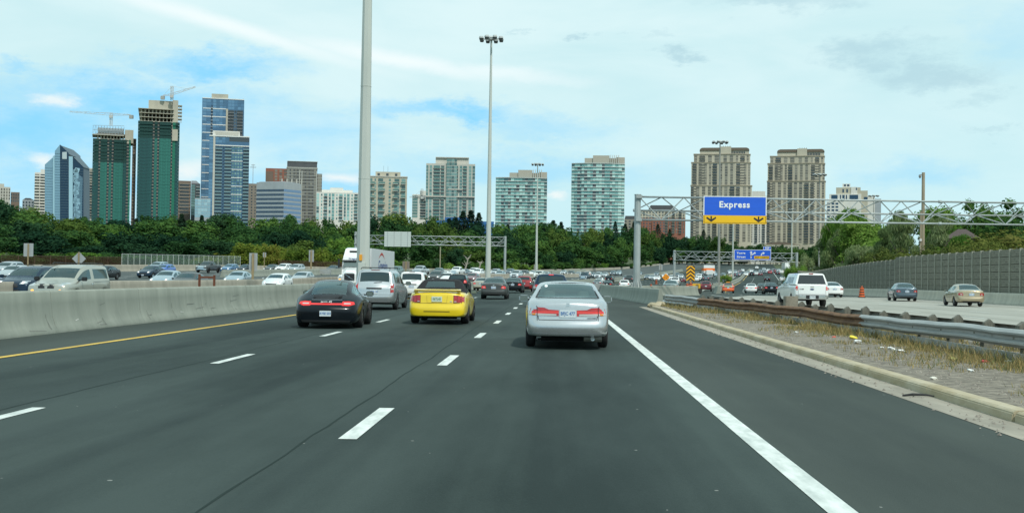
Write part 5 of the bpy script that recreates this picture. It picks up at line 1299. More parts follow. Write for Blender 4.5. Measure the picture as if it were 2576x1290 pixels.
# --- the two beige towers
def beige(label, px0, px1, ys, D, steps, fh=3.1, seed=1):
    B = Bld('apartment_tower', label, px0, px1, ys[2], D, 40); f0 = -B.d / 2; BEI = WALLS['beige']
    ny = 613; X = B.xl
    bow = 4.5
    def tier(a, c_, yt, yb, push, patn, name):
        x0, x1 = X(a), X(c_); xm0, xm1 = x0 + (x1 - x0) * .36, x0 + (x1 - x0) * .74; z1, z0 = B.zy(yt), B.zy(yb) if yb else 0
        pts = [(x0, f0 - push), (xm0, f0 - push + bow * .55), (xm1, f0 - push - .5), (x1, f0 - push + bow)]
        b = MB(); b.prism(pts + [(x1, B.d / 2), (x0, B.d / 2)], z0, z1, 'z'); b.build(name, BEI, B.root)
        for i, (p, q) in enumerate(zip(pts, pts[1:])):
            l_ = math.hypot(q[0] - p[0], q[1] - p[1]); a_ = math.atan2(q[1] - p[1], q[0] - p[0])
            B.grid((p[0], p[1], a_), 0, l_, max(z0, B.zy(ny)), z1 - 1.2, fh, patn[i], 'bronze', slabm=BEI, rail=WALLS['raild'], seed=seed + i, hfrac=.84, bal=1.0)
            # vertical stone fins
            b = MB(); L_ = (q[0] - p[0]); 
        b = MB(); b.prism([(x0 - .5, f0 - push - .6), (xm0, f0 - push + bow * .55 - .6), (xm1, f0 - push - 1.1), (x1 + .5, f0 - push + bow - .6), (x1 + .5, B.d / 2), (x0 - .5, B.d / 2)], z1 - .5, z1 + .6, 'z'); b.build('cornice', mat('beige cornice', (.33, .29, .22), .9), B.root)
    pA = [[('B', .6), ('P', .35), ('W', .8), ('P', .35), ('W', .8), ('P', .35), ('W', .7), ('P', .3)], [('B', .9), ('P', .3), ('W', .8), ('P', .3), ('W', .8), ('P', .35), ('B', 1.0), ('P', .3)], [('B', .9), ('P', .6), ('W', .9), ('P', .35), ('W', .7), ('P', .25)]]
    tier(*steps[2], 0, 1.6, pA, 'lower_tier'); pB = [[('P', .2), ('B', 1.0), ('P', .3), ('W', .9), ('P', .4), ('W', .7), ('P', .35), ('W', .6), ('P', .25)], [('B', .8), ('P', .35), ('W', .6), ('P', .35), ('W', .6), ('P', .35), ('W', .6), ('P', .3)], [('P', .25), ('B', 1.1), ('P', .9), ('W', .8), ('P', .3), ('W', .7)]]
    tier(*steps[1], 0, .8, pB, 'middle_tier'); pC = [[('W', .6), ('P', .3), ('B', 1.0), ('P', .4), ('W', .8), ('P', .3)], [('W', .8), ('P', .5), ('W', .6), ('P', .3), ('W', .6), ('P', .3)], [('W', .7), ('P', .4), ('B', 1.1), ('P', .4), ('W', .6), ('P', .3)]]
    tier(*steps[0], 0, 0, pC, 'upper_tier')
    # crown with rounded brown roofs
    (ca, cb, cc, cd, ye, yr, ym) = ys[3]
    B.body(WALLS['cream'], x0=X(ca), x1=X(cb), y0=f0 + 4, z0=B.zy(steps[0][2]), z1=B.zy(ye), name='crown'); B.body(WALLS['cream'], x0=X(cc), x1=X(cd), y0=f0 + 2, z0=B.zy(steps[0][2]), z1=B.zy(ym), name='crown')
    zl, zh = B.zy(ye), B.zy(yr)
    for (a, c_) in ((ca, cc), (cd, cb)):
        x0, x1 = X(a) - (.4 if a == ca else 0), X(c_) + (.4 if c_ == cb else 0); r_ = (zh - zl); pl = [(x0, zl), (x1, zl)]
        if a == ca: pl = [(x0, zl), (x1, zl), (x1, zh), (x0 + r_ * 1.1, zh), (x0 + r_ * .45, zh - r_ * .2), (x0 + r_ * .1, zh - r_ * .6)]
        else: pl = [(x0, zl), (x1, zl), (x1 - r_ * .1, zh - r_ * .6), (x1 - r_ * .45, zh - r_ * .2), (x1 - r_ * 1.1, zh), (x0, zh)]
        b = MB(); b.prism(pl, f0 + 3, 14); b.build('roof', WALLS['roof'], B.root)
    for k in range(9):
        xx = X(cd) + (X(cb) - X(cd)) * (k + .4) / 11 - 1; b = MB(); b.box(xx, xx + 1.0, f0 + 3.9 - .0, f0 + 4.3, zl - 4.6, zl - 1.2)
        b.v = [(x, y - .35, z) for x, y, z in b.v]; b.build('crown_opening', G['dark'][0], B.root)
    for k in range(4): b = MB(); xx = X(cc) + 3 + k * 2.6; b.box(xx, xx + .5, f0 + 6, f0 + 6.5, B.zy(ym), B.zy(ym - 3)); b.build('vent_pipe', WALLS['dark'], B.root)
    B.done()
beige('left one of the two big beige stone towers, behind the blue Express board', 1737, 1889, (0, 0, 390, (1759, 1883, 1811, 1838, 378, 371, 368.5)), 1400, ((1744, 1886, 388), (1738, 1887, 409), (1737, 1891, 467)))
STEPS = None
beige('right one of the two big beige stone towers', 1929, 2076, (0, 0, 395, (1954, 2072, 2004, 2029, 382, 375, 373.5)), 1450, ((1936, 2073, 393), (1930, 2074, 411.5), (1929, 2076, 456)), seed=7)
B = Bld('apartment_building', 'white building squeezed between the two beige towers', 1880, 1936, 493, 1600, 30)
B.body(WALLS['white']); B.body(WALLS['white'], x0=-B.w * .28, x1=B.w * .3, z0=B.h, z1=B.zy(481), name='roof_block'); B.grid(B.faces()['f'], 0, B.w, B.zy(613), B.h - 1, 3.1, [('B', 1), ('P', .4), ('W', .4), ('P', .6)] * 3, 'dark', slabm=WALLS['white']); B.done()
B = Bld('low_building', 'low beige hall with a shallow brown roof below the right beige tower', 1918, 2010, 616, 1150, 30)
B.body(WALLS['cream']); b = MB(); b.prism([(-B.w / 2 - 1, B.h), (B.w / 2 + 1, B.h), (B.w / 2 - 12, B.zy(609)), (-B.w / 2 + 14, B.zy(608))], -14, 14); b.build('roof', WALLS['roof'], B.root)
B.grid(B.faces()['f'], 0, B.w, 0, B.h - .8, 4, [('P', .5), ('W', .6)] * 9, 'bronze'); B.done()
# --- white stepped building on the right
B = Bld('apartment_building', 'bright white stepped building with square dark windows behind the right-hand trees', 2080, 2216, 502, 1250, 35)
W_ = WALLS['white']; X = B.xl; f0 = -B.d / 2
def blk(a, c_, yt, yb=None, dy=0, m=W_): B.body(m, x0=X(a), x1=X(c_), y0=f0 + dy, z0=0 if yb is None else B.zy(yb), z1=B.zy(yt), name='block')
blk(2078, 2120, 506); blk(2085, 2166, 488, dy=1.5); blk(2102, 2164, 471, dy=3, m=WALLS['cream']); blk(2118, 2138, 461.5, dy=4); blk(2140, 2156, 470, dy=2.4); blk(2163, 2182, 479, dy=4, m=WALLS['cream']); blk(2182, 2200, 494, dy=6); blk(2198, 2216, 499, dy=9, m=WALLS['grey'])
def wn(a, c_, yt, yb, dy): b = MB(); b.box(X(a), X(c_), f0 + dy - .08, f0 + dy + .3, B.zy(yb), B.zy(yt)); b.build('window', G['navy'][0], B.root)
for q in ((2122, 2127, 463, 468, 4), (2130, 2135.5, 463, 468, 4), (2118, 2122, 475, 484, 3), (2128, 2132, 475, 484, 3), (2152, 2155, 472, 478, 2.4), (2090, 2106, 490, 501, 1.5), (2112, 2115, 490, 501, 1.5), (2118, 2124, 490, 501, 1.5), (2127, 2130, 490, 501, 1.5), (2136, 2158, 490, 501, 1.5), (2172, 2182, 495, 506, 4)): wn(*q)
for k in range(10):
    for a in (2080, 2091, 2101): wn(a, a + 7, 510 + k * 8.2, 514.5 + k * 8.2, 0)
B.done()
# --- house behind the wall
B = Bld('house', 'brown hipped house roof showing among the shrubs behind the noise wall', 2384, 2458, 600, 190, 10, zb=1.5)
B.body(WALLS['brown'])
rf = MB(); W2 = B.w / 2 + .5; zt = B.zy(573)
rf.add([(-W2, -6, B.h), (W2, -6, B.h), (W2, 6, B.h), (-W2, 6, B.h), (-W2 * .25, 0, zt), (W2 * .2, 0, zt)], [(0, 1, 5, 4), (1, 2, 5), (2, 3, 4, 5), (3, 0, 4), (0, 3, 2, 1)])
rf.build('roof', mat('brown shingles', (.075, .052, .046), .9, noise_amt=.2, nscale=2), B.root)
for k in range(2): wn_ = MB(); xx = -W2 * .4 + k * W2 * .8; wn_.box(xx - .6, xx + .6, -5.06, -4.9, B.h - 2, B.h - .7); wn_.build('window', G['dark'][0], B.root)
# ------------------------------------------------------------------ trees
def leafmat(name, cols, trans=.25):
    m = bpy.data.materials.new(name); m.use_nodes = True; nt = m.node_tree; nt.nodes.clear(); L = nt.links.new; MATS[name] = m
    o = nt.nodes.new('ShaderNodeOutputMaterial'); d_ = nt.nodes.new('ShaderNodeBsdfDiffuse'); t = nt.nodes.new('ShaderNodeBsdfTranslucent'); mx = nt.nodes.new('ShaderNodeMixShader'); mx.inputs[0].default_value = trans
    gi = nt.nodes.new('ShaderNodeNewGeometry'); oi = nt.nodes.new('ShaderNodeObjectInfo'); tc_ = nt.nodes.new('ShaderNodeTexCoord'); nz = nt.nodes.new('ShaderNodeTexNoise'); nz.inputs['Scale'].default_value = .28; nz.inputs['Detail'].default_value = 2
    L(tc_.outputs['Object'], nz.inputs['Vector'])
    def mm(op, a, b_):
        n = nt.nodes.new('ShaderNodeMath'); n.operation = op
        for i, k in enumerate((a, b_)):
            if isinstance(k, (int, float)): n.inputs[i].default_value = k
            else: L(k, n.inputs[i])
        return n.outputs[0]
    f = mm('ADD', mm('MULTIPLY', gi.outputs['Random Per Island'], .45), mm('ADD', mm('MULTIPLY', oi.outputs['Random'], .55), mm('MULTIPLY', mm('SUBTRACT', nz.outputs['Fac'], .5), .9)))
    r = nt.nodes.new('ShaderNodeValToRGB'); L(f, r.inputs[0]); n = len(cols)
    r.color_ramp.elements[0].color = (*cols[0], 1); r.color_ramp.elements[1].color = (*cols[-1], 1)
    for i in range(1, n - 1): e = r.color_ramp.elements.new(i / (n - 1)); e.color = (*cols[i], 1)
    L(r.outputs[0], d_.inputs[0]); L(r.outputs[0], t.inputs[0]); L(d_.outputs[0], mx.inputs[1]); L(t.outputs[0], mx.inputs[2]); L(mx.outputs[0], o.inputs[0]); return m
LEAF = leafmat('forest leaves', [(.017, .048, .020), (.034, .086, .030), (.066, .14, .036), (.12, .205, .045)])
LEAFY = leafmat('yellowish leaves', [(.06, .11, .02), (.12, .18, .03), (.18, .20, .035), (.20, .145, .04)])
LEAFW = leafmat('willow leaves', [(.07, .12, .045), (.13, .19, .075), (.20, .26, .11), (.29, .34, .19)], .35)
LEAFB = leafmat('bright leaves', [(.055, .13, .025), (.10, .21, .038), (.155, .26, .05), (.21, .31, .075)], .35)
LEAFC = leafmat('conifer needles', [(.014, .036, .026), (.022, .05, .03), (.034, .066, .035)], .1)
LEAFS = leafmat('shrub leaves', [(.05, .08, .025), (.10, .13, .034), (.14, .165, .04), (.17, .14, .05)])
BARK = mat('bark', (.13, .11, .085), .95, noise_amt=.3, nscale=2); BARKP = mat('dead pale wood', (.36, .33, .27), .9, noise_amt=.15)
def crown_mesh(name, seed, n, size, kind='round', lobes=9, m=None):
    """unit crown about 1 wide and 1 tall, foot at z=0; many small leaf cards round uneven lobes"""
    q = random.Random(seed); b = MB(); L_ = []
    if kind == 'round':
        for i in range(lobes):
            a = q.uniform(0, 6.28); rr = q.uniform(.0, .30); z = q.uniform(.22, .80); r = q.uniform(.15, .26) * (1.15 - abs(z - .5) * .6)
            L_.append((rr * math.cos(a), rr * math.sin(a), z, r))
        L_.append((0, 0, .45, .34))
        for i in range(lobes): a = q.uniform(0, 6.28); z = q.uniform(.12, .9); rr = .40 * math.sqrt(max(0, 1 - ((z - .5) / .5) ** 2)); L_.append((rr * math.cos(a), rr * math.sin(a), z, q.uniform(.07, .13)))
    elif kind == 'bush':
        for i in range(lobes + 5): a = q.uniform(0, 6.28); rr = q.uniform(.1, .42); z = q.uniform(.1, .72); L_.append((rr * math.cos(a), rr * math.sin(a), z, q.uniform(.14, .24)))
    elif kind == 'upright':
        for i in range(lobes + 4): a = q.uniform(0, 6.28); z = q.uniform(.08, .95); rr = q.uniform(.05, .32) * (1 - z * .55); L_.append((rr * math.cos(a), rr * math.sin(a), z, q.uniform(.10, .19) * (1.2 - z * .6)))
    tot = sum(l[3] ** 2 for l in L_) if L_ else 1
    if kind == 'cone':
        for i in range(n):
            z = q.random() ** .8; rad = (1 - z) * .34 * (1 + .25 * math.sin(z * 60)) + .015; a = q.uniform(0, 6.28); rr = rad * (.55 + .5 * q.random())
            p = Vector((rr * math.cos(a), rr * math.sin(a), z - rr * .25)); u = Vector((math.cos(a), math.sin(a), -.35)).normalized() * size * 1.6; v = Vector((-math.sin(a), math.cos(a), q.uniform(-.3, .3))) * size * .55
            b.add([p - v, p + u * .5 - v * .4, p + u * .5 + v * .4, p + v], [(0, 1, 2, 3)])
    else:
        for l in L_:
            for i in range(max(6, int(n * l[3] ** 2 / tot))):
                d_ = Vector((q.gauss(0, 1), q.gauss(0, 1), q.gauss(0, 1) + .25)).normalized(); rr = l[3] * (1 - .45 * q.random() ** 2.2)
                p = Vector((l[0], l[1], l[2])) + d_ * rr * q.uniform(.92, 1.1); nn = (d_ * 1.0 + Vector((q.gauss(0, .6), q.gauss(0, .6), q.gauss(0, .6) + .35))).normalized()
                u = nn.orthogonal().normalized(); a = q.uniform(0, 6.28); v = nn.cross(u); u, v = u * math.cos(a) + v * math.sin(a), v * math.cos(a) - u * math.sin(a); s = size * q.uniform(.55, 1.3)
                if kind == 'upright': u, v = (Vector((q.gauss(0, .3), q.gauss(0, .3), 1)) * s * 1.5), v * s * .45
                else: u, v = u * s, v * s * .7
                b.add([p - u, p - v * .8, p + u, p + v * .8], [(0, 1, 2, 3)])
        # dark heart so that little light passes straight through
        core = MB()
        for l in L_[:14]:
            bm = bmesh.new(); bmesh.ops.create_icosphere(bm, subdivisions=1, radius=l[3] * .72); base = [(v.co.x + l[0], v.co.y + l[1], v.co.z + l[2]) for v in bm.verts]; fcs = [tuple(v.index for v in f.verts) for f in bm.faces]; bm.free(); b.add(base, fcs)
    me = bpy.data.meshes.new(name); me.from_pydata(b.v, [], b.f); me.materials.append(m or LEAF); me.update(); return me
def trunk_mesh(seed, limbs=4, m=None):
    q = random.Random(seed); b = MB(); b.tube([(0, 0, -.05), (.01, .0, .3), (.0, .02, .62)], [.026, .02, .010], 6)
    for i in range(limbs):
        a = q.uniform(0, 6.28); z = q.uniform(.2, .5); b.tube([(0, 0, z), (.12 * math.cos(a), .12 * math.sin(a), z + .14), (.24 * math.cos(a), .24 * math.sin(a), z + .3)], [.012, .008, .004], 5)
    me = bpy.data.meshes.new('trunk'); me.from_pydata(b.v, [], b.f); me.materials.append(m or BARK); me.update(); return me
LEAFM = leafmat('warm green leaves', [(.03, .065, .02), (.06, .11, .028), (.10, .155, .035), (.15, .20, .05)])
LEAFD = leafmat('deep green leaves', [(.010, .034, .020), (.018, .052, .028), (.030, .075, .034), (.05, .10, .04)])
TR = [trunk_mesh(i) for i in range(3)]
CR = {'round': [crown_mesh('crown', 100 + i, 3600, .034, 'round') for i in range(6)], 'bush': [crown_mesh('crown', 130 + i, 2200, .036, 'bush') for i in range(3)],
      'cone': [crown_mesh('crown', 160 + i, 1500, .045, 'cone', m=LEAFC) for i in range(2)], 'upright': [crown_mesh('crown', 180 + i, 9000, .017, 'upright', m=LEAFW) for i in range(3)],
      'near': [crown_mesh('crown', 200 + i, 9000, .020, 'round') for i in range(3)], 'nearbush': [crown_mesh('crown', 220 + i, 6500, .022, 'bush', m=LEAFS) for i in range(3)]}
tq = random.Random(99)
def tree(label, px, D, ytop, wd, kind='round', m=None, zb=None, group=None, name='tree', sq=1.0, cat='tree'):
    """one tree at distance D whose top is seen at row ytop; wd its crown width in metres"""
    zt = at(px, ytop, D).z; X = atx(px, D, zt); z0 = zhill(X, D) if zb is None else zb
    if kind == 'cone': z0 = max(z0, zt - 14); wd *= 1.25
    h = max(2.5, zt - z0)
    t = thing(name, label, cat, (X, D, z0 - .1), tq.uniform(0, 6.28), group)
    tr = link('trunk', tq.choice(TR), parent=t); tr.scale = (h * .9, h * .9, h)
    low = .10 if kind in ('round', 'near') else 0.0
    c_ = link('crown', tq.choice(CR[kind]), m, t, (0, 0, h * low)); c_.scale = (wd, wd * sq, h * (1 - low) / (.97 if kind != 'cone' else 1))
    return t
TOPS = [(-60, 503), (0, 505), (60, 512), (105, 535), (140, 546), (200, 551), (300, 549), (385, 545), (460, 548), (500, 545), (545, 538), (585, 552), (640, 550), (700, 546), (745, 540), (800, 557), (850, 553), (880, 549), (940, 545), (1010, 541), (1050, 549), (1100, 552), (1160, 554), (1210, 566), (1250, 564), (1300, 569), (1380, 566), (1430, 573), (1500, 574), (1600, 576), (1660, 583), (1700, 590), (1740, 592), (1810, 596), (1850, 612), (1920, 622), (2000, 618), (2100, 612), (2300, 600)]
def tf_(d): return lerp_tab(TF, d)
px = -70; n_tree = 0
SWB = ((60, 'at the far left edge'), (120, 'below the white balcony tower'), (225, 'below the angular glass office'), (340, 'below the left green tower'), (455, 'below the right green tower'), (520, 'below the brown office'), (630, 'below the blue towers'), (720, 'below the silver office'), (800, 'below the dark charcoal tower'), (905, 'below the cream condominium'), (1030, 'below the cream balcony tower'), (1110, 'left below the tall teal tower'), (1225, 'right below the tall teal tower'), (1345, 'between the second and third masts'), (1430, 'right of the slim third mast'), (1580, 'below the taller aqua tower'), (1700, 'below the brick mid-rise'), (9999, 'behind the Yonge Street gantry'))
side_words = lambda p: next(s for l, s in SWB if p < l)
while px < 1860:                                              # skyline row
    DF = min(820, Dfor(px, tf_, 60)); far = 120 if px < 1500 else 90; D = DF + far + tq.uniform(-15, 15)
    yt = lerp_tab(TOPS, px) + tq.uniform(-4, 3); w_ = tq.uniform(10.5, 15.5) * (1 if px < 1150 else 1.35)
    tree('broad green tree along the crest of the wood %s' % side_words(px), px, D, yt, w_, m=tq.choice((None, None, LEAFM, LEAFD)), group='trees along the crest %s' % side_words(px)); n_tree += 1
    px += w_ / D * F * .55
for row, (dd2, drop, wmin) in enumerate(((85, 13, 9), (50, 36, 8.5), (26, 62, 7.5))):
    px = -60 + row * 9
    while px < (1830 if row < 2 else 1900):
        DF = min(880, Dfor(px, tf_, 60)); sc_ = 1 if px < 1300 else max(.35, 1 - (px - 1300) / 800)
        D = DF + dd2 + tq.uniform(-9, 9); yt = lerp_tab(TOPS, px) + drop * sc_ + tq.uniform(-8, 9) * sc_; w_ = tq.uniform(wmin, wmin + 4) * (1.1 if px < 1150 else 1.5)
        tree('green tree %s of the wood %s' % (('high on the slope', 'half-way down the slope', 'low on the slope')[row], side_words(px)), px, D, yt, w_, kind='round', m=tq.choice((None, None, None, LEAFM, LEAFD, LEAFD)), group='trees %s %s' % (('high on the slope', 'half-way down', 'low on the slope')[row], side_words(px))); n_tree += 1
        px += w_ / D * F * (.74 if px < 1500 else .9)
# front fringe of shrubs right behind the far barrier
px = -50
while px < 1880:
    DF = Dfor(px, tf_, 60); D = DF + tq.uniform(5, 16) + (8 if px < 620 else 0); yel = 500 < px < 905
    ybase = project(*P(tf_(DF), DF, 1))[1]
    hpx = tq.uniform(18, 32) if px < 520 else (tq.uniform(40, 64) if yel else (tq.uniform(16, 30) if px < 1500 else tq.uniform(7, 16)))
    if 300 < px < 560: hpx = tq.uniform(20, 38)
    w_ = tq.uniform(5, 8.5)
    m = LEAFY if (yel and tq.random() < .8) else (LEAFB if tq.random() < .25 else None)
    kind_ = 'yellowish shrub' if m is LEAFY else ('bright green young tree' if m is LEAFB else 'dark green shrub')
    tree('%s right behind the far barrier %s' % (kind_, side_words(px)), px, D, ybase - hpx, w_, kind='bush' if tq.random() < .75 else 'round', m=m, group='%ss behind the far barrier %s' % (kind_, side_words(px)), name='shrub', cat='shrub'); n_tree += 1
    px += w_ / D * F * (.62 if not yel else .5)
for (p, D_, y_, w_) in ((200, 230, 588, 8), (290, 235, 582, 9), (118, 215, 605, 5), (36, 200, 607, 4), (860, 300, 590, 8)):
    tree('brighter green tree standing out of the dark wood %s' % {200: 'behind the diamond sign', 290: 'right of the diamond sign', 118: 'right of the square sign', 36: 'left of the square sign', 860: 'just left of the big mast'}[p], p, D_, y_, w_, 'round', LEAFB)
# conifers on the skyline
for i, (p, y_, w_) in enumerate(((457, 536, 9), (508, 540, 8), (343, 548, 7), (1130, 548, 11), (1165, 530, 13), (1185, 528, 14), (1205, 534, 12), (1148, 545, 10), (1092, 548, 9), (1371, 562, 10), (1392, 553, 14), (1412, 557, 12), (1368, 562, 8), (1278, 563, 9), (1548, 556, 10), (1573, 562, 13), (1594, 558, 11), (1655, 563, 13), (1685, 575, 12), (1626, 572, 10), (1770, 577, 14))):
    D_ = Dfor(min(p, 1750), tf_, 60) + 122
    tree('dark pointed conifer on the skyline, %s' % side_words(p), p, D_, y_, w_, 'cone', group='conifers on the skyline %s' % side_words(p), name='conifer')
# trees hiding the foot of the beige towers
for i, p in enumerate(range(1835, 2060, 13)):
    tree('dark green tree below the beige towers', p, 900 + tq.uniform(-40, 60), 622 + tq.uniform(-8, 8), tq.uniform(12, 18), 'round', zb=14, group='trees below the beige towers')
# right side behind the noise wall
for lb, p, D_, y_, w_, kd, m in (
    ('tall bright green poplar-like tree, tallest behind the noise wall', 2158, 232, 494, 12.5, 'upright', LEAFB),
    ('bright green tree left of the tallest one behind the noise wall', 2120, 240, 516, 8.5, 'upright', LEAFB),
    ('round bright green tree filling in below the tallest one', 2196, 215, 541, 9, 'near', LEAFB),
    ('grey-green willow at the left end of the trees behind the wall', 2085, 245, 586, 9, 'upright', LEAFW),
    ('grey-green willow second from the left behind the wall', 2120, 226, 574, 8, 'upright', LEAFW),
    ('low willow in front of the tallest bright tree', 2160, 205, 598, 8, 'upright', LEAFW),
    ('silvery willow bush left of the camera pole', 2230, 180, 582, 7, 'upright', LEAFW),
    ('silvery willow bush touching the camera pole', 2278, 168, 566, 6.5, 'upright', LEAFW),
    ('thin pale tree rising left of the camera pole', 2262, 210, 530, 8, 'upright', LEAFW),
    ('willow right of the camera pole', 2352, 160, 556, 6.5, 'upright', LEAFW),
    ('leafy tree right of the camera pole under the gantry beam', 2395, 210, 514, 10, 'near', LEAFB),
    ('pale willow tree behind the camera pole', 2345, 215, 540, 8, 'upright', LEAFB),
    ('bushy tree left of the brown roof', 2415, 165, 566, 5.5, 'upright', LEAFB),
    ('dark round tree against the sky at the right', 2486, 205, 498, 9.5, 'near', LEAF),
    ('dark tree at the right edge of the picture', 2566, 195, 526, 8, 'near', LEAF),
    ('dark shrubby tree right of the brown roof', 2505, 150, 568, 8, 'nearbush', None),
    ('brownish shrub right of the dark round tree', 2556, 140, 572, 7, 'nearbush', None)):
    tree(lb, p, D_, y_, w_ * 1.55, kd, m)
p = 2010
while p < 2640:
    D_ = Dfor(p, lambda d: 38.5, 60, 900) if p < 2200 else max(95, 130 - (p - 2200) * .06); D_ = min(D_, 330)
    yt = lerp_tab([(2000, 645), (2040, 628), (2090, 612), (2200, 620), (2300, 622), (2400, 598), (2500, 590), (2600, 578)], p) + tq.uniform(-6, 8); w_ = tq.uniform(4.5, 6.5)
    X = atx(p, D_, 4)
    if X - off(D_) < 37: D_ = min(D_ + 12, 340)
    mm_ = tq.choice([None, LEAFS, LEAFW]) if p > 2200 else tq.choice([LEAFB, LEAFW, LEAFW])
    tree('mixed green shrub just behind the noise wall', p, D_, yt, w_, 'nearbush', mm_, group='shrubs just behind the noise wall', name='shrub', cat='shrub'); p += w_ / D_ * F * .55
tree('ivy-covered shrub bulging over the far end of the noise wall', 2000, 262, 652, 5.5, 'nearbush', LEAFB, name='shrub', cat='shrub')
tree('small weedy shrub on the planted strip behind the barrier', 1823, 262, 686, 3.4, 'nearbush', LEAFB, name='shrub', cat='shrub')
# dead pale trees beyond the convertible
for lb, p, D_, y0, y1, sd in (('bare dead tree with a leaning pale trunk right of the utility pole', 1168, 285, 640, 678, 3), ('bare dead branches right of the leaning dead tree', 1203, 285, 655, 678, 5), ('slim dead birch standing in the wood left of the big mast', 1002 - 18, 330, 590, 626, 9)):
    X = atx(p, D_, 4); zt, zb_ = at(p, y0, D_).z, at(p, y1, D_).z - .5; t = thing('dead_tree', lb, 'tree', (X, D_, zb_)); q = random.Random(sd); b = MB(); h = zt - zb_
    b.tube([(0, 0, 0), (h * .12, 0, h * .35), (h * .2, 0, h * .7), (h * .38, 0, h)], [.22, .17, .12, .05], 6)
    for k in range(7):
        z = q.uniform(.3, .85) * h; a = q.choice((-1, 1)); b.tube([(h * .18 * z / h * 1.2, 0, z), (h * .18 + a * h * q.uniform(.1, .35), q.uniform(-.5, .5), z + h * q.uniform(.1, .28))], [.09, .03], 5)
    b.build('trunk', BARKP, t)
# ------------------------------------------------------------------ vehicles
def paint(name, col, metal=.0, rough=.35, coat=.8):
    m = mat('paint ' + name, col, rough, metal, coat=coat if max(col) > .1 else .16, spec=.5 if max(col) > .1 else .2, noise_amt=.05, nscale=1.3); return m
PT = {'silver': paint('silver', (.60, .60, .60), .85, .27, .3), 'silvercool': paint('silvercool', (.46, .54, .58), .8, .28, .3), 'white': paint('white', (.74, .75, .73)), 'black': paint('black', (.006, .009, .012), 0, .25, 1),
      'navy': paint('navy', (.012, .03, .055), .2, .25, 1), 'yellow': paint('yellow', (.80, .58, .012), 0, .32), 'darkgrey': paint('darkgrey', (.075, .08, .078), .4, .3), 'grey': paint('grey', (.19, .21, .21), .5, .33),
      'greygreen': paint('greygreen', (.17, .21, .20), .5, .33), 'red': paint('red', (.30, .015, .018), .1, .28), 'darkred': paint('darkred', (.13, .012, .018), .2, .3), 'blue': paint('blue', (.012, .10, .42), .2, .28),
      'midblue': paint('midblue', (.06, .16, .30), .4, .3), 'gold': paint('gold', (.40, .33, .215), .5, .33), 'beige': paint('beige', (.42, .39, .31), .4, .35), 'silverbeige': paint('silverbeige', (.52, .49, .41), .75, .3, .3), 'slate': paint('slate', (.065, .10, .125), .4, .3),
      'green': paint('green', (.05, .11, .085), .3, .3), 'taxi': paint('taxi', (.72, .115, .02), 0, .35), 'brown': paint('brown', (.16, .12, .10), .4, .35), 'pearl': paint('pearl', (.60, .60, .55), .1, .35)}
CG = see_glass('car glass', (.33, .42, .41)); CGD = see_glass('dark car glass', (.06, .07, .07)); 
BTRIM = mat('black trim', (.016, .017, .018), .5); RUBBER = mat('tyre rubber', (.02, .02, .02), .85); UNDER = mat('underbody', (.012, .012, .012), .9)
RIM = mat('alloy rim', (.36, .38, .39), .35, .7); RIMD = mat('dark rim', (.06, .06, .065), .4, .4); CHROME = mat('chrome', (.62, .64, .64), .12, 1.0)
INTR = mat('dark interior', (.045, .055, .055), .9); SEATM = mat('seat cloth', (.10, .115, .11), .9); TAILR = mat('red lamp', (.42, .012, .010), .18, coat=1, noise_amt=.3, nscale=9); TAILB = mat('bright red lamp', (.72, .03, .02), .18, coat=1)
LITR = emis('lit brake lamp', (1, .04, .03), .35, (.5, .02, .02)); LITH = emis('lit headlamp', (1, .95, .85), 1.6, (.8, .8, .8)); HEADL = mat('headlamp glass', (.48, .52, .53), .12, .3, coat=1); AMB = mat('amber lamp', (.70, .22, .02), .25); AMBL = emis('lit amber lamp', (1, .42, .08), 1.6, (.7, .3, .05)); CLEAR = mat('clear lamp', (.46, .45, .43), .2)
PLATE = mat('plate white', (.62, .68, .70), .5); PLTXT = mat('plate blue print', (.05, .17, .42), .5); SOFT = mat('soft top cloth', (.012, .012, .013), .95, noise_amt=.3, nscale=14)

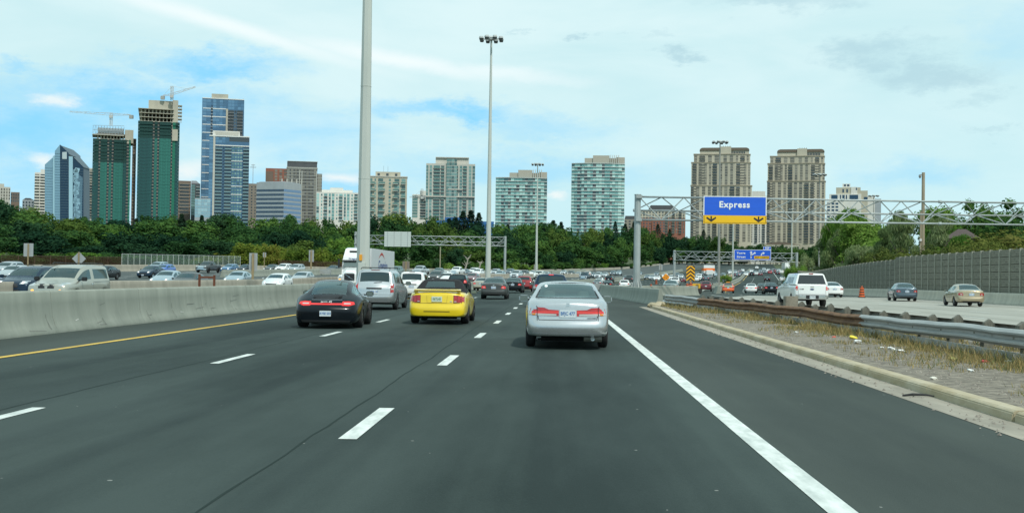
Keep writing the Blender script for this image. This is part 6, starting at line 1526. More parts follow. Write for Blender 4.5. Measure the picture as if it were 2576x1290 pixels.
def cage(p):
    L_, w, zu, R_ = p['L'], p['W'], p.get('zu', .20), p.get('R', .32)
    fa, ra = p['fo'], p['fo'] + p['wb']; k1, k2 = R_ * 1.22, R_ * .88
    lo = [0, .09, p.get('l2', .3), fa - k1, fa - k2, fa, fa + k2, fa + k1]; m0, m1 = lo[-1], ra - k1
    lo += [m0 + (m1 - m0) * t for t in (.25, .5, .75)] + [ra - k1, ra - k2, ra, ra + k2, ra + k1, L_ - .13, L_]
    if lo[2] > lo[3] - .05: lo[2] = lo[3] - .06
    if lo[16] < lo[15] + .04: lo[16] = (lo[15] + L_) / 2
    arch = {4: .86, 5: 1.02, 6: .86, 12: .86, 13: 1.02, 14: .86}
    wf = p.get('wf', [.80, .90, .955, .975, .985, .99, 1, 1, 1, 1, 1, 1, 1, 1, 1, .99, .955, .85])
    up = p['up']; rings = []
    for i in range(18):
        u2, zt, g, wr = up[i]; u1 = lo[i]; w_ = w * wf[i]
        zbot = zu
        if i == 0: zbot = zu + .06
        if i >= 16: zbot = p.get('zr', .28)
        za = zbot
        if i in arch: za = R_ + R_ * 1.13 * (arch[i] - .12)
        zb = p['belt'](u2) if g > 0 else zt - .045
        zsh = (zb - .10) if g > 0 else zt - .15
        y = lambda t: L_ / 2 - (u1 + (u2 - u1) * t)
        zm = .5 * (max(za, zu) + zsh) if i not in arch else max(za + .06, .5 * (za + zsh))
        pts = [(0, y(0), zbot if i not in arch else za - .1), (.45 * w_, y(0), zbot if i not in arch else za - .1), (.88 * w_, y(0), za), (.975 * w_ if i not in arch else w_ * 1.0, y(0), za + .05), (w_, y(.25), zm), (w_ * .985, y(.7), zsh), (w_ * p.get('bw', .945), y(1), zb)]
        if g > 0:
            h7 = (w_ * p.get('hw', .86) * (1 - g) + (wr + .04) * g, zt - .02 - .085 * g); h8 = (w_ * p.get('gw', .79) * (1 - g) + (wr - .045) * g, zt - .03 * g)
        else: h7 = (w_ * p.get('hw', .86), zt - .015); h8 = (w_ * p.get('gw', .79), zt)
        cr = p.get('crown', .03)
        pts += [(h7[0], y(1), h7[1]), (h8[0], y(1), h8[1]), (h8[0] * p.get('mf', .5), y(1), h8[1] + cr * (1.3 - p.get('mf', .5))), (0, y(1), h8[1] + cr)]
        if i == 17:
            bo = p.get('rear', {2: 0, 3: 0, 4: .035, 5: -.03, 6: -.05, 7: -.07, 8: -.07})
            zz = p.get('rearz', {4: .53, 5: .60}); pts = [list(q) for q in pts]
            for j in range(11):
                d_ = bo.get(j, bo[8] if j > 8 else 0); pts[j][1] = -L_ / 2 - d_
                if j in zz: pts[j][2] = zz[j]
        if i == 0:
            pts = [list(q) for q in pts]; bo = {0: .05, 1: .05, 2: .02, 3: 0, 4: 0, 5: .03, 6: .05, 7: .05, 8: .05, 9: .05, 10: .05}
            for j in range(11): pts[j][1] = L_ / 2 - bo[j]
        rings.append([Vector(q) for q in pts])
    return rings
def shape(p):
    rings = cage(p); V = []; Fc = []; T = []
    idx = []
    for r in rings:
        row = {}
        for j, q in enumerate(r):
            row[(j, 1)] = len(V); V.append(q.copy())
            if j in (0, 10): row[(j, -1)] = row[(j, 1)]
            else: row[(j, -1)] = len(V); V.append(Vector((-q.x, q.y, q.z)))
        idx.append(row)
    ws, rw, sw = p['wind'], p['rearw'], p['side']
    for i in range(17):
        for j in range(10):
            t = 0
            if j <= 1: t = 5
            if j >= 8 and ws[0] <= i < ws[1]: t = 1
            if j >= p.get('rwj', 8) and rw[0] <= i < rw[1]: t = 2
            if j == 6:
                for k, (a, c_) in enumerate(sw):
                    if a <= i < c_: t = 3
            if p.get('soft') and t in (0, 3) and j >= 6 and p['soft'][0] <= i < p['soft'][1]: t = 4 if t == 0 or i >= p['soft'][2] else t
            if p.get('lower_black') and j in (2, 3) and t == 0 and j <= 2: t = 6
            for s in (1, -1):
                f = (idx[i][(j, s)], idx[i][(j + 1, s)], idx[i + 1][(j + 1, s)], idx[i + 1][(j, s)])
                Fc.append(f if s > 0 else f[::-1]); T.append(t)
    for e, out in ((0, 1), (17, -1)):      # closed ends with a bowed face
        row = idx[e]; grid = []; bow = p.get('bow', .06)
        grid.append([row[(2, -1)], row[(1, -1)], row[(0, 1)], row[(1, 1)], row[(2, 1)]])
        for j in range(3, 8):
            q = V[row[(j, 1)]]; c_ = []
            for fx in (-.5, 0, .5): c_.append(len(V)); V.append(Vector((q.x * fx, q.y + out * bow * (1 - abs(fx)) , q.z)))
            grid.append([row[(j, -1)], *c_, row[(j, 1)]])
        grid.append([row[(8, -1)], row[(9, -1)], row[(10, 1)], row[(9, 1)], row[(8, 1)]])
        for j in (1, 2, 3):
            V[row[(9, 1)]].y += 0; 
        for v in (row[(1, 1)], row[(1, -1)]): V[v].y += out * bow * .5
        V[row[(0, 1)]].y += out * bow
        for v in (row[(9, 1)], row[(9, -1)]): V[v].y += out * bow * .5
        V[row[(10, 1)]].y += out * bow
        for a in range(len(grid) - 1):
            for c_ in range(4):
                f = (grid[a][c_], grid[a][c_ + 1], grid[a + 1][c_ + 1], grid[a + 1][c_]); Fc.append(f if out < 0 else f[::-1]); T.append(6 if (a == 0 and p.get('valance', True)) else 0)
    me = bpy.data.meshes.new('cage'); me.from_pydata(V, [], Fc)
    for _ in range(7): me.materials.append(bpy.data.materials.new('x') if False else UNDER)
    me.polygons.foreach_set('material_index', T); me.update()
    bm = bmesh.new(); bm.from_mesh(me); bmesh.ops.recalc_face_normals(bm, faces=bm.faces); bm.to_mesh(me); bm.free()
    o = bpy.data.objects.new('cage', me); COL.objects.link(o)
    md = o.modifiers.new('s', 'SUBSURF'); md.levels = md.render_levels = 2
    ev = bpy.data.meshes.new_from_object(o.evaluated_get(bpy.context.evaluated_depsgraph_get())); bpy.data.objects.remove(o)
    return ev
def split(ev, tags, name, m, sign=0):
    vs_ = ev.vertices; mp = {}; V = []; Fc = []
    for f in ev.polygons:
        if f.material_index in tags and (sign == 0 or f.center.x * sign > 0):
            r = []
            for v in f.vertices:
                if v not in mp: mp[v] = len(V); V.append(vs_[v].co.copy())
                r.append(mp[v])
            Fc.append(r)
    me = bpy.data.meshes.new(name); me.from_pydata(V, [], Fc); me.polygons.foreach_set('use_smooth', [True] * len(Fc)); me.materials.append(m); me.update(); return me
def wheel_meshes(R_, wd, rimm):
    b = MB(); n = 28; prof = [(-.5, .62), (-.5, .86), (-.42, .97), (-.25, 1.0), (.25, 1.0), (.42, .97), (.5, .86), (.5, .62)]
    vs_ = [(x * wd, r * R_ * math.cos(2 * math.pi * k / n), r * R_ * math.sin(2 * math.pi * k / n)) for k in range(n) for x, r in prof]; m_ = len(prof)
    b.add(vs_, [(k * m_ + i, k * m_ + i + 1, ((k + 1) % n) * m_ + i + 1, ((k + 1) % n) * m_ + i) for k in range(n) for i in range(m_ - 1)])
    me = bpy.data.meshes.new('wheel'); me.from_pydata(b.v, [], b.f); me.materials.append(RUBBER); me.polygons.foreach_set('use_smooth', [True] * len(me.polygons)); me.update()
    b = MB(); x = wd * .40
    for k in range(5):
        a = 2 * math.pi * k / 5; c_, s_ = math.cos(a), math.sin(a); q = R_ * .64; t = R_ * .085
        P_ = lambda r, s, xx: (xx, r * c_ - s * s_, r * s_ + s * c_)
        b.add([P_(.05, -t, x + .02), P_(.05, t, x + .02), P_(q, t * 1.4, x), P_(q, -t * 1.4, x)], [(0, 1, 2, 3)])
    ring = [(x * 1.02, r * R_ * math.cos(2 * math.pi * k / n), r * R_ * math.sin(2 * math.pi * k / n)) for k in range(n) for r in (.57, .66)]
    b.add(ring, [(2 * k, 2 * k + 1, (2 * k + 3) % (2 * n), (2 * k + 2) % (2 * n)) for k in range(n)])
    b.add([(x * .55, .0, .0)] + [(x * .55, R_ * .6 * math.cos(2 * math.pi * k / 12), R_ * .6 * math.sin(2 * math.pi * k / 12)) for k in range(12)], []); 
    b.add([(x + .022, R_ * .13 * math.cos(2 * math.pi * k / 8), R_ * .13 * math.sin(2 * math.pi * k / 8)) for k in range(8)], [tuple(range(8))])
    rm = bpy.data.meshes.new('rim'); rm.from_pydata(b.v, [], b.f); rm.materials.append(rimm); rm.update()
    b = MB(); b.add([(x * .6, R_ * .63 * math.cos(2 * math.pi * k / 16), R_ * .63 * math.sin(2 * math.pi * k / 16)) for k in range(16)] + [(-x, R_ * .63 * math.cos(2 * math.pi * k / 16), R_ * .63 * math.sin(2 * math.pi * k / 16)) for k in range(16)], [tuple(range(16)), tuple(range(31, 15, -1))])
    hb = bpy.data.meshes.new('brake_disc'); hb.from_pydata(b.v, [], b.f); hb.materials.append(UNDER); hb.update()
    return me, rm, hb
class Car:
    """one prototype; instances are copies of it"""
    def __init__(s, typ, p):
        s.p = p; s.root = bpy.data.objects.new('car', None); COL.objects.link(s.root); ev = shape(p); s.ev = ev
        s.bvh = BVHTree.FromPolygons([v.co for v in ev.vertices], [tuple(f.vertices) for f in ev.polygons])
        s.body = s.part('body', split(ev, {0, 6} if not p.get('valance_black') else {0}, 'body', PT['white'])); s.body['paint'] = 1
        if p.get('valance_black'): s.part('lower_valance', split(ev, {6}, 'lower_valance', BTRIM))
        s.part('underbody', split(ev, {5}, 'underbody', UNDER))
        gl = p.get('glass', CG)
        s.part('windshield', split(ev, {1}, 'windshield', p.get('wglass', CG))); s.part('rear_window', split(ev, {2}, 'rear_window', gl))
        for sg_ in (1, -1): s.part('side_window', split(ev, {3}, 'side_window', gl, sg_))
        if p.get('soft'): s.part('soft_top', split(ev, {4}, 'soft_top', p.get('softm', SOFT)))
        R_, L_, W_ = p.get('R', .32), p['L'], p['W']; wm, rm, hb = wheel_meshes(R_, p.get('tw', .21), p.get('rim', RIM))
        for u in (p['fo'], p['fo'] + p['wb']):
            for sx in (1, -1):
                o = s.part('wheel', wm, (sx * (W_ - p.get('tw', .21) / 2 - .012), L_ / 2 - u, R_)); o.rotation_euler = (0, 0, 0 if sx > 0 else math.pi)
                r = link('rim', rm, parent=o); h = link('brake_disc', hb, parent=o)
        # cabin: floor, dash, seats
        yc = L_ / 2 - p['up'][p['wind'][0]][0]; yr = L_ / 2 - p['up'][p['rearw'][1]][0]; zf = p['up'][p['wind'][0]][1] - .07; wi = W_ * .86
        b = MB(); b.box(-wi, wi, yr + .15, yc - .15, zf - .32, zf - .3); b.box(-wi, wi, yc - .5, yc - .12, zf - .3, zf - .0); b.box(-wi * .9, wi * .9, yr + .1, yr + .5, zf - .3, p['up'][p['rearw'][1]][1] - .08)
        wl = W_ * .80
        s.part('interior', None, mb=b, m=INTR)
        sz = p.get('seatz', zf + .12); ys = [yc - 1.15 + .0] + ([yr + .75] if p.get('rears', True) else [])
        for y in ys:
            for sx in (-1, 1):
                b = MB(); b.box(-.23, .23, -.07, .07, -.5, .0); b.box(-.12, .12, -.05, .05, .03, .2); o = s.part('seat', None, (sx * W_ * .42, y, sz), mb=b, m=SEATM, bevel=.03)
    def part(s, name, me, loc=(0, 0, 0), mb=None, m=None, bevel=0, parent=None):
        if mb is not None: o = mb.build(name, m, parent or s.root, bevel=bevel, loc=loc)
        else:
            o = bpy.data.objects.new(name, me); COL.objects.link(o); o.parent = parent or s.root; o.location = loc
        return o
    def hit(s, a, c_, side):
        if side == 'rear': o_, d_ = Vector((a, -9, c_)), Vector((0, 1, 0))
        elif side == 'front': o_, d_ = Vector((a, 9, c_)), Vector((0, -1, 0))
        elif side == 'right': o_, d_ = Vector((5, a, c_)), Vector((-1, 0, 0))
        elif side == 'left': o_, d_ = Vector((-5, a, c_)), Vector((1, 0, 0))
        else: o_, d_ = Vector((a, c_, 5)), Vector((0, 0, -1))
        h = s.bvh.ray_cast(o_, d_)
        return (h[0], -d_, h[1]) if h[0] is not None else None
    def patch(s, name, poly, side, m, offs=.008, seg=.07, parent=None):
        """outline laid on the body surface, a few millimetres proud"""
        pts = []
        for p_, q in zip(poly, poly[1:] + poly[:1]):
            n = max(1, int(math.hypot(q[0] - p_[0], q[1] - p_[1]) / seg))
            for i in range(n): pts.append((p_[0] + (q[0] - p_[0]) * i / n, p_[1] + (q[1] - p_[1]) * i / n))
        cx, cy = sum(p_[0] for p_ in pts) / len(pts), sum(p_[1] for p_ in pts) / len(pts); V = []; ok = True
        last = None
        for sc in (1, .7, .4, .0):
            for (x, y) in (pts if sc > 0 else [(cx, cy)]):
                h = s.hit(cx + (x - cx) * sc, cy + (y - cy) * sc, side)
                if h is None:
                    V.append(last if last is not None else Vector((0, 0, 0))); continue
                v = h[0] + h[1] * offs; V.append(v); last = v
        n = len(pts); Fc = []
        for r in range(2):
            for i in range(n): Fc.append((r * n + i, r * n + (i + 1) % n, (r + 1) * n + (i + 1) % n, (r + 1) * n + i))
        for i in range(n): Fc.append((2 * n + i, 2 * n + (i + 1) % n, 3 * n))
        me = bpy.data.meshes.new(name); me.from_pydata(V, [], Fc); me.materials.append(m); me.polygons.foreach_set('use_smooth', [True] * len(Fc)); me.update()
        bm = bmesh.new(); bm.from_mesh(me); bmesh.ops.recalc_face_normals(bm, faces=bm.faces); bm.to_mesh(me); bm.free()
        return s.part(name, me, parent=parent)
    def both(s, name, poly, side, m, **k):
        s.patch(name, poly, side, m, **k); return s.patch(name, [(-a, c_) for a, c_ in poly][::-1], side, m, **k)
    def line(s, name, pts, side, m, wd=.012, offs=.004):
        b = MB(); pr = None
        P2 = []
        for p_, q in zip(pts, pts[1:]):
            n = max(1, int(math.hypot(q[0] - p_[0], q[1] - p_[1]) / .08))
            for i in range(n): P2.append((p_[0] + (q[0] - p_[0]) * i / n, p_[1] + (q[1] - p_[1]) * i / n))
        P2.append(pts[-1]); V = []
        for i, p_ in enumerate(P2):
            a, c_ = P2[max(0, i - 1)], P2[min(len(P2) - 1, i + 1)]; dx, dy = c_[0] - a[0], c_[1] - a[1]; l = math.hypot(dx, dy) or 1; nx_, ny_ = -dy / l * wd / 2, dx / l * wd / 2; row = []
            for sg_ in (1, -1):
                h = s.hit(p_[0] + nx_ * sg_, p_[1] + ny_ * sg_, side); row.append(h[0] + h[1] * offs if h else None)
            V.append(row)
        for r0, r1 in zip(V, V[1:]):
            if None in (*r0, *r1): continue
            b.add([r0[0], r0[1], r1[1], r1[0]], [(0, 1, 2, 3)])
        if b.v: s.part(name, None, mb=b, m=m)
    def plate(s, x, z, side, text, w_=.31, h=.16, m=None, tm=None):
        hh = s.hit(x, z, side); y = hh[0].y + (-.018 if side == 'rear' else .018); b = MB(); b.box(-w_ / 2, w_ / 2, -.008, .008, -h / 2, h / 2); o = s.part('licence_plate', None, (x, y, z), mb=b, m=m or PLATE)
        me = text_mesh(text, h * .62, .001, .002, .82); me.name = 'plate_text'
        t = link('plate_text', me, tm or PLTXT, o, (0, -.012 if side == 'rear' else .012, 0)); 
        if side != 'rear': t.rotation_euler = (0, 0, math.pi)
    def mirrors(s, y, z, x=None, sz=(.19, .12), m=None):
        x = x or s.p['W']
        for sx in (1, -1):
            b = MB(); b.box(-sz[0] / 2, sz[0] / 2, -.04, .05, -sz[1] / 2, sz[1] / 2); o = s.part('mirror', None, (sx * (x + sz[0] * .42), y, z), mb=b, m=m or PT['white'], bevel=.03)
            if m is None: o['paint'] = 1
            b = MB(); b.box(-sz[0] / 2 + .02, sz[0] / 2 - .02, -.046, -.04, -sz[1] / 2 + .015, sz[1] / 2 - .015); s.part('mirror_glass', None, mb=b, m=mat('mirror glass', (.16, .20, .18), .2, .3), parent=o)
            b = MB(); b.box(-sx * sz[0] * .62 - .04, -sx * sz[0] * .62 + .04, -.02, .03, -.05, -.01); s.part('mirror_arm', None, mb=b, m=BTRIM, parent=o)
def lin(a, b_, x, y): return lambda u: x + (y - x) * min(1, max(0, (u - a) / (b_ - a)))
def sedan_up(L_, H, zc=.95, zd=1.03, wr=.60, cowl=1.38, wt=2.15, rt=3.62, dk=4.22, nose=.62, tail=.97):
    h = [(.05, nose), (.12, nose + .07), (.30, nose + .14), (.52, nose + .20), (.75, nose + .24), (.95, zc - .06), (cowl - .2, zc - .02)]
    o = [(a, z, 0, 0) for a, z in h] + [(cowl, zc, 0, 0), (wt, H - .055, 1, wr), (wt + .38, H - .012, 1, wr), (wt + .50, H - .006, 1, wr), (wt + 1.0, H, 1, wr), (rt, H - .06, 1, wr - .01)]
    g = (dk - rt) / 3
    o += [(rt + g, H - .06 - (H - .06 - zd) * .30, .72, wr), (rt + 2 * g, H - .06 - (H - .06 - zd) * .64, .40, wr), (dk, zd, 0, 0), ((dk + L_) / 2, zd - .0, 0, 0), (L_ - .02, tail, 0, 0)]
    return o
def box_up(L_, H, zc, zg, wr, cowl, wt, rt, nose=.68, bp=.7, tail=.95, gl=.12):
    h = [(.04, nose), (.11, min(nose + .09, zc - .17)), (.26, min(nose + .17, zc - .14)), (cowl * .42, zc - .12), (cowl * .58, zc - .08), (cowl * .72, zc - .05), (cowl * .86, zc - .02)]
    m_ = rt - (wt + bp + .1)
    return [(a, z, 0, 0) for a, z in h] + [(cowl, zc, 0, 0), (wt, H - .07, 1, wr), (wt + bp, H - .012, 1, wr), (wt + bp + .09, H - .008, 1, wr), (wt + bp + .1 + m_ * .42, H, 1, wr), (wt + bp + .1 + m_ * .50, H, 1, wr), (wt + bp + .1 + m_ * .72, H, 1, wr), (rt - .12, H - .015, 1, wr), (rt, H - .05, 1, wr - .015), (L_ - gl, zg, 0, 0), (L_ - .03, tail, 0, 0)]
PROTO = {}
def proto(k, p, fn):
    c_ = Car(k, p); fn(c_); c_.fullp = p; PROTO[k] = c_
def std_front(c_, zl, x0, x1, lit=True, gz=(.42, .58), gw=.42, plate='', z2=None):
    z2 = z2 or zl + .14
    c_.both('headlight', [(x0, zl), (x1 - .02, zl + .03), (x1, z2 + .02), (x0 + .05, z2)], 'front', LITH if lit == 2 else HEADL)
    if lit == 1: c_.both('headlight_bulb', [(x0 + .08, zl + .03), (x0 + .2, zl + .03), (x0 + .2, z2 - .02), (x0 + .08, z2 - .02)], 'front', LITH, offs=.014)
    c_.patch('grille', [(-gw, gz[0]), (gw, gz[0]), (gw * 1.05, gz[1]), (-gw * 1.05, gz[1])], 'front', BTRIM)
    c_.patch('lower_grille', [(-gw * 1.3, .27), (gw * 1.3, .27), (gw * 1.2, gz[0] - .1), (-gw * 1.2, gz[0] - .1)], 'front', BTRIM)
    c_.plate(0, gz[0] - .06, 'front', plate or 'BKTR 218', .3, .13)
def std_rear(c_, z0, z1, x0, x1, plate, lit=False, pz=None, m=None):
    c_.both('taillight', [(x0, z0 + .02), (x1, z0), (x1 - .01, z1), (x0 + .05, z1)], 'rear', m or (LITR if lit else TAILR))
    c_.both('lamp_insert', [(x0 + .07, z0 + .05), (x0 + .19, z0 + .05), (x0 + .19, z0 + .1), (x0 + .07, z0 + .1)], 'rear', CLEAR, offs=.013)
    c_.plate(0, pz or z0 + .02, 'rear', plate)
def std_side(c_, zl=.5):
    p = c_.p; L_ = p['L']; yb = L_ / 2 - p['up'][9][0] - .05
    for sd in ('right', 'left'):
        c_.line('door_gap', [(yb, .32), (yb, p['up'][7][1] - .02)], sd, BTRIM, .012)
        y2 = L_ / 2 - p['up'][8][0] + .45; c_.line('door_gap', [(y2, .34), (y2 - .02, p['up'][7][1] - .06)], sd, BTRIM, .012)
        c_.patch('door_handle', [(yb + .08, p['up'][7][1] - .16), (yb + .24, p['up'][7][1] - .16), (yb + .24, p['up'][7][1] - .13), (yb + .08, p['up'][7][1] - .13)], sd, CHROME, offs=.02)
def exhaust(c_, xs, z, r=.035, m=None, y=None):
    for x in xs:
        b = MB(); yy = -c_.p['L'] / 2 - .0; b.tube([(x, yy + .35, z), (x, yy - .02 if y is None else y, z)], r, 10, cap=False); b.tube([(x, yy + .1, z), (x, yy + .11, z)], r * .98, 10); c_.part('exhaust_pipe', None, mb=b, m=m or CHROME)

# --- the silver sedan right in front of the camera
def f_hero(c_):
    k = 1.0
    red = [(-.815, .70), (-.775, .845), (-.64, .872), (-.49, .865), (-.395, .825), (-.185, .815), (-.185, .692), (-.225, .692), (-.63, .70)]
    for s in (1, -1):
        f = lambda pl: [(a * s, z) for a, z in (pl if s > 0 else pl[::-1])]
        c_.patch('taillight', f(red), 'rear', TAILR)
        c_.patch('bright_lamp_band', f([(-.76, .742), (-.74, .80), (-.40, .795), (-.19, .80), (-.19, .745)]), 'rear', TAILB, offs=.012)
        c_.patch('clear_lamp', f([(-.625, .70), (-.625, .745), (-.235, .735), (-.235, .70)]), 'rear', CLEAR, offs=.013)
        c_.patch('clear_lamp', f([(-.815, .705), (-.805, .745), (-.645, .748), (-.645, .704)]), 'rear', CLEAR, offs=.013)
        c_.patch('amber_lamp', f([(-.74, .708), (-.74, .742), (-.67, .743), (-.67, .708)]), 'rear', AMB, offs=.017)
        c_.line('lamp_gap', [(s * -.635, .60), (s * -.637, .88)], 'rear', BTRIM, .010, .016)
        c_.line('trunk_gap', [(s * -.66, 1.0), (s * -.65, .90), (s * -.635, .80), (s * -.60, .612)], 'rear', BTRIM, .011)
    c_.line('trunk_gap', [(-.60, .612), (.60, .612)], 'rear', BTRIM, .013)
    c_.patch('plate_recess', [(-.185, .655), (.185, .655), (.185, .83), (-.185, .83)], 'rear', PT['silver'], offs=.006)['paint'] = 1
    c_.plate(0, .745, 'rear', 'BFJC 477', .32, .155)
    c_.line('emblem', [(-.035, .90), (.035, .90), (.03, .955), (-.03, .955), (-.035, .90)], 'rear', CHROME, .010, .012)
    c_.line('emblem', [(-.012, .91), (-.016, .945)], 'rear', CHROME, .008, .012); c_.line('emblem', [(.012, .91), (.016, .945)], 'rear', CHROME, .008, .012); c_.line('emblem', [(-.014, .925), (.014, .925)], 'rear', CHROME, .008, .012)
    me = text_mesh('ACCORD', .045, .001, .001); h = c_.hit(.50, .655, 'rear'); me.name = 'badge'; o = link('badge', me, mat('badge grey', (.16, .17, .18), .4, .4), c_.root, (.50, h[0].y - .012, .655)); o.rotation_euler = (0, 0, R(8))
    c_.patch('sticker', [(-.455 + .035 * math.cos(a), 1.305 + .026 * math.sin(a)) for a in [k * math.pi / 6 for k in range(12)]], 'rear', WHT, offs=.008)
    c_.line('bumper_groove', [(-.80, .335), (.80, .335)], 'rear', mat('bumper groove', (.22, .24, .25), .5, .3), .012)
    for s in (-1, 1):
        c_.line('window_seal', [(s * .515, 1.375), (s * .60, 1.20), (s * .675, 1.06)], 'rear', BTRIM, .022, .006)
    c_.line('window_seal', [(-.675, 1.062), (.675, 1.062)], 'rear', BTRIM, .018, .006); c_.line('window_seal', [(-.515, 1.378), (.515, 1.378)], 'rear', BTRIM, .018, .006)
    b = MB(); b.box(-.62, .62, -1.72, -1.35, .98, 1.0); c_.part('parcel_shelf', None, mb=b, m=mat('grey parcel shelf', (.20, .21, .2), .9)); b = MB(); b.box(-.16, .16, -1.66, -1.6, 1.0, 1.045); c_.part('brake_light_box', None, mb=b, m=SEATM, bevel=.015)
    c_.mirrors(.75, 1.0, .88, (.22, .15)); std_side(c_); exhaust(c_, (.52,), .235, .045); b = MB(); b.tube([(.35, -2.15, .24), (.72, -2.15, .24)], .085, 10); c_.part('muffler', None, mb=b, m=mat('dull muffler', (.28, .26, .22), .5, .4), bevel=0)
    b = MB(); b.box(-.55, .35, -2.0, -1.9, .16, .24); b.tube([(-.62, -2.1, .20), (-.35, -2.12, .23), (-.1, -2.1, .21)], .018, 6); c_.part('rear_beam', None, mb=b, m=UNDER)
    std_front(c_, .58, .42, .80, 0); c_.patch('scraped_paint', [(-2.1 + .0, .50), (-1.98, .44), (-1.95, .6), (-2.0, .78), (-2.1, .74)], 'left', PT['yellow'], offs=.006)
def f_porsche(c_):
    for s in (1, -1):
        f = lambda pl: [(a * s, z) for a, z in (pl if s > 0 else pl[::-1])]
        c_.patch('taillight', f([(.43, .635), (.62, .625), (.77, .67), (.74, .735), (.60, .755), (.43, .745)]), 'rear', LITR)
        c_.patch('lamp_insert', f([(.48, .675), (.66, .675), (.66, .705), (.48, .71)]), 'rear', CLEAR, offs=.014)
        c_.line('cover_gap', [(s * .50, .92), (s * .47, .77), (s * .44, .745)], 'rear', mat('gap grey', (.07, .08, .09), .5), .01)
        c_.line('bumper_vent', [(s * .74, .33), (s * .87, .335)], 'rear', mat('vent grey', (.10, .12, .13), .4), .02)
        for x in (.41, .50): exhaust(c_, (s * x,), .27, .045, CHROME)
    c_.patch('red_strip', [(-.43, .655), (.43, .655), (.43, .70), (-.43, .70)], 'rear', LITR)
    c_.patch('engine_grille', [(-.38, .795), (.38, .795), (.42, .915), (-.42, .915)], 'rear', mat('grille grey', (.05, .058, .065), .5), offs=.006)
    for k in range(5): c_.line('grille_slat', [(-.38 - k * .008, .808 + k * .024), (.38 + k * .008, .808 + k * .024)], 'rear', mat('slat black', (.003, .003, .003), .9), .013, .012)
    c_.line('spoiler_edge', [(-.42, .79), (.42, .79)], 'rear', mat('edge grey', (.16, .19, .21), .3), .01, .01)
    me = text_mesh('targa 4S', .085, .001, .003, 1.1); me.name = 'badge'; h = c_.hit(0, .745, 'rear'); sh = Matrix.Identity(4); sh[0][2] = .25; me.transform(sh); link('badge', me, WHT, c_.root, (.0, h[0].y - .02, .732))
    c_.plate(.0, .42, 'rear', 'AYSE 533', .31, .15)
    c_.mirrors(.55, .93, .84, (.22, .15), PT['black']); std_side(c_)
    c_.both('headlight', [(.55, .55), (.78, .55), (.78, .72), (.6, .72)], 'front', HEADL)
    for s in ('right', 'left'): c_.line('window_trim', [(.75, .93), (.2, 1.21), (-.4, 1.19), (-.95, .98)], s, CHROME, .022, .01)
def f_mustang(c_):
    for s in (1, -1):
        for k in range(3):
            a0 = .52 + k * .108; c_.patch('taillight', [(x * s, z) for x, z in [(a0, .68), (a0 + .098, .685), (a0 + .098, .875), (a0, .885)]][::s], 'rear', TAILR, offs=.012)
        c_.patch('lamp_surround', [(x * s, z) for x, z in [(.505, .665), (.845, .672), (.845, .888), (.505, .90)]][::s], 'rear', mat('lamp surround', (.10, .02, .015), .5), offs=.004)
        c_.patch('reverse_lamp', [(x * s, z) for x, z in [(.53, .695), (.60, .695), (.60, .72), (.53, .72)]][::s], 'rear', CLEAR, offs=.018)
    c_.patch('plate_recess', [(-.30, .665), (.30, .665), (.32, .88), (-.32, .88)], 'rear', PT['yellow'], offs=.002)
    c_.line('recess_edge', [(-.32, .88), (-.30, .665), (.30, .665), (.32, .88)], 'rear', mat('yellow shade edge', (.45, .30, .01), .5), .012)
    c_.plate(.0, .78, 'rear', '06TL45', .32, .16, m=mat('plate greenish', (.62, .68, .55), .5), tm=mat('plate green print', (.1, .22, .12), .5))
    c_.line('trunk_gap', [(-.84, .655), (.84, .655)], 'rear', mat('yellow gap', (.22, .14, .01), .6), .012)
    c_.line('bumper_slots', [(-.40, .40), (.40, .40)], 'rear', mat('slot shade', (.18, .12, .01), .6), .03)
    c_.line('third_brake_light', [(-.27, 1.0), (.27, 1.0)], 'rear', TAILR, .03, .012)
    c_.patch('emblem', [(.40, .70), (.47, .70), (.47, .72), (.40, .72)], 'rear', CHROME, offs=.01)
    b = MB(); b.prism([(-2.30, 1.055), (-2.02, 1.085), (-2.0, 1.06), (-2.28, 1.025)], -.72, .72, 'x'); o = c_.part('rear_spoiler', None, mb=b, m=PT['yellow'], bevel=.01)
    for x in (-.66, 0 - .0, .66):
        if x: b = MB(); b.box(x - .05, x + .05, -2.2, -2.05, .95, 1.05); c_.part('spoiler_leg', None, mb=b, m=PT['yellow'], bevel=.01, parent=o)
    c_.mirrors(.62, .98, .84, (.22, .13), BTRIM); std_side(c_); exhaust(c_, (-.45, .45), .24, .035, UNDER)
    c_.both('headlight', [(.5, .55), (.8, .55), (.8, .7), (.55, .7)], 'front', HEADL)
    b = MB(); b.box(-.6, .6, -2.05, -1.95, .17, .27); c_.part('rear_beam', None, mb=b, m=UNDER)
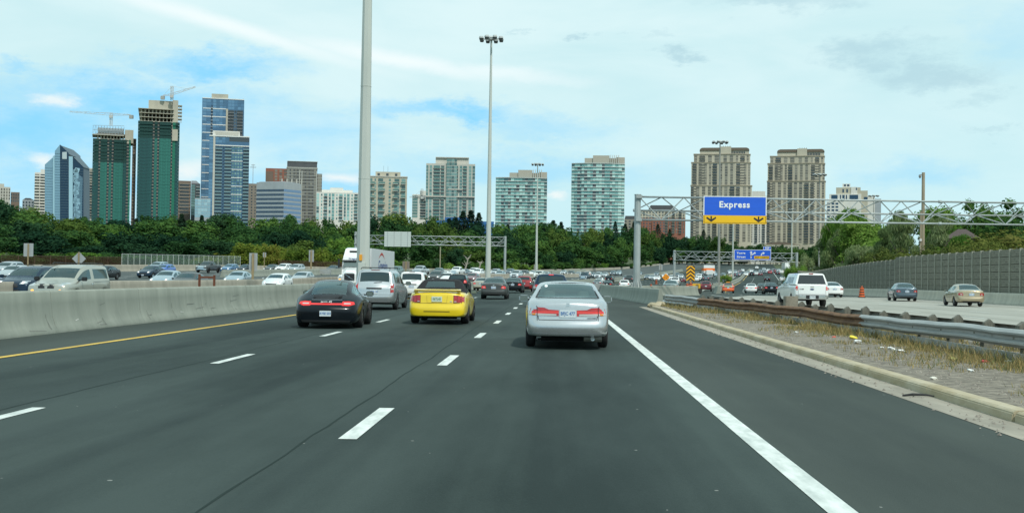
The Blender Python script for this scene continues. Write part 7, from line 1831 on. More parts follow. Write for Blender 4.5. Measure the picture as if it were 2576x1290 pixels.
def f_minivan(c_):
    c_.both('taillight', [(.70, .74), (.84, .74), (.83, 1.16), (.70, 1.16)], 'rear', TAILR); c_.both('lamp_insert', [(.73, .86), (.83, .86), (.83, .94), (.73, .94)], 'rear', CLEAR, offs=.014)
    c_.plate(0, .78, 'rear', 'BPYK 140'); c_.patch('handle_bar', [(-.33, .885), (.33, .885), (.33, .955), (-.33, .955)], 'rear', BTRIM); 
    c_.line('bumper_gap', [(-.84, .66), (.84, .66)], 'rear', BTRIM, .012); c_.line('bumper_gap', [(-.84, .36), (.84, .36)], 'rear', mat('grey bumper line', (.2, .2, .2), .5), .03)
    c_.line('hatch_gap', [(-.70, .68), (-.72, 1.16), (-.66, 1.62)], 'rear', BTRIM, .012); c_.line('hatch_gap', [(.70, .68), (.72, 1.16), (.66, 1.62)], 'rear', BTRIM, .012)
    c_.patch('third_brake_light', [(-.2, 1.69), (.2, 1.69), (.2, 1.725), (-.2, 1.725)], 'rear', mat('dark red lamp', (.10, .01, .01), .3))
    c_.line('wiper', [(-.02, 1.17), (.32, 1.19)], 'rear', BTRIM, .02, .02)
    b = MB()
    for s in (-1, 1): b.tube([(s * .62, -2.2, 1.74), (s * .62, -2.0, 1.80), (s * .62, .3, 1.82), (s * .60, .5, 1.76)], .018, 6)
    for y in (-1.9, -.6): b.tube([(-.62, y, 1.81), (.62, y, 1.81)], .016, 6)
    c_.part('roof_rack', None, mb=b, m=BTRIM); c_.mirrors(1.05, 1.13, .93, (.24, .17), BTRIM); std_side(c_)
    for s in ('right', 'left'): c_.line('side_rail', [(-2.2, 1.02), (-.4, 1.0)], s, BTRIM, .02)
    # split grille and lamps at the front
    for s in (-1, 1): c_.patch('grille', [(s * .05, .73), (s * .08, .92), (s * .36, .93), (s * .33, .73)][::s], 'front', BTRIM); c_.patch('headlight', [(s * .46, .82), (s * .86, .84), (s * .82, .97), (s * .48, .96)][::s], 'front', HEADL); c_.patch('fog_light', [(s * .58 + .07 * math.cos(a), .64 + .05 * math.sin(a)) for a in [k * math.pi / 5 for k in range(10)]], 'front', AMBL)
    c_.plate(0, .36, 'front', 'AVRT 905')
def f_sedan(c_):
    std_rear(c_, .70, .87, .50, .84, 'BHSN 305', pz=.77); c_.line('trunk_gap', [(-.60, .98), (-.56, .64), (.56, .64), (.60, .98)], 'rear', BTRIM, .011); std_front(c_, .62, .45, .82, 1); c_.mirrors(.72, .98, .88, (.18, .12)); std_side(c_); exhaust(c_, (.5,), .24, .03)
    c_.patch('emblem', [(-.05, .90), (.05, .90), (.05, .94), (-.05, .94)], 'rear', CHROME); c_.patch('lower_bumper', [(-.70, .29), (.70, .29), (.66, .36), (-.66, .36)], 'rear', BTRIM)
def f_hatch(c_):
    std_rear(c_, .80, 1.04, .58, .84, 'BKWL 662', pz=.80); std_front(c_, .66, .42, .82, 1, gz=(.46, .62)); c_.mirrors(.95, 1.02, .88, (.19, .13)); std_side(c_); c_.patch('lower_bumper', [(-.70, .29), (.70, .29), (.66, .40), (-.66, .40)], 'rear', BTRIM); c_.line('hatch_gap', [(-.6, 1.05), (-.58, .66), (.58, .66), (.6, 1.05)], 'rear', BTRIM, .012)
def f_suv(c_):
    std_rear(c_, .88, 1.14, .60, .88, 'BNFA 470', pz=.86); std_front(c_, .80, .42, .86, 1, gz=(.64, .84), gw=.36); c_.mirrors(.95, 1.16, .92, (.22, .16)); std_side(c_); c_.patch('lower_bumper', [(-.82, .32), (.82, .32), (.80, .54), (-.80, .54)], 'rear', BTRIM); c_.line('hatch_gap', [(-.66, 1.1), (-.64, .66), (.64, .66), (.66, 1.1)], 'rear', BTRIM, .012)
    c_.line('wiper', [(.0, 1.14), (.3, 1.16)], 'rear', BTRIM, .02, .02)
    b = MB()
    for s in (-1, 1): b.tube([(s * .64, -1.75, 1.66), (s * .64, -1.6, 1.72), (s * .64, .1, 1.73), (s * .62, .3, 1.67)], .018, 6)
    c_.part('roof_rails', None, mb=b, m=BTRIM)
def f_suvr(c_):
    f_suv(c_); c_.both('round_lamp', [(.66 + .075 * math.cos(a), 1.0 + .07 * math.sin(a)) for a in [k * math.pi / 6 for k in range(12)]], 'rear', LITR, offs=.016); c_.both('round_lamp', [(.82 + .07 * math.cos(a), 1.0 + .07 * math.sin(a)) for a in [k * math.pi / 6 for k in range(12)]], 'rear', CLEAR, offs=.016)
    c_.patch('third_brake_light', [(-.12, 1.605), (.12, 1.605), (.12, 1.645), (-.12, 1.645)], 'rear', LITR); b = MB(); b.tube([(0, -1.5, 1.68), (0, -1.53, 1.80)], .01, 5); c_.part('aerial', None, mb=b, m=BTRIM)
def f_pick(c_, cap=False):
    c_.both('taillight', [(.80, .98), (.945, .98), (.945, 1.24), (.80, 1.24)], 'rear', TAILB if cap else TAILR); c_.both('lamp_insert', [(.82, 1.02), (.93, 1.02), (.93, 1.07), (.82, 1.07)], 'rear', CLEAR, offs=.014)
    c_.patch('rear_bumper', [(-.90, .50), (.90, .50), (.92, .70), (-.92, .70)], 'rear', BTRIM, offs=.06); c_.patch('bumper_chrome', [(.36, .50), (.92, .50), (.92, .69), (.36, .69)], 'rear', CHROME, offs=.075); c_.patch('bumper_chrome', [(-.92, .50), (-.36, .50), (-.36, .69), (-.92, .69)], 'rear', CHROME, offs=.075)
    b = MB(); b.box(-.16, .16, -.01, .01, -.08, .08); o = c_.part('licence_plate', None, (0, -c_.p['L'] / 2 - .16, .58), mb=b, m=PLATE); me = text_mesh('AA 92463', .09, .001, .001, .8); link('plate_text', me, BLK, o, (0, -.014, 0))
    c_.line('tailgate_gap', [(-.78, 1.27), (-.77, .74), (.77, .74), (.78, 1.27)], 'rear', BTRIM, .014); c_.patch('tailgate_handle', [(-.1, 1.13), (.1, 1.13), (.1, 1.19), (-.1, 1.19)], 'rear', mat('handle shade', (.3, .3, .29), .4)); c_.patch('emblem', [(.12 * math.cos(a), 1.03 + .045 * math.sin(a)) for a in [k * math.pi / 6 for k in range(12)]], 'rear', mat('oval emblem', (.02, .04, .12), .3), offs=.015)
    c_.both('headlight', [(.55, .95), (.90, .95), (.90, 1.15), (.55, 1.15)], 'front', HEADL); c_.patch('grille', [(-.5, .82), (.5, .82), (.5, 1.14), (-.5, 1.14)], 'front', CHROME, offs=.02); c_.patch('front_bumper', [(-.9, .5), (.9, .5), (.92, .74), (-.92, .74)], 'front', CHROME, offs=.05); c_.mirrors(1.05, 1.38, .98, (.24, .24), BTRIM); std_side(c_)
    if cap:
        me = text_mesh('F-150', .10, .001, .003); me.name = 'badge'; h = c_.hit(-.60, 1.03, 'rear'); link('badge', me, BLK, c_.root, (-.58, h[0].y - .015, 1.03))
        W_ = .95; y0, y1 = -c_.p['L'] / 2 + .05, .28; z0, z1 = 1.26, 1.93
        pr = [(-W_ * .96, z0), (W_ * .96, z0), (W_ * .955, z0 + .06), (W_ * .78, z1 - .08), (W_ * .70, z1 - .01), (0, z1 + .02), (-W_ * .70, z1 - .01), (-W_ * .78, z1 - .08), (-W_ * .955, z0 + .06)]
        b = MB(); b.prism(pr, y0 + .06, y1); b.v = [(x, y + (.22 * (z - z0) / (z1 - z0) if y < 0 else 0), z) for x, y, z in b.v]; o = c_.part('truck_cap', None, mb=b, m=PT['white'], bevel=.02); o['paint'] = 1
        yb = y0 + .06; g = lambda x, z: (x, yb + .22 * (z - z0) / (z1 - z0) - .012, z)
        b = MB(); b.add([g(-.80, z0 + .07), g(.80, z0 + .07), g(.66, z1 - .10), g(-.66, z1 - .10)], [(0, 1, 2, 3)]); c_.part('cap_window', None, mb=b, m=mat('dark cap glass', (.02, .022, .024), .08, spec=.9), parent=o)
        for s in (-1, 1):
            sx = lambda z: s * (W_ * .955 - (W_ * .175) * (z - z0 - .06) / (z1 - z0 - .14) + .008)
            for (ya, yb2) in ((-.2, -.95), (-1.05, -1.8)):
                b = MB(); b.add([(sx(1.36), ya, 1.36), (sx(1.36), yb2, 1.36), (sx(1.72), yb2, 1.72), (sx(1.72), ya - .02, 1.72)], [(0, 1, 2, 3)]); c_.part('cap_side_window', None, mb=b, m=MATS['dark cap glass'], parent=o)
        c_.part('third_brake_light', None, mb=(lambda q: (q.box(-.12, .12, yb + .17, yb + .2, z1 - .04, z1 + .0), q)[1])(MB()), m=TAILR, parent=o)
        c_.line('belt_line', [(-2.6, 1.24), (2.0, 1.24)], 'right', BTRIM, .015); c_.line('belt_line', [(-2.6, 1.24), (2.0, 1.24)], 'left', BTRIM, .015)

REARSLOPE = {2: 0, 3: 0, 4: .035, 5: -.03, 6: -.05, 7: -.07, 8: -.07}
FLAT = {2: 0, 3: .0, 4: .05, 5: .0, 6: -.01, 7: -.04, 8: -.05}
proto('hero', dict(L=4.80, W=.893, fo=.95, wb=2.715, R=.32, zu=.20, zr=.27, belt=lin(1.4, 4.2, .93, .985), up=sedan_up(4.80, 1.42, .95, 1.035, .62, 1.38, 2.12, 3.50, 4.12, tail=.955), wind=(7, 8), rearw=(12, 15), side=[(7, 9), (10, 12)], gw=.80, rearz={4: .50, 5: .585}, glass=see_glass('hero glass', (.66, .82, .78), base=.11), wglass=see_glass('hero windshield', (.75, .82, .80)), seatz=1.0), f_hero)
proto('coupe', dict(L=4.44, W=.925, fo=1.02, wb=2.35, R=.335, tw=.29, zu=.15, zr=.15, belt=lin(1.4, 3.9, .90, .93), valance_black=True, crown=.035,
      up=[(.05, .52, 0, 0), (.12, .60, 0, 0), (.3, .68, 0, 0), (.55, .74, 0, 0), (.8, .79, 0, 0), (1.0, .83, 0, 0), (1.2, .87, 0, 0), (1.38, .90, 0, 0), (1.95, 1.27, 1, .48), (2.35, 1.335, 1, .51), (2.4, 1.34, 1, .515), (2.75, 1.335, 1, .52), (3.05, 1.29, 1, .515), (3.4, 1.19, .9, .52), (3.72, 1.06, .65, .53), (3.9, .92, 0, 0), (4.22, .80, 0, 0), (4.42, .70, 0, 0)],
      wf=[.72, .84, .91, .93, .945, .95, .93, .92, .92, .92, .93, .96, .985, 1.0, 1.0, .985, .93, .80], gw=.56, bw=.83, hw=.70, wind=(7, 8), rearw=(12, 15), side=[(7, 12), (12, 14)], rear={2: 0, 3: .0, 4: .04, 5: .02, 6: -.06, 7: -.12, 8: -.14}, rearz={4: .46, 5: .56}, bow=.12, glass=see_glass('blueish glass', (.6, .76, .78), base=.09), wglass=see_glass('blueish windshield', (.7, .8, .8)), rim=RIM, seatz=.92, rears=False), f_porsche)
proto('convertible', dict(L=4.65, W=.925, fo=.95, wb=2.57, R=.325, tw=.245, zu=.17, zr=.24, belt=lin(1.4, 3.9, .91, .97), up=[(.05, .58, 0, 0), (.12, .66, 0, 0), (.3, .74, 0, 0), (.55, .80, 0, 0), (.8, .84, 0, 0), (1.05, .88, 0, 0), (1.3, .91, 0, 0), (1.55, .94, 0, 0), (2.2, 1.36, 1, .55), (2.5, 1.395, 1, .58), (2.55, 1.40, 1, .58), (2.95, 1.41, 1, .60), (3.2, 1.385, 1, .61), (3.25, 1.365, 1, .63), (3.70, 1.11, .75, .74), (3.85, .985, 0, 0), (4.3, .995, 0, 0), (4.62, .95, 0, 0)],
      wf=[.78, .88, .93, .95, .96, .97, .97, .97, .97, .97, .97, .98, 1.0, 1.0, 1.0, .995, .955, .85], gw=.72, wind=(7, 8), rearw=(13, 14), side=[(7, 9), (9, 12)], soft=(8, 15, 11), mf=.80, rwj=9, rearz={4: .50, 5: .60}, seatz=.98, rears=False, rim=RIM), f_mustang)
VAN = dict(L=5.0, W=.915, fo=1.0, wb=3.0, R=.335, zu=.2, zr=.30, belt=lin(1.1, 4.8, 1.02, 1.08), up=box_up(5.0, 1.76, 1.06, 1.13, .70, 1.15, 2.0, 4.72, .86, .75, tail=.98), wind=(7, 8), rearw=(15, 16), side=[(7, 9), (10, 12), (12, 14)], gw=.80, rear=FLAT, rearz={4: .55, 5: .72}, glass=CGD, seatz=1.22)
proto('minivan', VAN, f_minivan)
proto('sedan', dict(L=4.7, W=.89, fo=.93, wb=2.68, R=.32, belt=lin(1.4, 4.2, .93, 1.0), up=sedan_up(4.7, 1.46, .96, 1.06, .60, 1.30, 2.05, 3.48, 4.15, tail=.99), wind=(7, 8), rearw=(12, 15), side=[(7, 9), (10, 12)], gw=.78, wglass=see_glass('plain windshield', (.20, .25, .24))), f_sedan)
proto('hatchback', dict(L=4.35, W=.89, fo=.90, wb=2.62, R=.32, belt=lin(1.2, 4.1, .96, 1.04), up=box_up(4.35, 1.49, .99, 1.08, .60, 1.15, 1.95, 3.82, .62, .62, tail=1.0, gl=.2), wind=(7, 8), rearw=(15, 16), side=[(7, 9), (10, 12), (12, 14)], gw=.78, rear=FLAT, rearz={4: .52, 5: .66}, wglass=MATS['plain windshield']), f_hatch)
SUVP = dict(L=4.55, W=.925, fo=.92, wb=2.66, R=.36, zu=.24, zr=.32, belt=lin(1.2, 4.3, 1.06, 1.13), up=box_up(4.55, 1.68, 1.10, 1.17, .66, 1.2, 1.95, 4.15, .74, .62, tail=1.06, gl=.16), wind=(7, 8), rearw=(15, 16), side=[(7, 9), (10, 12), (12, 14)], gw=.78, rear=FLAT, rearz={4: .58, 5: .74}, glass=CGD, wglass=MATS['plain windshield'], seatz=1.22)
proto('suv', SUVP, f_suv); proto('suv_round', dict(SUVP), f_suvr)
PKP = dict(L=5.75, W=.985, fo=.98, wb=3.65, R=.40, zu=.34, zr=.46, tw=.25, belt=lin(1.2, 3.8, 1.24, 1.27), up=[(.04, .95, 0, 0), (.1, 1.08, 0, 0), (.3, 1.16, 0, 0), (.6, 1.19, 0, 0), (.9, 1.21, 0, 0), (1.15, 1.23, 0, 0), (1.3, 1.25, 0, 0), (1.5, 1.27, 0, 0), (2.1, 1.80, 1, .70), (2.6, 1.88, 1, .72), (2.7, 1.885, 1, .72), (3.2, 1.88, 1, .72), (3.5, 1.85, 1, .71), (3.7, 1.30, 0, 0), (4.1, 1.28, 0, 0), (4.8, 1.28, 0, 0), (5.5, 1.28, 0, 0), (5.72, 1.27, 0, 0)],
      wf=[.86, .94, .97, .98, .985, .99, 1, 1, 1, 1, 1, 1, 1, 1, 1, 1, .98, .94], gw=.80, wind=(7, 8), rearw=(12, 13), side=[(7, 9), (10, 12)], rear={2: 0, 3: 0, 4: .0, 5: .0, 6: -.01, 7: -.01, 8: -.02}, rearz={4: .74, 5: .95}, bow=.03, glass=CGD, wglass=MATS['plain windshield'], seatz=1.45)
proto('pickup', PKP, f_pick); proto('pickup_cap', dict(PKP), lambda c_: f_pick(c_, True))
# ------------------------------------------------------------------ traffic
KINDW = {'sedan': 'sedan', 'hero': 'sedan', 'hatchback': 'hatchback', 'suv': 'SUV', 'suv_round': 'SUV', 'minivan': 'minivan', 'pickup': 'pickup', 'pickup_cap': 'pickup', 'coupe': 'coupe', 'convertible': 'convertible', 'truck': 'truck'}
OBN = {'sedan': 'sedan', 'hero': 'sedan', 'hatchback': 'hatchback', 'suv': 'suv_car', 'suv_round': 'suv_car', 'minivan': 'minivan', 'pickup': 'pickup_truck', 'pickup_cap': 'pickup_truck', 'coupe': 'coupe', 'convertible': 'convertible'}
def clone(o, parent, pt, far, lit):
    nm = o.name.split('.')[0]
    if far and nm in ('door_gap', 'door_handle', 'hatch_gap', 'trunk_gap', 'wiper', 'plate_text', 'rim', 'brake_disc', 'seat', 'mirror_arm', 'mirror_glass', 'emblem', 'lamp_insert', 'bumper_gap', 'underbody', 'lower_bumper', 'tailgate_gap', 'tailgate_handle'): return
    c_ = o.copy(); COL.objects.link(c_); c_.parent = parent
    if o.get('paint'):
        c_.material_slots[0].link = 'OBJECT'; c_.material_slots[0].material = pt
        del c_['paint']
    if nm in ('taillight', 'round_lamp') and lit: c_.material_slots[0].link = 'OBJECT'; c_.material_slots[0].material = LITR
    for ch in o.children: clone(ch, c_, pt, far, lit)
def place(typ, pt, px, D, face, label, group=None, lit=False, tmid=None, yaw=0.0, dz=0.0):
    pr = PROTO[typ]; L_ = pr.p['L']
    if face == 'R': D -= .95
    a = heading(D + L_ / 2)
    X = atx(px, D, .8 + zroad(0, D)); s = 1; cx, cy = X + math.sin(a) * L_ / 2 * .9, D + L_ / 2 * .9
    z = zroad(cx - off(cy), cy) + .012 + dz
    t = thing(OBN[typ], label, {'suv': 'SUV', 'suv_round': 'SUV', 'pickup': 'pickup truck', 'pickup_cap': 'pickup truck', 'minivan': 'minivan'}.get(typ, 'car'), (cx, cy, z), -a + (math.pi if face == 'F' else 0) + R(yaw), group)
    zf, zb_ = zroad(cx - off(cy + 1.3), cy + 1.3), zroad(cx - off(cy - 1.3), cy - 1.3); pit = math.atan2(zf - zb_, 2.6)
    t.rotation_euler.x = pit if face == 'R' else -pit; t.location.z = (zf + zb_) / 2 + .012 + dz
    for ch in list(pr.root.children): clone(ch, t, PT[pt] if isinstance(pt, str) else pt, D > 150, lit)
    return t
# --- our lanes
place('hero', 'silver', 1426, 25.7, 'R', 'silver sedan straight ahead in the right lane, large red lamps and plate BFJC 477', yaw=.4)
place('coupe', 'black', 812, 33.4, 'R', 'black low sports coupe with a full-width red lamp strip and twin tailpipes', yaw=3.5)
place('convertible', 'yellow', 1101, 37.3, 'R', 'bright yellow convertible with a black soft top and rear spoiler')
place('minivan', 'silver', 943, 51.5, 'R', 'silver minivan with roof rack just ahead of the black coupe')
place('minivan', 'white', 1036, 77, 'R', 'white minivan partly hidden behind the silver minivan')
place('suv', 'black', 1150, 106, 'R', 'black SUV just beyond the roof of the yellow convertible', lit=True)
place('sedan', 'beige', 1209, 130, 'R', 'older brownish sedan beyond the dark grey sedan, left of it', lit=True)
place('sedan', 'darkgrey', 1242, 79, 'R', 'dark grey sedan with lit lamps in the middle lane', lit=True)
place('sedan', 'black', 1290, 112, 'R', 'black sedan right behind the dark grey sedan', lit=True)
place('suv', 'red', 1318, 128, 'R', 'red SUV beyond the black sedan')
place('suv_round', 'navy', 1386, 59, 'R', 'dark navy SUV with round lamps mostly hidden by the silver sedan')
# --- farther along our carriageway, seen from behind
for a in (('suv', 'white', 1570, 200, 'white SUV, nearest of the far cars left of the gantry post'), ('sedan', 'black', 1527, 212, 'black sedan just left of the far white SUV'), ('sedan', 'grey', 1502, 226, 'grey car half hidden above the roof of the silver sedan'),
          ('sedan', 'white', 1507, 262, 'white sedan above the black sedan left of the gantry post'), ('suv', 'black', 1531, 285, 'black SUV above the white sedan left of the gantry post'), ('suv', 'pearl', 1477, 300, 'pearl white SUV farthest left over the roof of the silver sedan'), ('pickup', 'darkgrey', 1581, 280, 'dark pickup partly behind the gantry post'),
          ('sedan', 'greygreen', 1688, 127, 'grey-green sedan below the orange diamond sign'), ('pickup', 'white', 1696, 245, 'white pickup just above the grey-green sedan'), ('sedan', 'darkred', 1715, 300, 'dark red car right of the white pickup'), ('sedan', 'white', 1751, 330, 'white sedan right of the top of the chevron board'),
          ('sedan', 'slate', 1776, 345, 'slate grey sedan beyond the planted strip, left of the mast'), ('sedan', 'grey', 1786, 380, 'grey sedan beyond the slate one'), ('suv', 'gold', 1835, 385, 'gold SUV right of the brownish mast foot'), ('sedan', 'darkgrey', 1815, 395, 'dark grey car touching the brownish mast'),
          ('sedan', 'slate', 1854, 430, 'slate car right of the gold SUV'), ('suv', 'black', 1891, 435, 'black SUV below the Yonge Street board'), ('sedan', 'white', 1903, 470, 'white car right of the far black SUV'), ('sedan', 'darkred', 1913, 450, 'dark red car right of the far white car'),
          ('suv', 'red', 1937, 500, 'red SUV farthest right below the Yonge Street board'), ('suv', 'darkred', 1947, 545, 'dark red SUV beyond the red one'), ('sedan', 'black', 1956, 480, 'black car right of the two red SUVs'), ('suv', 'white', 1966, 520, 'white SUV at the right end of the far queue')):
    place(a[0], a[1], a[2], a[3], 'R', a[4], lit=(hash_ := (a[2] % 3 == 0)))
# --- lanes right of the guardrail
place('pickup_cap', 'white', 2040, 68.5, 'R', 'white pickup with a white cap and dark rear window behind the guardrail')
place('sedan', 'white', 2099, 113, 'R', 'white sedan between the white pickup and the orange barrel', lit=False)
place('sedan', 'slate', 2288, 96, 'R', 'dark slate blue sedan in front of the noise wall', yaw=-6)
place('sedan', 'gold', 2451, 78, 'R', 'champagne gold sedan, nearest to the noise wall at the right', yaw=-6)
place('suv', 'darkred', 1776, 196, 'R', 'dark red SUV right of the yellow crash box')
tx = place('sedan', 'taxi', 1832, 172, 'R', 'orange and green taxi with a roof sign')
place('sedan', 'white', 1890, 178, 'R', 'white sedan with lit lamps right of the taxi', lit=True)
place('sedan', 'darkgrey', 1917, 196, 'R', 'dark grey sedan between the white sedan and the black one')
place('sedan', 'black', 1941, 146, 'R', 'black sedan left of the white pickup cab', lit=True)
place('sedan', 'black', 1930, 345, 'R', 'black sedan alone far up the right-hand lanes')
place('sedan', 'white', 1969, 350, 'R', 'white car just left of the end of the noise wall')
tb = PROTO['sedan']
GT = paint('taxi green', (.03, .30, .20), 0, .35)
for nm, poly in (('green_lid', [(-.60, .86), (.60, .86), (.62, 1.03), (-.62, 1.03)]), ):
    o = tb.patch(nm, poly, 'rear', GT, offs=.016); o.parent = tx
b = MB(); b.box(-.56, .56, -.95, .75, 1.455, 1.485); b.build('green_roof', GT, tx, bevel=.01)
b = MB(); b.box(-.28, .28, -.25, -.1, 1.49, 1.64); b.build('roof_sign', mat('taxi sign orange', (.8, .25, .03), .5), tx, bevel=.02)
# --- oncoming lanes behind the left barrier
place('suv', 'navy', 30, 55, 'F', 'dark navy SUV cut by the left edge of the picture', yaw=0)
place('minivan', 'silverbeige', 122, 48.5, 'F', 'silver-beige minivan with a split grille and lit fog lamps above the left barrier')
place('sedan', 'silvercool', 400, 93, 'F', 'silver-blue sedan partly behind the dark-hooded sedan')
place('sedan', 'darkgrey', 452, 83, 'F', 'dark-hooded sedan behind the rusty frame')
place('sedan', 'silvercool', 583, 108, 'F', 'cool silver sedan left of the tall grey sign back', lit=False)
place('hatchback', 'white', 683, 96, 'F', 'white hatchback with lit headlamps above the left barrier')
place('hatchback', 'silver', 748, 121, 'F', 'silver hatchback right of the white hatchback')
place('sedan', 'black', 240, 117, 'F', 'black coupe-like sedan just right of the beige minivan')
place('sedan', 'navy', 361, 134, 'F', 'dark navy sedan with bright headlamps on the open road at left')
place('suv', 'silvercool', 381, 176, 'F', 'pale silver SUV behind the blue hatchback')
place('hatchback', 'blue', 396, 156, 'F', 'bright blue hatchback behind the dark navy sedan')
place('pickup', 'darkgrey', 506, 184, 'F', 'black pickup with a chrome grille before the silvery fence')
place('hatchback', 'midblue', 565, 188, 'F', 'small mid-blue hatchback right of the black pickup')
place('sedan', 'black', 604, 190, 'F', 'black sedan left of the tall grey sign back')
place('sedan', 'darkgrey', 672, 203, 'F', 'dark grey sedan above the white hatchback')
place('suv', 'white', 702, 198, 'F', 'white SUV above and right of the white hatchback')
place('suv', 'silver', 733, 192, 'F', 'silver SUV above the silver hatchback')
place('sedan', 'darkgrey', 828, 215, 'F', 'dark sedan with lamps on just left of the white truck')
place('sedan', 'silvercool', 96, 75, 'F', 'silver sedan of which only the roof shows behind the beige minivan')
place('sedan', 'silver', 8, 96, 'F', 'silver sedan, roof only, above the navy SUV at the left edge')
place('suv', 'silver', -6, 120, 'F', 'silver SUV farthest left, roof only')
# mid distance between the masts
COLN = {'silver': 'silver', 'silvercool': 'cool silver', 'white': 'white', 'black': 'black', 'navy': 'navy blue', 'darkgrey': 'dark grey', 'grey': 'grey', 'greygreen': 'grey-green', 'red': 'red', 'darkred': 'dark red', 'blue': 'blue', 'midblue': 'mid-blue', 'gold': 'gold', 'beige': 'beige', 'slate': 'slate grey', 'green': 'dark green', 'pearl': 'pearl white', 'brown': 'brown'}
mid = [('suv', 'green', 986, 205), ('sedan', 'darkgrey', 1004, 150), ('pickup', 'silver', 1048, 215), ('suv', 'darkgrey', 1090, 150), ('sedan', 'green', 1096, 235), ('sedan', 'white', 1110, 185), ('sedan', 'white', 1118, 150), ('pickup', 'white', 1142, 235), ('sedan', 'slate', 1162, 240), ('sedan', 'darkred', 1181, 165),
       ('suv', 'white', 1196, 235), ('suv', 'white', 1186, 262), ('suv', 'silver', 1241, 262), ('sedan', 'navy', 1245, 172), ('sedan', 'silvercool', 1252, 240), ('suv', 'slate', 1278, 290), ('suv', 'silver', 1293, 215), ('suv', 'darkgrey', 1313, 265), ('sedan', 'white', 1337, 300), ('suv', 'pearl', 1352, 235), ('sedan', 'silver', 1369, 275), ('sedan', 'white', 1327, 190),
       ('suv', 'darkgrey', 1433, 330), ('sedan', 'silver', 1452, 330), ('pickup', 'navy', 1467, 270), ('sedan', 'slate', 1485, 300), ('suv', 'silver', 1502, 300), ('sedan', 'silver', 1519, 320), ('suv', 'slate', 1540, 385), ('suv', 'silvercool', 1555, 395), ('suv', 'slate', 1574, 300), ('sedan', 'silver', 1415, 360),
       ('sedan', 'slate', 1627, 350), ('sedan', 'slate', 1650, 410), ('sedan', 'white', 1652, 330), ('suv', 'white', 1672, 365), ('suv', 'white', 1689, 335), ('suv', 'slate', 1702, 385), ('sedan', 'silver', 1712, 370), ('suv', 'greygreen', 1752, 405), ('pickup', 'white', 1757, 350), ('sedan', 'slate', 1770, 430), ('suv', 'silver', 1795, 450), ('sedan', 'silvercool', 1803, 420), ('sedan', 'silvercool', 1819, 410), ('suv', 'white', 1838, 470),
       ('suv', 'silver', 1849, 480), ('suv', 'darkred', 1861, 500), ('sedan', 'slate', 1857, 430), ('suv', 'navy', 1868, 450), ('sedan', 'white', 1876, 440), ('sedan', 'grey', 1880, 480), ('suv', 'white', 1891, 520), ('suv', 'slate', 1899, 480), ('sedan', 'darkgrey', 1911, 470), ('sedan', 'slate', 1913, 550), ('suv', 'slate', 1924, 510), ('suv', 'white', 1933, 560), ('sedan', 'silver', 1945, 590), ('suv', 'slate', 1952, 560), ('sedan', 'silver', 1960, 600), ('suv', 'slate', 1940, 530), ('suv', 'white', 1904, 690),
       ('sedan', 'silver', 1640, 345), ('sedan', 'white', 1600, 330), ('sedan', 'slate', 1608, 400), ('suv', 'silver', 1922, 620), ('sedan', 'white', 1868, 560), ('sedan', 'slate', 1835, 520)]
def where(px):
    for lim, s in ((1010, 'just beyond the white minivans'), (1080, 'above the yellow convertible, left part'), (1135, 'above the yellow convertible'), (1205, 'left of the second white mast'), (1265, 'behind the foot of the second white mast'), (1330, 'between the second and third masts'), (1385, 'around the foot of the slim mast'), (1470, 'over the roof of the silver sedan'), (1545, 'right of the roof of the silver sedan'), (1605, 'left of the big gantry post'), (1665, 'just right of the big gantry post'), (1725, 'left of the chevron board'), (1790, 'right of the chevron board'), (1845, 'around the brownish mast'), (1890, 'left under the Yonge Street board'), (1925, 'under the middle of the Yonge Street board')):
        if px < lim: return s
    return 'at the far right end of the queue'
seen = {}
rows = {}
for m_ in mid: seen.setdefault((m_[1], m_[0], where(m_[2])), []).append(m_)
for k_, l_ in seen.items():
    l_.sort(key=lambda v: v[2])
    for i, (ty, pt, px, D) in enumerate(l_):
        pos = '' if len(l_) == 1 else (', the left one', ', the right one')[i] if len(l_) == 2 else (', the left one', ', the middle one', ', the right one')[min(i, 2)]
        place(ty, pt, px, D, 'F', 'oncoming %s %s %s%s' % (COLN[pt], KINDW[ty], where(px), pos), group='oncoming cars in the far queue')
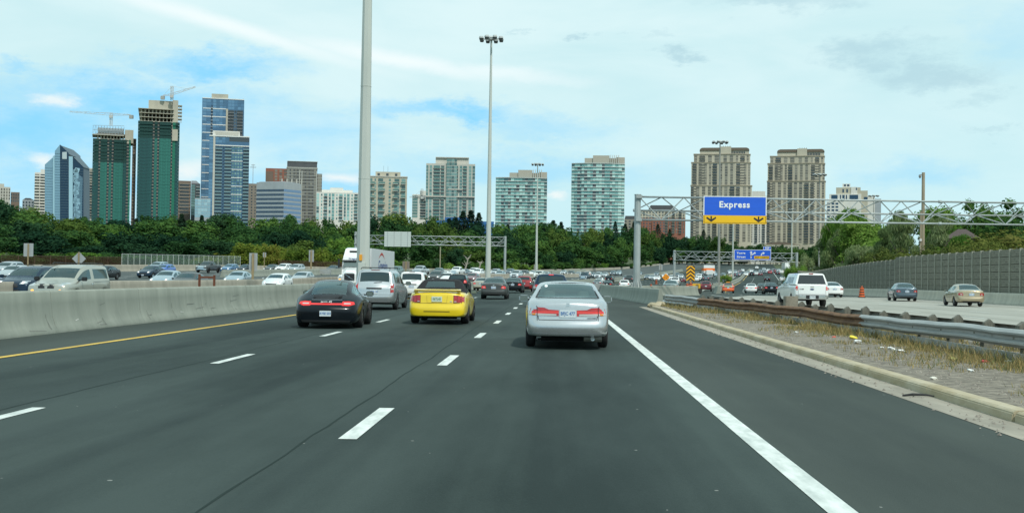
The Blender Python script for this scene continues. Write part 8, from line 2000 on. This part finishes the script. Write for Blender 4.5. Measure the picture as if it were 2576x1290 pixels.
# --- the white truck
def truck():
    D = 117; X = atx(879, D, 2); t = thing('semi_truck', 'white semi truck with a sloped nose and long trailer, half behind the big mast', 'truck', (X, D, zroad(-20, D) + .01), math.pi - .02)
    WH = PT['white']; y0 = 0       # local: front at +y (turned towards us)
    b = MB(); W_ = 1.24
    def ring(y, w_, z0, z1, r_=.12): return [(-w_, y, z0), (w_, y, z0), (w_, y, z1 - r_), (w_ - r_, y, z1), (-w_ + r_, y, z1), (-w_, y, z1 - r_)]
    def loft(rings, name, m, parent=None, bevel=0):
        b = MB(); n = len(rings[0]); v = [q for r in rings for q in r]; f = [(i * n + k, i * n + (k + 1) % n, (i + 1) * n + (k + 1) % n, (i + 1) * n + k) for i in range(len(rings) - 1) for k in range(n)]; f += [tuple(range(n)), tuple((len(rings) - 1) * n + k for k in range(n))]; b.add(v, f); return b.build(name, m, parent or t, bevel=bevel)
    loft([ring(0, .62, .62, 1.55, .25), ring(-.35, .72, .55, 1.78, .3), ring(-1.3, .80, .6, 1.98, .3), ring(-1.9, .95, .7, 2.06, .2)], 'hood', WH, bevel=.02)
    for s in (-1, 1):
        b = MB(); pts = []
        v = [(s * .66, y, z) for y, z in ((0.0, .45), (-.12, 1.05), (-.6, 1.32), (-1.2, 1.25), (-1.5, .75), (-1.5, .45))]; v2 = [(s * 1.2, y - .08, z * .97) for _, y, z in v]
        b.add(v + v2, [tuple(range(6)), tuple(range(11, 5, -1))] + [(i, i + 6, (i + 1) % 6 + 6, (i + 1) % 6) for i in range(6)]); b.build('fender', WH, t, bevel=.06)
        b = MB(); b.box(s * .93 - .16, s * .93 + .16, -.07, .02, .78, 1.15); o = b.build('headlight', HEADL, t, bevel=.03); b = MB(); b.box(-.1, .1, .0, .01, -.0, .1); b.build('turn_lamp', AMBL, o, loc=(s * .95, .025, .80))
        b = MB(); b.box(s * 1.5 - .09, s * 1.5 + .09, -2.1, -1.98, 2.0, 2.9); b.tube([(s * 1.2, -2.1, 2.15), (s * 1.5, -2.05, 2.1)], .03, 5); b.tube([(s * 1.2, -2.1, 2.8), (s * 1.5, -2.05, 2.8)], .03, 5); b.build('mirror', BTRIM, t, bevel=.03)
        for y in (-.85, -5.6, -6.9):
            b = MB(); b.tube([(s * 1.2, y, .52), (s * .85, y, .52)], .52, 20); b.build('wheel', RUBBER, t)
    loft([[(-1.18, -1.85, 1.0), (1.18, -1.85, 1.0), (1.16, -1.95, 2.0), (1.08, -2.35, 2.72), (-1.08, -2.35, 2.72), (-1.16, -1.95, 2.0)], [(-1.24, -2.6, 1.0), (1.24, -2.6, 1.0), (1.24, -2.6, 2.0), (1.2, -2.6, 2.78), (-1.2, -2.6, 2.78), (-1.24, -2.6, 2.0)], [(-1.24, -4.6, .6), (1.24, -4.6, .6), (1.24, -4.6, 2.0), (1.22, -4.6, 2.8), (-1.22, -4.6, 2.8), (-1.24, -4.6, 2.0)]], 'cab', WH)
    loft([[(-1.19, -2.3, 2.74), (1.19, -2.3, 2.74), (1.1, -2.42, 3.1), (-1.1, -2.42, 3.1)], [(-1.2, -2.6, 2.74), (1.2, -2.6, 2.74), (1.03, -3.1, 3.98), (-1.03, -3.1, 3.98)], [(-1.2, -4.6, 2.74), (1.2, -4.6, 2.74), (1.12, -4.6, 4.1), (-1.12, -4.6, 4.1)]], 'roof_fairing', WH, bevel=.05)
    b = MB(); b.add([(-1.08, -1.955, 2.10), (1.08, -1.955, 2.10), (1.0, -2.33, 2.66), (-1.0, -2.33, 2.66)], [(0, 1, 2, 3)]); b.v = [(x, y + .02, z) for x, y, z in b.v]; b.build('windshield', mat('truck glass', (.10, .13, .12), .08, spec=1), t)
    b = MB(); b.add([(-1.12, -2.20, 2.62), (1.12, -2.20, 2.62), (1.12, -2.36, 2.78), (-1.12, -2.36, 2.78)], [(0, 1, 2, 3)]); b.v = [(x, y + .05, z + .02) for x, y, z in b.v]; b.build('sun_visor', BTRIM, t)
    b = MB(); b.prism([(-.5, 3.56), (.5, 3.56), (.56, 3.76), (-.56, 3.76)], -2.70, -2.5); b.v = [(x, y - .26, z) for x, y, z in b.v]; b.build('fairing_window', BTRIM, t)
    b = MB(); b.box(-.52, .52, -.02, .035, .72, 1.42); gr = b.build('grille', BTRIM, t, bevel=.03); b = MB(); b.tube([(-.46, .045, .76), (.46, .045, 1.38)], .025, 4); b.build('grille_bar', CHROME, gr)
    b = MB(); b.tube([(0, .04, 1.07), (0, .06, 1.07)], .06, 10); b.build('round_badge', CHROME, gr)
    b = MB(); b.box(-1.15, 1.15, -.3, .08, .35, .62); b.build('bumper', WH, t, bevel=.05)
    LG = mat('truck logo blue', (.03, .07, .25), .5)
    o = link('lettering', text_mesh('Gregoire', .24, .002, .006, 1.25), LG, t, (0, -2.29, 2.93)); o.rotation_euler = (R(15), 0, math.pi)
    # trailer
    tr = MB(); tr.box(-1.28, 1.28, -20.5, -5.2, 1.15, 4.08); o = tr.build('trailer', mat('trailer white', (.58, .60, .60), .5), t, bevel=.02)
    me = text_mesh('Gregoire', 1.5, .002, .02, 1.1); l_ = link('lettering', me, LG, o, (-1.29, -12.5, 2.3)); l_.rotation_euler = (0, 0, R(-90))
    b = MB(); n = 12; ar = [(-8.6 - 1.6 * math.sin(k * math.pi / n * .5), 2.6 + 1.1 * math.sin(k * math.pi / n)) for k in range(n + 1)]
    arc = [(-9.5 - 4.2 * k / n, 3.0 + .75 * math.sin(math.pi * k / n)) for k in range(n + 1)]; ar2 = [(y, z - .28 * math.sin(math.pi * k / n)) for k, (y, z) in enumerate(arc)]
    for k in range(n): b.add([(-1.292, arc[k][0], arc[k][1]), (-1.292, arc[k + 1][0], arc[k + 1][1]), (-1.292, ar2[k + 1][0], ar2[k + 1][1]), (-1.292, ar2[k][0], ar2[k][1])], [(0, 1, 2, 3)])
    b.build('red_swoosh', mat('logo red', (.45, .04, .02), .5), o)
    for s in (-1, 1):
        for y in (-18.2, -19.4): b = MB(); b.tube([(s * 1.22, y, .52), (s * .85, y, .52)], .52, 18); b.build('trailer_wheel', RUBBER, t)
truck()
# small white and orange truck in the far queue
D = 430; t = thing('box_truck', 'small white box truck with an orange stripe in the far queue', 'truck', (atx(1784, D, 3), D, zroad(atx(1784, D, 3) - off(D), D)), math.pi)
b = MB(); b.box(-2.0, 2.0, -6, 0, 1.0, 4.0); o = b.build('cargo_box', PT['white'], t, bevel=.05); b = MB(); b.box(-2.02, 2.02, -6.02, .02, 1.9, 2.9); b.build('orange_stripe', mat('truck orange', (.75, .17, .03), .5), o)
b = MB(); b.box(-1.2, 1.2, -1.0, 1.3, .5, 2.2); b.build('cab', PT['white'], t, bevel=.1)
for s in (-1, 1):
    for y in (-5, .3): b = MB(); b.tube([(s * 1.1, y, .45), (s * .85, y, .45)], .45, 12); b.build('wheel', RUBBER, t)
D = 620; t = thing('box_truck', 'white box truck just left of the trees at the end of the queue', 'truck', (atx(1983, D, 3), D, zroad(20, D)), math.pi)
b = MB(); b.box(-1.8, 1.8, -9, 0, 1.0, 4.4); b.build('cargo_box', PT['white'], t, bevel=.05)
b = MB(); b.box(-1.2, 1.2, 0, 2, .5, 2.6); b.build('cab', PT['white'], t, bevel=.1)
# --- drivers seen through the glass
def person(label, loc, rz, cloth, hair):
    t = thing('person', label, 'person', loc, rz)
    me = bpy.data.meshes.new('p'); V = [(0, 0, 0), (0, .02, .22), (0, .02, .46), (0, .03, .54), (0, .05, .62), (.19, .02, .44), (-.19, .02, .44), (.24, .12, .2), (-.24, .12, .2), (.17, .38, .24), (-.17, .38, .24), (.1, .35, -.02), (-.1, .35, -.02)]
    E = [(0, 1), (1, 2), (2, 3), (3, 4), (2, 5), (2, 6), (5, 7), (6, 8), (7, 9), (8, 10), (0, 11), (0, 12)]
    rad = [.15, .14, .12, .055, .05, .07, .07, .045, .045, .033, .033, .07, .07]
    me.from_pydata(V, E, []); o = bpy.data.objects.new('p', me); COL.objects.link(o); md = o.modifiers.new('k', 'SKIN'); 
    for i, v in enumerate(me.skin_vertices[0].data): v.radius = (rad[i], rad[i] * .8); v.use_root = i == 0
    o.modifiers.new('s', 'SUBSURF').levels = 1
    ev = bpy.data.meshes.new_from_object(o.evaluated_get(bpy.context.evaluated_depsgraph_get())); bpy.data.objects.remove(o); ev.name = 'body'; ev.materials.clear(); ev.materials.append(cloth); ev.polygons.foreach_set('use_smooth', [True] * len(ev.polygons)); link('body', ev, parent=t)
    def ball(nm, c_, s, m):
        bm = bmesh.new(); bmesh.ops.create_icosphere(bm, subdivisions=3, radius=1)
        for v in bm.verts: v.co = Vector((v.co.x * s[0], v.co.y * s[1], v.co.z * s[2]))
        me = bpy.data.meshes.new(nm); bm.to_mesh(me); bm.free(); me.materials.append(m); me.polygons.foreach_set('use_smooth', [True] * len(me.polygons)); return link(nm, me, parent=t, loc=c_)
    SK = mat('skin', (.42, .25, .18), .6); ball('head', (0, .07, .70), (.075, .095, .12), SK); ball('hair', (0, .045, .725), (.083, .095, .115), hair); b = MB(); b.add([(-.015, .16, .68), (.015, .16, .68), (0, .185, .69), (0, .16, .73)], [(0, 1, 2), (0, 2, 3), (1, 3, 2), (0, 3, 1)]); b.build('nose', SK, t)
    for s in (-1, 1): ball('hand', (s * .17, .41, .25), (.035, .05, .03), SK); ball('ear', (s * .078, .06, .695), (.012, .02, .03), SK)
    return t
CL1 = mat('dark shirt', (.05, .055, .06), .9); HR = mat('dark hair', (.03, .022, .016), .8)
def drive(car_px, D, typ, facing, label, sx=-1):
    pr = PROTO[typ]; a = heading(D); L_ = pr.p['L']; X = atx(car_px, D, .8); cx, cy = X + math.sin(a) * L_ / 2 * .9, D + L_ / 2 * .9
    yc = L_ / 2 - pr.p['up'][pr.p['wind'][0]][0] - 1.0; s = 1 if facing == 'R' else -1
    zs_ = {'hero': .50, 'coupe': .36, 'convertible': .45, 'minivan': .78}[typ]
    person(label, (cx + s * sx * pr.p['W'] * .42, cy + s * yc, zs_), 0 if facing == 'R' else math.pi, CL1, HR)
drive(1426, 24.75, 'hero', 'R', 'driver seen as a dark shape through the rear window of the silver sedan')
drive(1101, 36.3, 'convertible', 'R', 'driver under the soft top of the yellow convertible')
drive(809, 32.4, 'coupe', 'R', 'driver in the black sports coupe')
drive(122, 48.5, 'minivan', 'F', 'driver behind the windshield of the beige minivan')
drive(122, 48.5, 'minivan', 'F', 'passenger beside the driver in the beige minivan', sx=1)
# prototypes are only moulds: take them out
def wipe(o):
    for ch in list(o.children): wipe(ch)
    bpy.data.objects.remove(o)
for c_ in PROTO.values(): wipe(c_.root)
